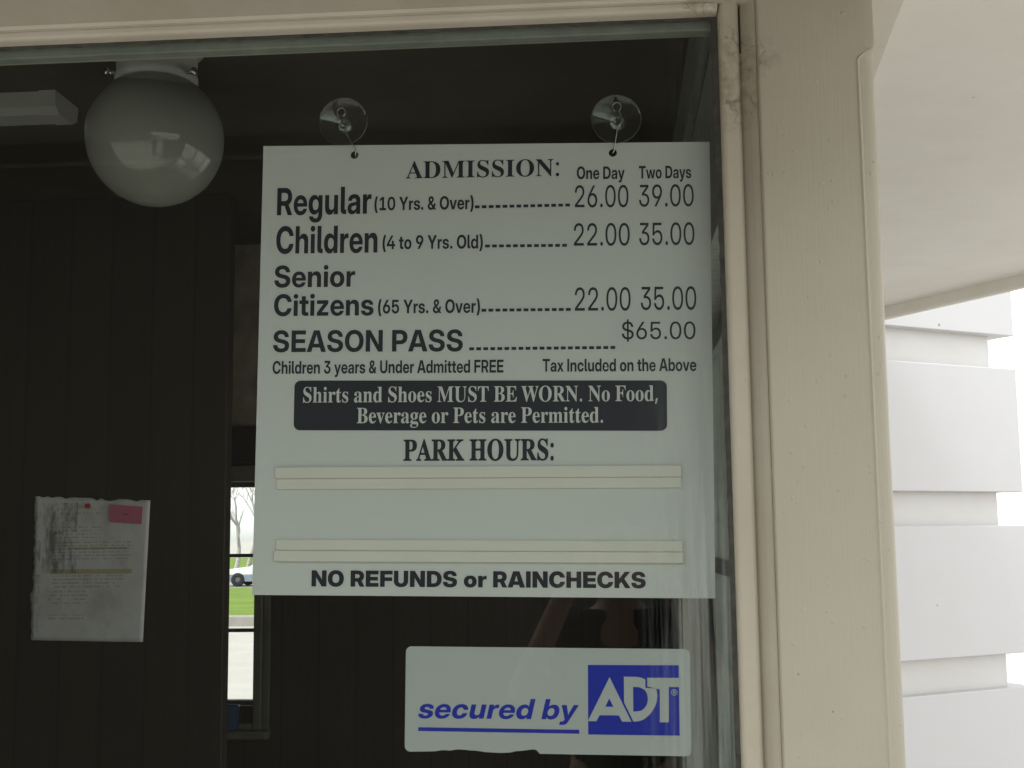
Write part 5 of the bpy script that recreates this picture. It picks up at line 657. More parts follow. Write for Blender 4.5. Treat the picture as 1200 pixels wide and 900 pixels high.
 ('ital','u'):(0.595,[[225,-11,199,-10,175,-5,153,2,134,13,118,26,105,42,94,61,86,82,82,106,80,133,82,161,87,192,152,516,310,516,252,223,249,201,249,181,253,164,260,150,271,139,284,131,301,126,320,125,334,126,347,128,359,131,371,136,382,143,393,151,402,161,411,172,418,185,425,199,430,215,434,233,491,516,650,516,546,0,390,0,417,136,442,136,422,104,400,76,377,50,351,29,323,11,293,-1,260,-9]]),
 ('ital','r'):(0.385,[[48,0,152,516,305,516,287,426,288,426,301,449,315,468,330,484,346,496,365,506,385,513,408,517,433,518,439,518,445,518,451,518,457,518,462,518,467,518,472,517,477,517,450,385,445,385,439,386,432,386,423,386,414,387,405,387,395,387,386,387,372,386,357,384,344,379,331,373,318,366,307,357,296,346,287,334,278,320,271,305,265,288,261,270,207,0]]),
 ('ital','d'):(0.605,[[247,-11,215,-9,186,-3,160,8,137,23,117,41,100,63,87,88,78,117,72,148,70,183,72,219,78,258,88,297,100,333,116,367,134,398,156,427,179,452,204,474,232,493,260,508,290,518,322,525,354,527,370,526,385,524,400,522,413,518,426,513,437,507,448,499,458,491,467,482,474,471,481,459,487,445,488,445,544,728,703,728,557,0,401,0,416,79,416,79,405,65,394,52,382,40,369,29,356,20,342,11,327,5,312,-1,297,-5,281,-9,264,-10],[316,116,333,118,349,121,364,126,379,134,393,144,405,155,417,168,428,183,438,200,446,218,452,238,457,258,460,279,462,299,461,317,458,333,453,348,447,361,438,373,428,382,417,390,404,396,389,399,373,400,357,399,342,396,327,390,313,383,300,374,288,363,277,350,267,335,258,318,250,300,244,280,238,258,235,237,233,217,234,199,236,182,240,167,246,154,254,143,263,133,274,126,287,121,301,118]]),
 ('ital','b'):(0.605,[[354,-11,337,-10,322,-9,307,-5,293,-1,280,5,268,11,257,20,248,29,239,40,232,52,226,65,221,79,221,79,205,0,48,0,194,728,352,728,296,445,297,445,308,459,320,471,332,482,344,491,357,499,371,507,385,513,400,518,415,522,430,524,446,526,463,527,494,525,523,518,548,508,571,493,591,474,608,452,621,427,630,398,636,367,638,333,636,297,631,258,621,219,608,183,593,148,575,117,554,88,531,63,505,41,478,23,449,8,419,-3,387,-9],[336,116,352,118,367,121,382,126,396,133,409,143,421,154,432,167,442,182,451,199,459,217,465,237,470,258,474,280,475,300,475,318,473,335,469,350,463,363,455,374,446,383,435,390,422,396,408,399,393,400,376,399,360,396,345,390,330,382,316,373,303,361,292,348,281,333,271,317,263,299,257,279,252,258,248,238,247,218,248,200,251,183,256,168,262,155,270,144,281,134,292,126,305,121,320,118]]),
 ('ital','y'):(0.564,[[22,-204,47,-80,116,-80,125,-80,132,-79,139,-77,145,-75,151,-72,156,-68,161,-64,166,-59,171,-52,175,-45,180,-37,185,-28,202,1,107,516,273,516,304,271,307,248,309,224,312,200,314,176,316,152,318,128,320,105,321,81,277,81,288,105,299,129,310,152,322,176,333,200,345,224,357,248,370,271,500,516,664,516,321,-75,308,-97,295,-116,281,-134,267,-149,252,-162,237,-174,221,-183,204,-191,187,-197,168,-201,149,-203,128,-204,115,-204,102,-204,89,-204,75,-204,62,-204,48,-204,35,-204]]),
}
TEXT=[
 ('s', 'ADMISSION:', 'serif', '', -0.1076, 0.25872, 0.03462, 1.0112, 0.0097),
 ('s', 'One Day', 'semi', '', 0.12551, 0.25592, 0.024, 0.6891, -0.0047),
 ('s', 'Two Days', 'semi', '', 0.20989, 0.25592, 0.02394, 0.6436, 0.0016),
 ('s', 'Regular', 'bold', '', -0.2869, 0.20847, 0.05256, 0.6936, 0.0113),
 ('s', '(10 Yrs. & Over)', 'semi', '', -0.1524, 0.21443, 0.02551, 0.7254, 0.0059),
 ('s', '26.00', 'light', '', 0.12115, 0.21684, 0.04146, 0.6454, -0.0008),
 ('s', '39.00', 'light', '', 0.20838, 0.21715, 0.04136, 0.6532, 0.0023),
 ('s', 'Children', 'bold', '', -0.28606, 0.15491, 0.05221, 0.6823, 0.0072),
 ('s', '(4 to 9 Yrs. Old)', 'semi', '', -0.14046, 0.16037, 0.02599, 0.7248, 0.0029),
 ('s', '22.00', 'light', '', 0.11964, 0.16383, 0.04201, 0.6623, 0.0004),
 ('s', '35.00', 'light', '', 0.20805, 0.16426, 0.04191, 0.6507, 0.0005),
 ('s', 'Senior', 'bold', '', -0.28752, 0.10819, 0.04137, 0.896, 0.0064),
 ('s', 'Citizens', 'bold', '', -0.28694, 0.06876, 0.04116, 0.8788, 0.0047),
 ('s', '(65 Yrs. & Over)', 'semi', '', -0.14529, 0.07183, 0.02571, 0.7336, 0.0044),
 ('s', '22.00', 'light', '', 0.12098, 0.07482, 0.04315, 0.6392, 0.0029),
 ('s', '35.00', 'light', '', 0.2098, 0.07569, 0.04305, 0.6318, 0.0029),
 ('s', 'SEASON PASS', 'bold', '', -0.28712, 0.01936, 0.04052, 0.9134, 0.0028),
 ('s', '$65.00', 'plain', '', 0.18502, 0.03597, 0.03221, 0.902, 0.0002),
 ('s', 'Children 3 years & Under Admitted FREE', 'semi', '', -0.28635, -0.01035, 0.02391, 0.6941, 0.005),
 ('s', 'Tax Included on the Above', 'semi', '', 0.07947, -0.00767, 0.0237, 0.6975, 0.0035),
 ('s', 'Shirts and Shoes MUST BE WORN. No Food,', 'serif', 'w', -0.24468, -0.04932, 0.03063, 0.7908, 0.0048),
 ('s', 'Beverage or Pets are Permitted.', 'serif', 'w', -0.17026, -0.07718, 0.03052, 0.8006, 0.0038),
 ('s', 'PARK HOURS:', 'sfat', 'h', -0.10656, -0.12711, 0.04046, 0.7355, 0.0069),
 ('s', 'NO REFUNDS or RAINCHECKS', 'heavy', '', -0.22788, -0.2945, 0.02914, 1.0415, 0.0018),
 ('k', 'secured by', 'ital', '', -0.16845, -0.02448, 0.03462, 1.137, 0.007),
]

# ------------------------------------------------------------------ ground and roads (structure)
GZ = -0.5                                                # lot level; the booth stands on a slab at z = 0


def sheet(name, poly, z, mat):
    b = MB()
    b.add([(x, y, z) for x, y in poly], [list(range(len(poly)))])
    return tag(b.build(name, mat), kind='structure')


def gy(v, z=GZ):
    return at(285, v, 2, z).y


sheet('ground', [(-900, -900), (900, -900), (900, 900), (-900, 900)], GZ - 0.02, M['concrete'])
y_k0, y_k1 = gy(733), gy(719)
y_g1 = gy(694)
y_r1 = gy(669)
b = MB()
b.box(-60, 2, y_k0, y_k0 + 0.6, GZ - 0.05, GZ + 0.22, 0.02)
tag(b.build('kerb', M['kerb']), kind='structure')
tag(sheet('grass', [(-70, y_k0 + 0.6), (2, y_k0 + 0.6), (2, y_g1), (-70, y_g1)], GZ + 0.19, M['grass']), kind='structure')
sheet('road', [(-200, y_g1), (120, y_g1), (120, y_r1), (-200, y_r1)], GZ + 0.004, M['road'])
tag(sheet('grass_verge', [(-200, y_r1), (120, y_r1), (120, 140), (-200, 140)], GZ + 0.02, M['grass']), kind='structure')
sheet('far_ground', [(-300, 140), (300, 140), (300, 420), (-300, 420)], GZ + 0.03, M['concrete'])
b = MB()
b.box(-3.4, 0.50, -4.2, 4.0, GZ - 0.05, 0.0, 0.015)
tag(b.build('pavement', M['concrete']), kind='structure')

# ------------------------------------------------------------------ the ticket booth
booth = empty('ticket_booth', 'cream painted ticket booth with dark room behind its big window', 'building', (-1.4, 0.0, 0.0))


def part(mb, name, mat, parent=None, bevel=0.0):
    return mb.build(name, mat, parent or booth, booth, bevel)


XL, XR = -3.2, 0.354                                     # booth's left and right faces
ZS = 2.47                                                # soffit height
ZCEIL = CAM.z + 0.93
XW = 0.184                                               # inner face of the right-hand wall
WX0, WX1 = -1.75, 0.170                                  # window opening
WZ0, WZ1 = 0.95, 2.340
YF = -0.05                                               # front face of post

# corner post with a stopped rounded edge
def post_profile(c):
    x1, yb = XR, 0.14
    pts = [(0.2045, yb), (0.2045, YF + 0.004), (0.2060, YF + 0.0012), (0.2085, YF)]
    if c < 0.003:
        pts += [(x1 - 0.022, YF), (x1 - 0.02, YF), (x1 - 0.018, YF), (x1 - 0.0025, YF), (x1 - 0.0012, YF + 0.0006), (x1 - 0.0004, YF + 0.0014), (x1, YF + 0.003), (x1, YF + 0.006), (x1, YF + 0.012)]
    else:
        k = c / 0.020
        pts += [(x1 - c + 0.000 - 0.0055 * k, YF), (x1 - c - 0.003 * k, YF - 0.0022 * k), (x1 - c, YF + 0.0004 * k)]
        for a in (15, 30, 45, 60, 75, 90):
            pts.append((x1 - c + c * math.sin(R(a)), YF + c - c * math.cos(R(a)) + 0.001 * k * (1 - a / 90)))
    while len(pts) < 13:
        pts.append(pts[-1])
    pts.append((x1, yb))
    return pts


def ease(t):
    t = max(0.0, min(1.0, t))
    return t * t * (3 - 2 * t)


b = MB()
zs = [GZ, 0.4, 1.0, 1.4, 1.8, 2.1, 2.24] + [2.246 + 0.0032 * i for i in range(12)] + [2.30, 2.40, ZS + 0.1]
V, F = [], []
for z in zs:
    c = 0.020 * (1 - ease((z - 2.256) / 0.024))
    V += [(x, y, z) for x, y in post_profile(c)]
n = 14
for i in range(len(zs) - 1):
    for k in range(n - 1):
        F.append([i * n + k, i * n + k + 1, (i + 1) * n + k + 1, (i + 1) * n + k])
F = [f for f in F]
b.add(V, F, False)
post = part(b, 'corner_post', M['post'])
for p in post.data.polygons:
    p.use_smooth = True
post.data.update()
try:
    post.data.set_sharp_from_angle(angle=R(28))
except Exception:
    pass

# header above the window, with a little crown fillet
b = MB()
b.prism([(-0.040, 2.3516), (-0.043, 2.3556), (-0.043, ZS + 0.1), (0.10, ZS + 0.1), (0.10, 2.3580), (0.0, 2.3580), (0.0, 2.3516)], XL, 0.2035, 'x')
part(b, 'header_board', M['head'])
# apron under the window and wall left of it
b = MB()
b.box(XL, 0.2035, -0.045, 0.055, GZ, WZ0 - 0.03, 0.004)
b.box(XL, WX0 - 0.02, -0.044, 0.055, WZ0 - 0.03, WZ1 + 0.0175)
part(b, 'front_wall', M['head'])
# window: frame metal inside, putty, stops and the pane
b = MB()
b.box(WX0, 0.183, 0.010, 0.030, 2.3305, 2.3575, 0.002)          # head
b.box(0.1545, 0.183, 0.010, 0.030, WZ0 - 0.028, 2.3300, 0.002)        # right jamb
b.box(WX0, WX0 + 0.03, 0.010, 0.030, WZ0 - 0.028, 2.3300, 0.002)
b.box(WX0 + 0.031, 0.1542, 0.010, 0.030, WZ0 - 0.028, WZ0 + 0.02, 0.002)
wframe = part(b, 'window_frame', M['alu'])


def stop_h(x0, x1, zb, zt, yf, yb):
    """quarter-round stop lying along x"""
    pts = [(yb, zt), (yb, zb)]
    pts += [(yf + 0.008 - 0.008 * math.sin(R(a)), zb + 0.008 - 0.008 * math.cos(R(a))) for a in (0, 30, 60, 90)]
    pts += [(yf, zt)]
    bb = MB()
    bb.prism(pts, x0, x1, 'x')
    return bb


part(stop_h(WX0 - 0.03, 0.1555, 2.3412, 2.3512, -0.032, 0.0), 'head_stop', M['head'], wframe)
b = MB()
pts = [(0.1830, -0.001), (0.1570, -0.001), (0.1570, -0.016)]
pts += [(0.1650 - 0.008 * math.cos(R(a)), -0.020 - 0.010 * math.sin(R(a))) for a in (0, 20, 40, 60, 80)]
pts += [(0.1762 + 0.0068 * math.sin(R(a)), -0.0234 - 0.0068 * math.cos(R(a))) for a in (0, 20, 40, 60, 80, 90)]
b.prism(pts, WZ0 - 0.02, WZ1 + 0.0175, 'z')
part(b, 'jamb_stop', M['trim'], wframe)
b = MB()
for x_, z0_, z1_ in ((0.1832, WZ0 - 0.02, 2.285), (0.1856, 2.2852, WZ1 + 0.0175)):
    b.prism([(0.2040, -0.001), (x_, -0.001), (x_, -0.017), (0.1866, -0.0195), (0.1950, -0.024), (0.2015, -0.030), (0.2040, -0.034)], z0_, z1_, 'z')
part(b, 'jamb_cove', M['trim'], wframe)
b = MB()
b.box(WX0 - 0.06, 0.2040, -0.085, -0.0005, WZ0 - 0.06, WZ0 - 0.021, 0.004)
part(b, 'window_sill', M['trim'], wframe)
# dirty putty line along the jamb and head
b = MB()
V, F = [], []
random.seed(3)
for i in range(120):
    z = WZ0 + (2.3405 - WZ0) * i / 119
    w_ = 0.0052 + 0.0014 * random.random() + 0.003 * max(0.0, min(1.0, (z - 2.0) / 0.3))
    V += [(0.1570, -0.0004, z), (0.1570, -0.008 - 0.002 * random.random(), z), (0.1570 - w_, -0.0004, z)]
for i in range(119):
    for k in (1,):
        F.append([3 * i + 1, 3 * i + 4, 3 * i + 5, 3 * i + 2])
b.add(V, F, True)
V, F = [], []
for i in range(160):
    x = WX0 + (0.157 - WX0) * i / 159
    w_ = 0.001 + 0.0015 * random.random()
    V += [(x, -0.009, 2.3410), (x, -0.0004, 2.3410 - w_)]
for i in range(159):
    F.append([2 * i, 2 * i + 1, 2 * i + 3, 2 * i + 2])
b.add(V, F, True)
part(b, 'glazing_putty', M['caulk'], wframe)
b = MB()
b.add([(WX0 - 0.01, 0.0, WZ0 - 0.02), (0.1568, 0.0, WZ0 - 0.02), (0.1568, 0.0, 2.3510), (WX0 - 0.01, 0.0, 2.3510)], [[0, 1, 2, 3]])
pane = part(b, 'window_pane', M['glass'], wframe)

# soffit, frieze trim and eaves boards
EA, EB = Vector((1.028, 2.982)), Vector((1.331, 2.463))   # far eaves edge
ed = (EB - EA).normalized()
far = EA - ed * 1.28
near = EA + ed * ((-0.80 - EA.y) / ed.y)
en = Vector((-ed.y, ed.x))
if en.x < 0:
    en = -en
b = MB()
b.prism([(XR + 0.0005, -0.80), (near.x, near.y), (far.x, far.y), (XR + 0.0005, far.y)], ZS, ZS + 0.03, 'z')
part(b, 'soffit', M['soffit'])
b = MB()
b.box(XL - 0.3, XR, -0.80, -0.0505, ZS, ZS + 0.03)
part(b, 'unseen_soffit', M['brown_soffit'])  # unseen overhang, brown so its mirrored edge stays faint in the pane
b = MB()
P0, P1 = at(1028, 85, 2, ZS - 0.012), at(1060, 0, 2, ZS - 0.012)
dd = (P0 - P1).normalized()
A0, A1 = P0 + dd * ((far.y - P0.y) / dd.y), P0 + dd * ((-0.78 - P0.y) / dd.y)
b.prism([(XR + 0.003, -0.78), (A1.x, A1.y), (A0.x, A0.y), (XR + 0.003, A0.y)], ZS - 0.012, ZS - 0.001, 'z')
part(b, 'frieze_trim', M['frieze'], None, 0.0015)
b = MB()
o1 = EA - ed * 1.27 + en * 0.0
o2 = near + ed * 0.03
b.prism([tuple(o1), tuple(o2), tuple(o2 + en * 0.03), tuple(o1 + en * 0.03)], ZS - 0.042, ZS + 0.16, 'z')
part(b, 'eaves_board', M['soffit'], None, 0.006)
b = MB()
b.prism([(XL - 0.33, -0.83), (o2.x, -0.83), (o2.x, -0.8015), (XL - 0.33, -0.8015)], ZS - 0.042, ZS + 0.16, 'z')
part(b, 'front_eaves_board', M['brown_soffit'], None, 0.006)  # unseen too, same brown to keep its edge out of the reflection
b = MB()
b.prism([(XL - 0.4, -0.90), (near.x + 0.1, -0.90), (far.x + 0.05, far.y + 0.2), (XL - 0.4, far.y + 0.2)], ZS + 0.165, ZS + 0.26, 'z')
part(b, 'roof', M['dark_roof'])

# the room behind the glass
YB = 2.2                                                 # rear wall
wa, wb = at(270, 565, 1, YB), at(298, 827, 1, YB)
RX0, RX1, RZ0, RZ1 = wa.x - 0.62, wb.x, wb.z, wa.z
SY0, SY1, SZ0, SZ1 = 0.16, 1.72, 0.95, 2.15              # side window opening
b = MB()
b.box(XW, XR - 0.0005, SY1, YB + 0.15, GZ, ZCEIL + 0.05)
b.box(XW, XR - 0.0005, 0.141, SY1 - 0.0003, GZ, SZ0)
b.box(XW, XR - 0.0005, 0.141, SY1 - 0.0003, SZ1, ZCEIL + 0.05)
b.box(XW, XR - 0.0005, 0.141, SY0, SZ0 + 0.0003, SZ1 - 0.0003)
b.box(XW, 0.2035, 0.0585, 0.1405, GZ, ZCEIL + 0.05)
part(b, 'side_wall', M['panel_light'])
b = MB()
for k in range(4):
    y_ = SY0 + 0.0005 + (SY1 - SY0 - 0.041) * k / 3
    b.box(0.262, 0.300, y_, y_ + 0.04, SZ0 + 0.0008, SZ1 - 0.0008, 0.004)
for z_ in (SZ0 + 0.0012, (SZ0 + SZ1) / 2, SZ1 - 0.0412):
    b.box(0.266, 0.296, SY0 + 0.001, SY1 - 0.001, z_, z_ + 0.04, 0.003)
swin = part(b, 'side_window', M['alu'])
b = MB()
b.add([(0.2805, SY0, SZ0), (0.2805, SY1, SZ0), (0.2805, SY1, SZ1), (0.2805, SY0, SZ1)], [[0, 1, 2, 3]])
part(b, 'side_pane', M['far_glass'], swin)
b = MB()
for y_, dx_ in ((SY1 + 0.004, 0.012), (SY1 + 0.05, 0.022)):
    b.box(XW - dx_, XW - 0.0005, y_, y_ + 0.04, SZ0 - 0.05, SZ1 + 0.05, 0.003)
part(b, 'side_casing', M['alu'], swin)
b = MB()
b.box(XW - 0.018, XW - 0.0005, 0.06, YB - 0.001, ZCEIL - 0.125, ZCEIL - 0.0005, 0.003)
part(b, 'crown_trim', M['alu'])
b = MB()
b.box(XL + 0.1, XW - 0.0005, 0.1005, YB + 0.15, ZCEIL, ZCEIL + 0.04)
b.box(XL + 0.1, XW - 0.0005, 0.0585, 0.1005, ZS + 0.05, ZCEIL + 0.04)
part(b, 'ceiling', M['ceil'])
b = MB()
b.box(XL + 0.1, XW - 0.0005, 0.0555, YB + 0.15, -0.04, 0.02)
part(b, 'room_floor', M['floor'])
b = MB()
b.box(XL, RX0, YB, YB + 0.14, GZ, ZCEIL - 0.0005)
b.box(RX1, XW - 0.0005, YB, YB + 0.14, GZ, ZCEIL - 0.0005)
b.box(RX0, RX1, YB, YB + 0.14, GZ, RZ0)
b.box(RX0, RX1, YB, YB + 0.14, RZ1, ZCEIL - 0.0005)
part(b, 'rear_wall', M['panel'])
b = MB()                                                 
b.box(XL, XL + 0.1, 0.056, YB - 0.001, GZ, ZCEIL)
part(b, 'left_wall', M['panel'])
pe = at(271.5, 550, 1, 1.65)
b = MB()
b.box(XL + 0.101, pe.x, 1.6, 1.65, 0.021, ZCEIL - 0.001, 0.003)
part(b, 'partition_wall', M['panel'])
# rear window
t1 = at(318, 700, 1, YB)
b = MB()
b.box(RX1, t1.x - 0.022, YB - 0.022, YB - 0.0005, RZ0 - 0.10, RZ1 + 0.085, 0.004)
b.box(t1.x - 0.0215, t1.x, YB - 0.012, YB - 0.0005, RZ0 - 0.10, RZ1 + 0.085, 0.003)
b.box(RX0 - 0.05, RX1 - 0.0005, YB - 0.022, YB - 0.0005, RZ1, RZ1 + 0.05, 0.004)
b.box(RX0 - 0.05, RX0, YB - 0.022, YB - 0.0005, RZ0 - 0.10, RZ1 - 0.0005, 0.004)
b.box(RX0 + 0.0005, RX1 - 0.0005, YB - 0.018, YB - 0.0005, RZ0 - 0.10, RZ0 - 0.0505, 0.003)
rwin = part(b, 'rear_window', M['rear_trim'])
b = MB()
b.box(RX0 + 0.0005, t1.x + 0.01, YB - 0.075, YB - 0.023, RZ0 - 0.090, RZ0 - 0.066, 0.005)
part(b, 'rear_sill', M['rear_trim'], rwin)
b = MB()
for v_ in (651, 738.5):
    z_ = at(284, v_, 1, YB + 0.05).z
    b.box(RX0 + 0.0005, RX1 - 0.0005, YB + 0.04, YB + 0.06, z_ - 0.0055, z_ + 0.0055, 0.002)
b.box(RX1 - 0.012, RX1 - 0.0005, YB + 0.035, YB + 0.065, RZ0 + 0.0005, RZ1 - 0.0005, 0.002)
b.box(RX0 + 0.0005, RX1 - 0.013, YB + 0.035, YB + 0.065, RZ1 - 0.015, RZ1 - 0.0005, 0.002)
b.box(RX0 + 0.0005, RX1 - 0.013, YB + 0.035, YB + 0.065, RZ0 + 0.0005, RZ0 + 0.012, 0.002)
part(b, 'rear_muntin', M['rear_trim'], rwin)
b = MB()
b.add([(RX0, YB + 0.09, RZ0), (RX1, YB + 0.09, RZ0), (RX1, YB + 0.09, RZ1), (RX0, YB + 0.09, RZ1)], [[0, 1, 2, 3]])
part(b, 'rear_pane', M['far_glass'], rwin)
zp0_ = at(290, 500, 1, YB).z
b = MB()
b.box(RX0 - 0.05, RX1 + 0.03, YB - 0.06, YB - 0.0005, RZ1 + 0.052, zp0_ - 0.004, 0.012)
part(b, 'rolled_blind', M['blind'], rwin)

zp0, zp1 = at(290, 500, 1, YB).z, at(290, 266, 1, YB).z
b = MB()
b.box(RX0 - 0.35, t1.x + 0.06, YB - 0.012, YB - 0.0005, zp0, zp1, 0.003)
part(b, 'wall_panel', M['pale_panel'])  # paler brown panel over the rear wall, above the window
b = MB()
b.box(RX0 - 0.35, t1.x + 0.06, YB - 0.022, YB - 0.0125, zp1 - 0.016, zp1 + 0.006, 0.003)
part(b, 'panel_rail', M['rear_trim'])

# ------------------------------------------------------------------ boarded wing to the right
PH = R(31.5)
wd = Vector((math.cos(PH), math.sin(PH), 0))
d0 = ray(1040, 600)
wp = CAM + d0 * 5.05
corner = None
nrm = Vector((-wd.y, wd.x, 0))


def on_wing(u, v):
    d = ray(u, v)
    return CAM + d * ((wp - CAM).dot(nrm) / d.dot(nrm))


cr = on_wing(1200.5, 600)
wing = empty('board_clad_wing', 'white building corner clad in wide projecting boards, right of the post', 'building', (cr.x, cr.y, GZ), rot=(0, 0, PH))
# local axes: x along the wall towards its corner at x = 0, y back into the wing
def wz(v, u=1120):
    return on_wing(u, v).z - GZ


core = MB()
core.box(-1.25, -0.1, 0.055, 2.0, 0, 3.1 - GZ - 0.0)
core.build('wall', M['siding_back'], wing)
tops = [(wz(388, 1120) + 0.0, 2.9 - GZ), (wz(576, 1125), wz(427.5, 1120)), (wz(770, 1130), wz(616, 1125))]
pitch = tops[1][0] - tops[2][0]
tops.append((tops[2][0] - pitch, wz(811, 1130)))
tops.append((tops[3][0] - pitch, tops[3][1] - pitch))
for z0, z1 in tops:
    b = MB()
    b.box(-1.2, 0.0, 0.0, 0.0545, max(z0, 0.02), z1, 0.004)
    b.box(-0.0995, -0.0005, 0.055, 1.95, max(z0, 0.02) + 0.0005, z1 - 0.0005, 0.004)
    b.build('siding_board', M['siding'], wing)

# ------------------------------------------------------------------ added brown building behind the camera, darkens the reflection in the glass
pb = empty('reflection_backdrop', 'long brown boarded building added behind the camera to darken the glass reflection', 'building', (-8, -12, GZ))
b = MB()
b.box(-22, 1.5, -16, -9.5, GZ, 5.2)
b.build('wall', M['brown_wall'], pb, pb)
b = MB()
b.prism([(-9.0, 5.2), (-12.7, 7.2), (-16.4, 5.2)], -22.4, 1.9, 'x')
b.build('roof', M['dark_roof'], pb, pb)
for x in (-6.4, -9.6):
    b = MB()
    b.box(x - 0.6, x + 0.6, -9.53, -9.46, 0.9, 2.1, 0.01)
    wf = b.build('window', M['rear_trim'], pb, pb)
    b = MB()
    b.box(x - 0.52, x + 0.52, -9.458, -9.44, 0.98, 2.02)
    b.build('pane', M['dark_glass'], wf, pb)

# ------------------------------------------------------------------ ceiling globe
gc = at(182, 163, 1, 0.6)
gr = 0.5 * (at(263, 163, 1, 0.6) - at(101, 163, 1, 0.6)).length * 0.955
lampt = empty('globe_light', 'round white glass globe lamp under the dark ceiling', 'ceiling light', (gc.x, gc.y, ZCEIL))
b = MB()
prof = [(0.0001, -gr)] + [(gr * math.sin(R(a)), -gr * math.cos(R(a))) for a in range(4, 149, 4)]
b.lathe(prof, gc, 'z', 72)
glob = b.build('globe', M['opal'], lampt, lampt)
b = MB()
br = gr * 0.60
zb = gc.z + gr * 0.82
b.lathe([(br * 0.94, zb), (br, zb + 0.004), (br * 1.0, zb + 0.016), (br * 0.97, zb + 0.02), (br * 0.985, ZCEIL - 0.012), (br * 1.12, ZCEIL - 0.004), (br * 1.12, ZCEIL - 0.0004), (0.0001, ZCEIL - 0.0003)], (gc.x, gc.y, 0), 'z', 48)
base = b.build('fitter', M['white_metal'], lampt, lampt)
for a in (35, 155, 275):
    c = Vector((math.cos(R(a - 60)), math.sin(R(a - 60)), 0))
    p = Vector((gc.x, gc.y, zb + 0.010))
    b = MB()
    b.tube([p + c * br * 0.98, p + c * (br + 0.014)], 0.004, 8)
    b.tube([p + c * (br + 0.0142), p + c * (br + 0.020)], 0.0075, 10)
    b.build('thumb_screw', M['steel'], base, lampt)

# ------------------------------------------------------------------ strip light on the ceiling, left
yc = 0.84
p0, p1 = at(60, 130, 1, yc), at(78, 135, 1, yc)
zt = ZCEIL - 0.001
zbm = at(60, 140, 1, yc).z
h_ = zt - zbm
bl = empty('ceiling_strip_light', 'long white box light on the ceiling at the left edge', 'ceiling light', (p0.x - 0.3, yc, zt))
b = MB()
b.prism([(yc - 0.055, zt - 0.001), (yc - 0.050, zt - h_ * 0.75), (yc - 0.030, zt - h_), (yc + 0.03, zt - h_), (yc + 0.05, zt - h_ * 0.75), (yc + 0.055, zt - 0.001)], p0.x - 0.9, p1.x - 0.0365, 'x')
hs_ = b.build('housing', M['dull_white'], bl, bl)
b = MB()
b.prism([(yc - 0.058, zt), (yc - 0.053, zt - h_ * 0.77), (yc - 0.031, zt - h_ - 0.002), (yc + 0.031, zt - h_ - 0.002), (yc + 0.053, zt - h_ * 0.77), (yc + 0.058, zt)], p1.x - 0.036, p1.x, 'x')
b.build('end_cap', M['dull_white'], bl, bl)

# ------------------------------------------------------------------ notice pinned to the partition
q = [at(u, v, 1, 1.596) for u, v in ((41.2, 581.3), (176, 586.2), (167.3, 752.4), (35.2, 750.2))]
nc = (q[0] + q[1] + q[2] + q[3]) / 4
note = MB()
random.seed(11)
NX, NZ = 26, 32
V, F = [], []
for j in range(NZ + 1):
    for i in range(NX + 1):
        s, t = i / NX, j / NZ
        p = q[0] * (1 - s) * (1 - t) + q[1] * s * (1 - t) + q[2] * s * t + q[3] * (1 - s) * t
        y = 1.597 - 0.003 * math.sin(3.1 * s) * (0.5 + t) - 0.006 * (1 - t) ** 6 * (1 - s) ** 4
        dx = 0
        if i == 0:
            dx = random.uniform(0, 0.004) - (0.005 if 0.68 < t < 0.8 else 0)
        dz = random.uniform(-0.006, 0) if j == 0 and random.random() < 0.5 else 0
        V.append((p.x + dx - nc.x, y - nc.y, p.z + dz - nc.z))
for j in range(NZ):
    for i in range(NX):
        a = j * (NX + 1) + i
        F.append([a, a + NX + 1, a + NX + 2, a + 1])
note.add(V, F, True)
no = note.build('paper_notice', M['paper'])
no.location = nc
tag(no, 'worn smudged typed sheet with yellow highlighting pinned to the dark wall', 'notice')
md = no.modifiers.new('thick', 'SOLIDIFY')
md.thickness = 0.0004
pk = [at(u, v, 1, 1.590) for u, v in ((128.3, 591), (167.3, 593.8), (165.5, 614.4), (127.6, 611.8))]
pc = (pk[0] + pk[1] + pk[2] + pk[3]) / 4
b = MB()
b.add([(p.x - pc.x, (0.0015 if k > 1 else -0.001), p.z - pc.z) for k, p in enumerate(pk)] + [(p.x - pc.x, (0.0019 if k > 1 else -0.0006), p.z - pc.z) for k, p in enumerate(pk)],
      [[3, 2, 1, 0], [4, 5, 6, 7], [0, 1, 5, 4], [1, 2, 6, 5], [2, 3, 7, 6], [3, 0, 4, 7]])
po = b.build('pink_note', M['pink'])
po.location = pc
tag(po, 'small pink note stuck on the upper right of the typed sheet', 'sticky note')
b = MB()
b.tube([(-0.006, -0.0008, 0.0), (-0.002, -0.0018, 0.002), (0.003, -0.0018, -0.001), (0.008, -0.0012, 0.0005)], 0.0008, 6)
b.build('pen_mark', M['hole'], po)
pp = at(103.4, 593, 1, 1.592)
b = MB()
b.lathe([(0.0001, -0.012), (0.005, -0.0118), (0.006, -0.009), (0.0038, -0.006), (0.0045, -0.002), (0.0065, 0.0), (0.0065, 0.001), (0.0001, 0.0012)], (0, 0, 0), 'y', 16)
pin = b.build('push_pin', M['red'])
pin.location = pp
tag(pin, 'red push pin at the top of the typed sheet', 'push pin')

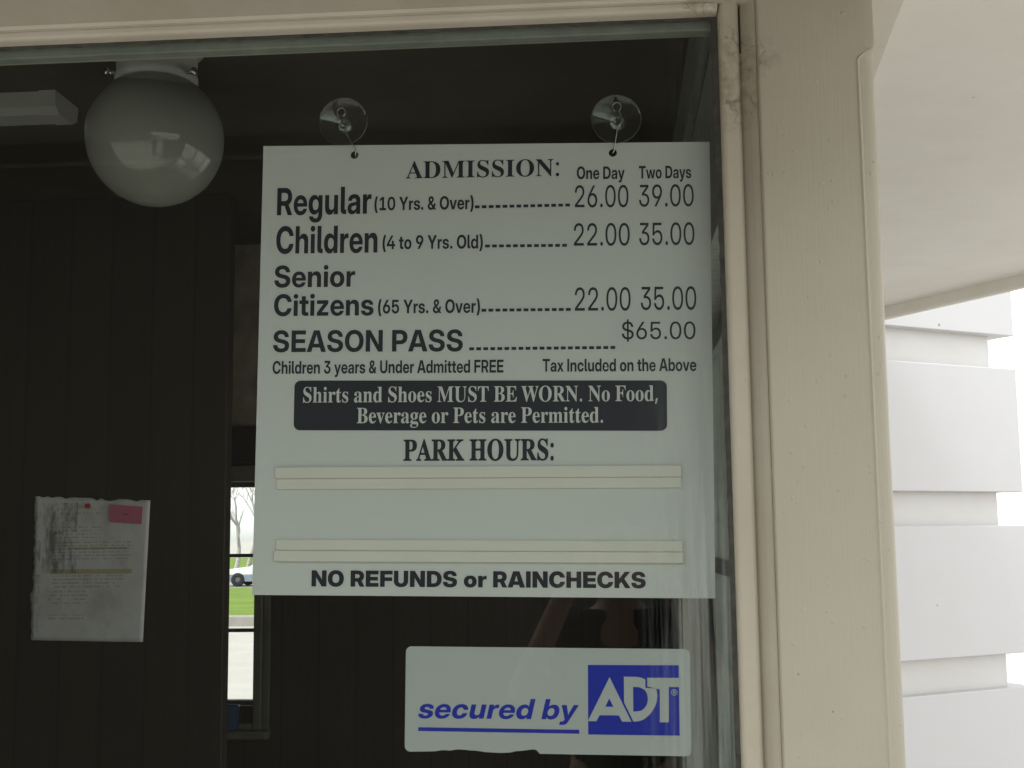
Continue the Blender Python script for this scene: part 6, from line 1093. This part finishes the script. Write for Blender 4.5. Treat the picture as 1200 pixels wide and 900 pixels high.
# dark blue cup on the rear sill, mostly behind the partition edge
cp = at(268.5, 850, 1, YB - 0.05)
zc0 = RZ0 - 0.066
b = MB()
b.lathe([(0.0001, 0.0), (0.024, 0.0), (0.026, 0.004), (0.030, 0.07), (0.0305, 0.072), (0.029, 0.0715), (0.0245, 0.006), (0.0001, 0.005)], (0, 0, 0), 'z', 28)
cup = b.build('cup', M['blue_cup'])
cup.location = (at(269, 840, 1, YB - 0.05).x, YB - 0.049, zc0 + 0.0005)
tag(cup, 'dark blue cup on the rear sill, half hidden by the partition', 'cup')

# ------------------------------------------------------------------ lettering
_tri = {}


def area(c):
    return 0.5 * sum(c[i][0] * c[(i + 1) % len(c)][1] - c[(i + 1) % len(c)][0] * c[i][1] for i in range(len(c)))


def inside(p, c):
    r = False
    for i in range(len(c)):
        (x0, y0), (x1, y1) = c[i], c[i - 1]
        if (y0 > p[1]) != (y1 > p[1]) and p[0] < (x1 - x0) * (p[1] - y0) / (y1 - y0) + x0:
            r = not r
    return r


def fill(loops):
    """outer loops with their holes -> vertices and triangles, all facing the same way"""
    big = max(loops, key=lambda c: abs(area(c)))
    sg = 1 if area(big) > 0 else -1
    outer = [c for c in loops if area(c) * sg > 0]
    holes = [c for c in loops if area(c) * sg < 0]
    V, T = [], []
    used = set()
    for o in outer:
        grp = [o]
        for k, h in enumerate(holes):
            if k not in used and inside(h[0], o):
                grp.append(h)
                used.add(k)
        n = len(V)
        flat = [p for c in grp for p in c]
        V += flat
        for a, b_, c in tessellate_polygon([[Vector((x, y, 0)) for x, y in g] for g in grp]):
            ar = (flat[b_][0] - flat[a][0]) * (flat[c][1] - flat[a][1]) - (flat[b_][1] - flat[a][1]) * (flat[c][0] - flat[a][0])
            if abs(ar) < 1e-12:
                continue
            T.append([a + n, b_ + n, c + n] if ar > 0 else [a + n, c + n, b_ + n])
    return V, T


def fill_nonzero(loops):
    """triangles of every region the loops wind around (loops may cross themselves)"""
    pts, edges = [], []
    for c in loops:
        n = len(pts)
        pts += [Vector(p) for p in c]
        edges += [(n + i, n + (i + 1) % len(c)) for i in range(len(c))]
    V, _, Fc, _, _, _ = delaunay_2d_cdt(pts, edges, [], 0, 1e-6)
    T = []
    for f in Fc:
        x = sum(V[i].x for i in f) / len(f)
        y = sum(V[i].y for i in f) / len(f)
        wn = 0
        for c in loops:
            for i in range(len(c)):
                (x0, y0), (x1, y1) = c[i - 1], c[i]
                if (y0 <= y) != (y1 <= y):
                    if x0 + (y - y0) / (y1 - y0) * (x1 - x0) > x:
                        wn += 1 if y1 > y0 else -1
        if wn:
            f = list(f)
            a, b_, c_ = V[f[0]], V[f[1]], V[f[2]]
            if (b_ - a).cross(c_ - a) < 0:
                f.reverse()
            T.append(f)
    return [(v.x, v.y) for v in V], T


def glyph(f, ch):
    if (f, ch) not in _tri:
        adv, s = GLYPHS[(f, ch)]
        loops = []
        for l in s:
            loops.append([(l[i] / 1000, l[i + 1] / 1000) for i in range(0, len(l), 2)])
        _tri[(f, ch)] = (adv, *fill_nonzero(loops))
    return _tri[(f, ch)]


def lettering(row, y, mat, parent, name='lettering'):
    _, txt, f, fl, x0, z0, em, xs, slope = row
    b = MB()
    pen = 0.0
    for ch in txt:
        if ch == ' ':
            pen += 0.25 if f[0] == 's' and f != 'semi' else 0.24
            continue
        adv, V, T = glyph(f, ch)
        P = []
        for gx, gz in V:
            X = (gx + pen) * em * xs
            P.append((x0 + X, y, z0 + gz * em + X * slope))
        b.add(P, T)
        pen += adv
    return b.build(name, mat, parent)


def flat(loops, y, mat, parent, name):
    V, T = fill(loops)
    b = MB()
    b.add([(x, y, z) for x, z in V], T)
    return b.build(name, mat, parent)


def rrect(x0, x1, z0, z1, r, n=6):
    out = []
    for cx, cz, a0 in ((x1 - r, z1 - r, 0), (x0 + r, z1 - r, 90), (x0 + r, z0 + r, 180), (x1 - r, z0 + r, 270)):
        out += [(cx + r * math.cos(R(a0 + 90 * k / n)), cz + r * math.sin(R(a0 + 90 * k / n))) for k in range(n + 1)]
    return out


# ------------------------------------------------------------------ admission sign
SW = 0.61256 / 2
rot = Matrix.Rotation(0.03078737, 3, 'Z') @ Matrix.Rotation(0.01695561, 3, 'X') @ Matrix.Rotation(0.01631735, 3, 'Y')
sign = empty('admission_sign', 'square white admission price sign with black lettering hanging inside the window', 'sign', (-0.16630997, 0.02, 1.87710218))
sign.rotation_euler = rot.to_euler()
bm_ = MB()
HOLES = ((-0.1795, 0.2927), (0.1750, 0.2923))
outer = [(-SW, -SW), (SW, -SW), (SW, SW), (-SW, SW)]
holes = [[(hx + 0.0056 * math.cos(-2 * math.pi * k / 20), hz + 0.0056 * math.sin(-2 * math.pi * k / 20)) for k in range(20)] for hx, hz in HOLES]
V, T = fill([outer] + holes)
nV = len(V)
vv = [(x, 0.0, z) for x, z in V] + [(x, 0.003, z) for x, z in V]
ff = [list(t) for t in T] + [[t[0] + nV, t[2] + nV, t[1] + nV] for t in T]
st = 0
for lp in [outer] + holes:
    L_ = len(lp)
    for i in range(L_):
        j = (i + 1) % L_
        ff.append([st + j, st + i, st + i + nV, st + j + nV])
    st += L_
bm_.add(vv, ff)
board = bm_.build('sign_board', M['sign'], sign)
TY = -0.0005
pb_ = flat([rrect(-0.2553, 0.2454, -0.0868, -0.0195, 0.0085)], TY, M['ink'], sign, 'notice_panel')
pt = flat([[(0.1791, 0.0192), (0.2964, 0.0197), (0.2964, 0.0708), (0.1791, 0.0705)]], TY, M['patch'], sign, 'price_patch')
for row in TEXT:
    if row[0] != 's':
        continue
    if row[3] == 'w':
        lettering(row, TY - 0.0004, M['sign'], pb_)
    elif row[1] == '$65.00':
        lettering(row, TY - 0.0004, M['ink'], pt)
    else:
        lettering(row, TY, M['ink'], sign)
        if row[3] == 'h' or row[2] == 'serif':
            pass
# dashed leaders
for (ax, az), (bx, bz), cnt in (((-0.0128, 0.2184), (0.1167, 0.2201), 14), ((0.0015, 0.1641), (0.1125, 0.1644), 12), ((-0.0028, 0.0759), (0.1176, 0.0767), 13), ((-0.0189, 0.0234), (0.1772, 0.0249), 21)):
    b = MB()
    step = (bx - ax) / (cnt - 0.32)
    for k in range(cnt):
        x = ax + k * step
        z = az + (bz - az) * (x - ax) / (bx - ax)
        b.add([(x, TY, z - 0.0020), (x + step * 0.68, TY, z - 0.0020), (x + step * 0.68, TY, z + 0.0020), (x, TY, z + 0.0020)], [[0, 1, 2, 3]])
    b.build('dotted_leader', M['ink'], sign)


def channel(x0, x1, z0, z1, s0, zm, up_over, tilt):
    """two-lipped plastic channel for the opening hours cards"""
    b = MB()
    sh = Matrix.Rotation(tilt, 4, 'Y')
    c = Vector(((x0 + x1) / 2, 0, (z0 + z1) / 2))
    m = Matrix.Translation(c) @ sh @ Matrix.Translation(-c)
    hi, lo = (0.0042, 0.0022) if up_over else (0.0022, 0.0042)
    dx = (0.0, 0.0018) if up_over else (0.0018, 0.0)
    b.box(x0 + dx[0], x1 - dx[0] * 0.3, -hi, -0.0003, zm + 0.0002, z1, 0.0006, m)
    b.box(x0 + dx[1], x1 - dx[1] * 0.3, -lo, -0.0003, z0, zm, 0.0006, m)
    return b.build('card_channel', M['strip'], sign)


channel(-0.2783, 0.2637, -0.1643, -0.1348, 0, -0.1500, True, -0.0075)
channel(-0.2772, 0.2654, -0.2612, -0.2323, 0, -0.2470, False, -0.0018)

# ------------------------------------------------------------------ suction cups with wire hooks
CUPS = ((402, 142, 399.5, 131, 402, 145, (415.3, 181.5), 'left clear suction cup on the glass, its wire hook slanting to the sign'),
        (722, 139, 722.8, 124.5, 723, 140.5, (718.2, 179), 'right clear suction cup on the glass, its wire hook hanging straight'))
for u, v, ru, rv, ku, kv, (hu, hv), lab in CUPS:
    c = at(u, v, 1, 0.002)
    cupt = empty('suction_cup', lab, 'suction cup', c, 'clear suction cups holding the admission sign')
    rc = 0.0335
    b = MB()
    b.lathe([(rc, 0.0005), (rc * 1.01, 0.0012), (rc * 0.995, 0.0020), (rc * 0.9, 0.0040), (rc * 0.7, 0.0066), (rc * 0.5, 0.0085), (rc * 0.34, 0.0100), (0.0085, 0.0115), (0.0001, 0.0118)], (0, 0, 0), 'y', 56)
    cupm = b.build('cup_disc', M['clear'], cupt)
    b = MB()
    b.tube([(rc * math.cos(R(a)), 0.0012, rc * math.sin(R(a))) for a in range(0, 361, 10)], 0.0006, 6)
    b.tube([(rc * 0.42 * math.cos(R(a)), 0.0095, rc * 0.42 * math.sin(R(a))) for a in range(0, 361, 15)], 0.0003, 6)
    b.build('cup_rim', M['clear'], cupm)
    k = at(ku, kv, 1, 0.012) - c
    b = MB()
    b.lathe([(0.0055, 0.0), (0.0050, 0.003), (0.0062, 0.0048), (0.0100, 0.0062), (0.0106, 0.0085), (0.0088, 0.0105), (0.004, 0.0115), (0.0001, 0.0117)], (k.x, 0.0119, k.z), 'y', 28)
    b.build('knob', M['knob'], cupt)
    b = MB()
    b.lathe([(0.0001, 0), (0.0024, 0.0004), (0.003, 0.0014), (0.0016, 0.0026), (0.0001, 0.003)], (k.x - 0.0032, 0.0205, k.z + 0.0018), 'y', 12)
    b.build('moulding_nub', M['steel'], cupt)
    rg = at(ru, rv, 1, 0.015) - c
    ys = 0.02 - 0.0051 + 0.0308 * (at(hu, hv, 1, 0.015).x + 0.1663) - 0.0013
    hp = at(hu, hv, 1, ys) - c
    rr = 0.0058
    b = MB()
    pts = [(rg.x + rr * math.cos(R(a)), 0.0150 + 0.0004 * math.sin(R(a)), rg.z + rr * 1.1 * math.sin(R(a))) for a in range(-60, 241, 15)]
    b.tube(pts, 0.00085, 7)
    ks = Vector((k.x + 0.001, min(0.0130, ys - c.y + 0.002), k.z - 0.0075))
    mid = ks.lerp(Vector((hp.x + 0.002, ys - c.y, hp.z + 0.006)), 0.9)
    b.tube([(rg.x + rr * 0.5, 0.0150, rg.z - rr), tuple(k + Vector((0.0088, 0.0125 - k.y, 0))), tuple(ks), tuple(mid), (hp.x + 0.0022, ys - c.y, hp.z + 0.004), (hp.x + 0.0012, ys - c.y + 0.0004, hp.z + 0.0016), (hp.x - 0.0005, 0.0215, hp.z + 0.0005), (hp.x - 0.001, 0.0255, hp.z + 0.004)], 0.00085, 7)
    b.build('wire_hook', M['steel'], cupt)

# ------------------------------------------------------------------ alarm company sticker on the inside of the glass
stk = empty('window_sticker', 'silver white alarm company sticker with blue print at the bottom of the window', 'sticker', (-0.08623014, 0.004, 1.43959856), rot=(0, 0.0142221, 0))
X0, X1, Z0, Z1 = -0.1835, 0.1835, -0.0667, 0.0667
r_ = 0.0075
out = rrect(X0, X1, Z0, Z1, r_)
torn = [(-0.1442, -0.0658), (-0.1340, -0.0640), (-0.1239, -0.0645), (-0.1150, -0.0628), (-0.1057, -0.0632), (-0.0985, -0.0640), (-0.0915, -0.0640), (-0.0794, -0.0656), (-0.0600, -0.0664), (-0.0472, -0.0658), (-0.0400, -0.0640), (-0.0311, -0.0632), (-0.017, -0.0612), (-0.013, -0.0622), (-0.009, -0.0667)]
k_ = next(i for i, p in enumerate(out) if p[0] > 0 and p[1] < -0.06)
out = out[:k_] + torn + out[k_:]
b = MB()
b.prism(out, -0.0004, 0.0, 'y')
b.build('sticker_film', M['sticker'], stk)
KY = -0.0007
A_o = [(0.0806, 0.0305), (0.1081, -0.0249), (0.0962, -0.0249), (0.0922, -0.0173), (0.0676, -0.0173), (0.0635, -0.0249), (0.0533, -0.0249), (0.0533, -0.0235)]
A_i = [(0.0800, 0.0038), (0.0854, -0.0066), (0.0750, -0.0066)]
def spl(P, n=4):
    o = []
    L_ = len(P)
    for i in range(L_ - 1):
        a, b_, c, d = (Vector(P[max(i - 1, 0)]), Vector(P[i]), Vector(P[i + 1]), Vector(P[min(i + 2, L_ - 1)]))
        for k in range(n):
            t = k / n
            o.append(tuple(0.5 * ((2 * b_) + (c - a) * t + (2 * a - 5 * b_ + 4 * c - d) * t * t + (3 * b_ - a - 3 * c + d) * t ** 3)))
    o.append(P[-1])
    return o


D_o = [(0.0989, 0.0313)] + spl([(0.1137, 0.0313), (0.1207, 0.0303), (0.1261, 0.0281)]) + [(0.1261, 0.0178), (0.1395, 0.0168)] + spl([(0.1401, 0.0165), (0.1413, 0.0071), (0.1392, -0.0029), (0.1335, -0.0129), (0.1264, -0.0199), (0.1195, -0.0235), (0.1106, -0.0248)]) + [(0.0989, -0.0010)]
D_i = [(0.1105, 0.0187)] + spl([(0.1186, 0.0183), (0.1257, 0.0144), (0.1289, 0.0069), (0.1283, -0.0018), (0.1244, -0.0080), (0.1196, -0.0111), (0.1105, -0.0122)])
T_o = [(0.1286, 0.0303), (0.1690, 0.0306), (0.1690, 0.0192), (0.1558, 0.0191), (0.1555, -0.0249), (0.1440, -0.0251), (0.1444, 0.0159), (0.1286, 0.0194)]
# blue emblem square: solid, with the light letters laid on it; the T's bar runs out through the right edge
sq = flat([[(0.0530, 0.0455), (0.0530, -0.0416), (0.1690, -0.0413), (0.1690, 0.0463)]], KY, M['blue'], stk, 'emblem_square')
for nm, lp in (('emblem_letter', [A_o, A_i]), ('emblem_letter', [D_o, D_i]), ('emblem_letter', [T_o])):
    lp = [l if (area(l) > 0) == (k == 0) else l[::-1] for k, l in enumerate(lp)]
    flat(lp, KY - 0.0004, M['sticker'], sq, nm)
# registered mark beside the T
cx, cz = 0.1628, 0.0124
ringo = [(cx + 0.0040 * math.cos(2 * math.pi * k / 24), cz + 0.0040 * math.sin(2 * math.pi * k / 24)) for k in range(24)]
ringi = [(cx + 0.0032 * math.cos(-2 * math.pi * k / 24), cz + 0.0032 * math.sin(-2 * math.pi * k / 24)) for k in range(24)]
flat([ringo, ringi], KY - 0.0004, M['sticker'], sq, 'registered_ring')
b = MB()
adv, V, T = glyph('bold', 'R')
b.add([(cx + (x - 0.31) * 0.0058, KY - 0.0004, cz + (z - 0.36) * 0.0058) for x, z in V], T)
b.build('registered_letter', M['sticker'], sq)
for row in TEXT:
    if row[0] == 'k':
        lettering(row, KY, M['blue'], stk)
flat([[(-0.1661, -0.0405), (0.0415, -0.0408), (0.0415, -0.0360), (-0.1661, -0.0358)]], KY, M['blue'], stk, 'underline')

# ------------------------------------------------------------------ beyond the rear window: parked car and bare trees
cw = at(278.5, 687.5, 2, GZ + 0.004)
car = empty('parked_car', 'white car parked beyond the lawn, seen through the rear window', 'car', (cw.x, cw.y, GZ + 0.004))
prof = [(-0.85, 0.28), (-0.88, 0.50), (-0.84, 0.66), (-0.30, 0.80), (0.55, 0.90), (1.30, 1.36), (1.6, 1.44), (2.7, 1.42), (3.35, 0.98), (3.75, 0.92), (3.82, 0.60), (3.78, 0.28)]
low = [(-0.85, 0.28), (-0.88, 0.50), (3.82, 0.52), (3.78, 0.28)]
up = [(-0.875, 0.505)] + prof[2:10] + [(3.815, 0.525)]
b = MB()
b.prism(up, 0.0, 1.68, 'y')
b.build('body', M['car_paint'], car, None, 0.05)
b = MB()
b.prism([(-0.84, 0.22), (-0.90, 0.30), (-0.90, 0.50), (3.84, 0.52), (3.84, 0.30), (3.78, 0.22)], -0.012, 1.692, 'y')
b.build('bumper_skirt', M['car_low'], car, None, 0.02)
b = MB()
b.prism([(0.72, 0.95), (1.34, 1.31), (1.62, 1.36), (1.95, 1.36), (1.95, 0.96)], -0.006, 0.004, 'y')
b.prism([(2.0, 0.96), (2.0, 1.36), (2.66, 1.34), (3.15, 1.0), (3.1, 0.97)], -0.006, 0.004, 'y')
b.build('side_window', M['car_glass'], car)
b = MB()
wv = [(0.575, 0.925), (1.285, 1.355)]
b.add([(wv[0][0] - 0.012, 0.12, wv[0][1] + 0.012), (wv[0][0] - 0.012, 1.56, wv[0][1] + 0.012), (wv[1][0] - 0.012, 1.46, wv[1][1] + 0.012), (wv[1][0] - 0.012, 0.22, wv[1][1] + 0.012)], [[0, 1, 2, 3]])
b.build('windscreen', M['car_glass'], car)
for wx in (0.0, 2.75):
    for wy in (-0.065, 1.55):
        b = MB()
        b.lathe([(0.17, 0.0), (0.27, 0.0), (0.305, 0.03), (0.31, 0.1), (0.305, 0.17), (0.27, 0.2), (0.17, 0.2)], (wx, wy, 0.31), 'y', 28)
        wh = b.build('wheel', M['tyre'], car)
        b = MB()
        b.lathe([(0.0001, 0.04), (0.06, 0.035), (0.17, 0.045), (0.17, 0.17), (0.0001, 0.18)], (wx, wy, 0.31), 'y', 20)
        b.build('rim', M['tyre_hub'], wh)
for hy in (0.05, 1.33):
    b = MB()
    b.box(-0.90, -0.80, hy, hy + 0.3, 0.54, 0.66, 0.02)
    b.build('headlight', M['lamp'], car)


def bare_tree(x, y, h, seed, lab):
    rnd = random.Random(seed)
    t = empty('bare_tree', lab, 'tree', (x, y, GZ), 'bare trees beyond the road')
    tr, cr = MB(), MB()

    def grow(mb, p, d, L, r, lev):
        pts, rs = [p], [r]
        for i in range(4):
            d = (d + Vector((rnd.gauss(0, .12), rnd.gauss(0, .12), rnd.gauss(0.05, .06)))).normalized()
            p = p + d * L / 4
            pts.append(p)
            rs.append(r * (1 - 0.42 * (i + 1) / 4))
        mb.tube(pts, rs, 6 if lev < 2 else 4, False)
        if lev >= 4:
            return
        for k in range(4 if lev < 3 else 3):
            a = rnd.uniform(0, 2 * math.pi)
            q = pts[rnd.choice((2, 3, 4, 4))]
            dd_ = (d + Vector((math.cos(a), math.sin(a), 0.25)) * rnd.uniform(0.5, 0.95)).normalized()
            grow(cr, q, dd_, L * rnd.uniform(0.55, 0.78), rs[-1] * 0.72, lev + 1)
    grow(tr, Vector((0, 0, 0)), Vector((0, 0, 1)), h * 0.36, h * 0.022, 0)
    tr.build('trunk', M['bark'], t)
    cr.build('crown', M['bark'], t)


for u, dist, h, sd_, lab in ((277, 84, 8.5, 1, 'leftmost bare tree seen through the upper pane of the rear window'), (291, 92, 9.5, 2, 'bare tree right of the pane centre, beyond the road')):
    d = ray(u, 640)
    p = CAM + d * (dist / d.y)
    bare_tree(p.x, p.y, h, sd_, lab)

# ------------------------------------------------------------------ the photographer, seen only as a dim mirror image in the pane
def skin_mesh(name, joints, bones, mat, parent, root_i=0):
    me = bpy.data.meshes.new(name)
    names = list(joints)
    me.from_pydata([joints[k][0] for k in names], [(names.index(a), names.index(b_)) for a, b_ in bones], [])
    me.materials.append(mat)
    o = bpy.data.objects.new(name, me)
    COL.objects.link(o)
    o.parent = parent
    o.modifiers.new('skin', 'SKIN').use_smooth_shade = True
    for i, k in enumerate(names):
        r = joints[k][1]
        me.skin_vertices[0].data[i].radius = r if isinstance(r, tuple) else (r, r)
        me.skin_vertices[0].data[i].use_root = (i == root_i)
    sb = o.modifiers.new('smooth', 'SUBSURF')
    sb.levels = 2
    sb.render_levels = 2
    return o


M['skin'] = plain('light_skin', (0.42, 0.25, 0.18), 0.5, var=0.1)
M['shirt'] = plain('black_shirt_cloth', (0.02, 0.02, 0.024), 0.9, bstr=0.3)
M['denim'] = plain('dark_denim', (0.03, 0.04, 0.075), 0.9, bstr=0.3)
M['hair'] = plain('dark_brown_hair', (0.03, 0.02, 0.014), 0.6, bstr=0.6, bscale=120)
M['shoe'] = plain('black_shoe_leather', (0.02, 0.02, 0.02), 0.4)
M['cam_body'] = plain('silver_camera_shell', (0.30, 0.30, 0.31), 0.35)
per = empty('person', 'person in black shirt holding a small camera up, mirrored faintly in the window pane', 'person', (0.02, -1.98, 0.0))
J = {'pelvis': ((0, 0, 0.95), (0.15, 0.105)), 'waist': ((0, 0.0, 1.10), (0.135, 0.095)), 'chest': ((0, -0.01, 1.29), (0.16, 0.11)), 'neck0': ((0, 0.01, 1.44), (0.075, 0.065)), 'neck': ((0, 0.035, 1.50), (0.056, 0.056)), 'skull0': ((0, 0.065, 1.60), (0.066, 0.08)), 'skull1': ((0, 0.062, 1.685), (0.076, 0.092)), 'skull2': ((0, 0.05, 1.735), (0.055, 0.065))}
Bn = [('pelvis', 'waist'), ('waist', 'chest'), ('chest', 'neck0'), ('neck0', 'neck'), ('neck', 'skull0'), ('skull0', 'skull1'), ('skull1', 'skull2')]
for s, n_ in ((-1, 'l'), (1, 'r')):
    J['sh' + n_] = ((s * 0.175, -0.005, 1.40), 0.062)
    J['el' + n_] = ((s * 0.285, 0.11, 1.20), 0.043)
    J['wr' + n_] = ((s * 0.115, 0.262, 1.56), 0.027)
    J['hip' + n_] = ((s * 0.095, 0, 0.88), 0.095)
    J['kn' + n_] = ((s * 0.11, 0.02, 0.49), 0.06)
    J['an' + n_] = ((s * 0.12, -0.02, 0.09), 0.042)
    J['toe' + n_] = ((s * 0.135, 0.13, 0.045), 0.036)
    Bn += [('chest', 'sh' + n_), ('sh' + n_, 'el' + n_), ('el' + n_, 'wr' + n_), ('pelvis', 'hip' + n_), ('hip' + n_, 'kn' + n_), ('kn' + n_, 'an' + n_), ('an' + n_, 'toe' + n_)]
body = skin_mesh('body', J, Bn, M['skin'], per)
S_ = {k: (J[k][0], tuple(v + 0.014 for v in J[k][1]) if isinstance(J[k][1], tuple) else J[k][1] + 0.016) for k in ('pelvis', 'waist', 'chest', 'shl', 'shr')}
for n_ in 'lr':
    a, b2 = Vector(J['sh' + n_][0]), Vector(J['el' + n_][0])
    S_['cf' + n_] = (tuple(a.lerp(b2, 0.62)), 0.066)
S_['neck0'] = ((0, 0.005, 1.43), (0.088, 0.075))
skin_mesh('shirt', S_, [('pelvis', 'waist'), ('waist', 'chest'), ('chest', 'neck0'), ('chest', 'shl'), ('chest', 'shr'), ('shl', 'cfl'), ('shr', 'cfr')], M['shirt'], per)
T_ = {'belt': ((0, 0, 0.99), (0.158, 0.113)), 'pelvis': ((0, 0, 0.93), (0.166, 0.12))}
tb = [('belt', 'pelvis')]
for n_ in 'lr':
    for k, ex in (('hip', 0.016), ('kn', 0.016), ('an', 0.022)):
        T_[k + n_] = (J[k + n_][0], J[k + n_][1] + ex)
    tb += [('pelvis', 'hip' + n_), ('hip' + n_, 'kn' + n_), ('kn' + n_, 'an' + n_)]
skin_mesh('trousers', T_, tb, M['denim'], per)
for s in (-1, 1):
    skin_mesh('shoe', {'heel': ((s * 0.12, -0.05, 0.05), 0.05), 'mid': ((s * 0.127, 0.05, 0.048), 0.05), 'tip': ((s * 0.14, 0.17, 0.04), 0.04)}, [('heel', 'mid'), ('mid', 'tip')], M['shoe'], per)
b = MB()
b.lathe([(0.0001, 0.118), (0.05, 0.108), (0.082, 0.075), (0.094, 0.03), (0.092, -0.01), (0.080, -0.02)], (0, 0.043, 1.685), 'z', 28)
b.build('hair', M['hair'], per)
b = MB()
b.tube([(0, 0.145, 1.665), (0, 0.165, 1.640), (0, 0.160, 1.620)], [0.008, 0.014, 0.009], 10)
b.build('nose', M['skin'], body)
for s in (-1, 1):
    b = MB()
    b.lathe([(0.0001, 0.0), (0.016, 0.004), (0.020, 0.010), (0.0001, 0.014)], (s * 0.088 - 0.007, 0.05, 1.645), 'x', 14)
    b.build('ear', M['skin'], body)
    hand = {'w': ((s * 0.115, 0.262, 1.56), 0.026), 'p': ((s * 0.090, 0.275, 1.600), (0.034, 0.018)), 'k': ((s * 0.076, 0.280, 1.635), (0.036, 0.015))}
    hb = [('w', 'p'), ('p', 'k')]
    for q, (dx, L_) in enumerate(((-0.004, 0.060), (0.0, 0.068), (0.004, 0.062), (0.008, 0.048))):
        zz = 1.615 + 0.014 * q
        hand['a%d' % q] = ((s * (0.080 + dx * 0.3), 0.292, zz), 0.0092)
        hand['b%d' % q] = ((s * (0.066 + dx), 0.318, zz + 0.004), 0.0085)
        hand['c%d' % q] = ((s * (0.066 + dx - L_ * 0.45), 0.323, zz + 0.004), 0.0075)
        hb += [('p' if q < 2 else 'k', 'a%d' % q), ('a%d' % q, 'b%d' % q), ('b%d' % q, 'c%d' % q)]
    hand['t0'] = ((s * 0.078, 0.262, 1.615), 0.011)
    hand['t1'] = ((s * 0.055, 0.258, 1.622), 0.009)
    hb += [('p', 't0'), ('t0', 't1')]
    skin_mesh('hand', hand, hb, M['skin'], body)
dc = empty('compact_camera', 'small silver camera held up by the mirrored photographer', 'camera', (0.02, -1.69, 1.60))
b = MB()
b.box(-0.056, 0.056, -0.018, 0.018, 0.0, 0.072, 0.006)
b.build('camera_shell', M['cam_body'], dc)
b = MB()
b.lathe([(0.026, 0.018), (0.026, 0.030), (0.022, 0.034), (0.018, 0.030), (0.0001, 0.029)], (0, 0, 0.036), 'y', 28)
b.build('camera_lens', M['shoe'], dc)
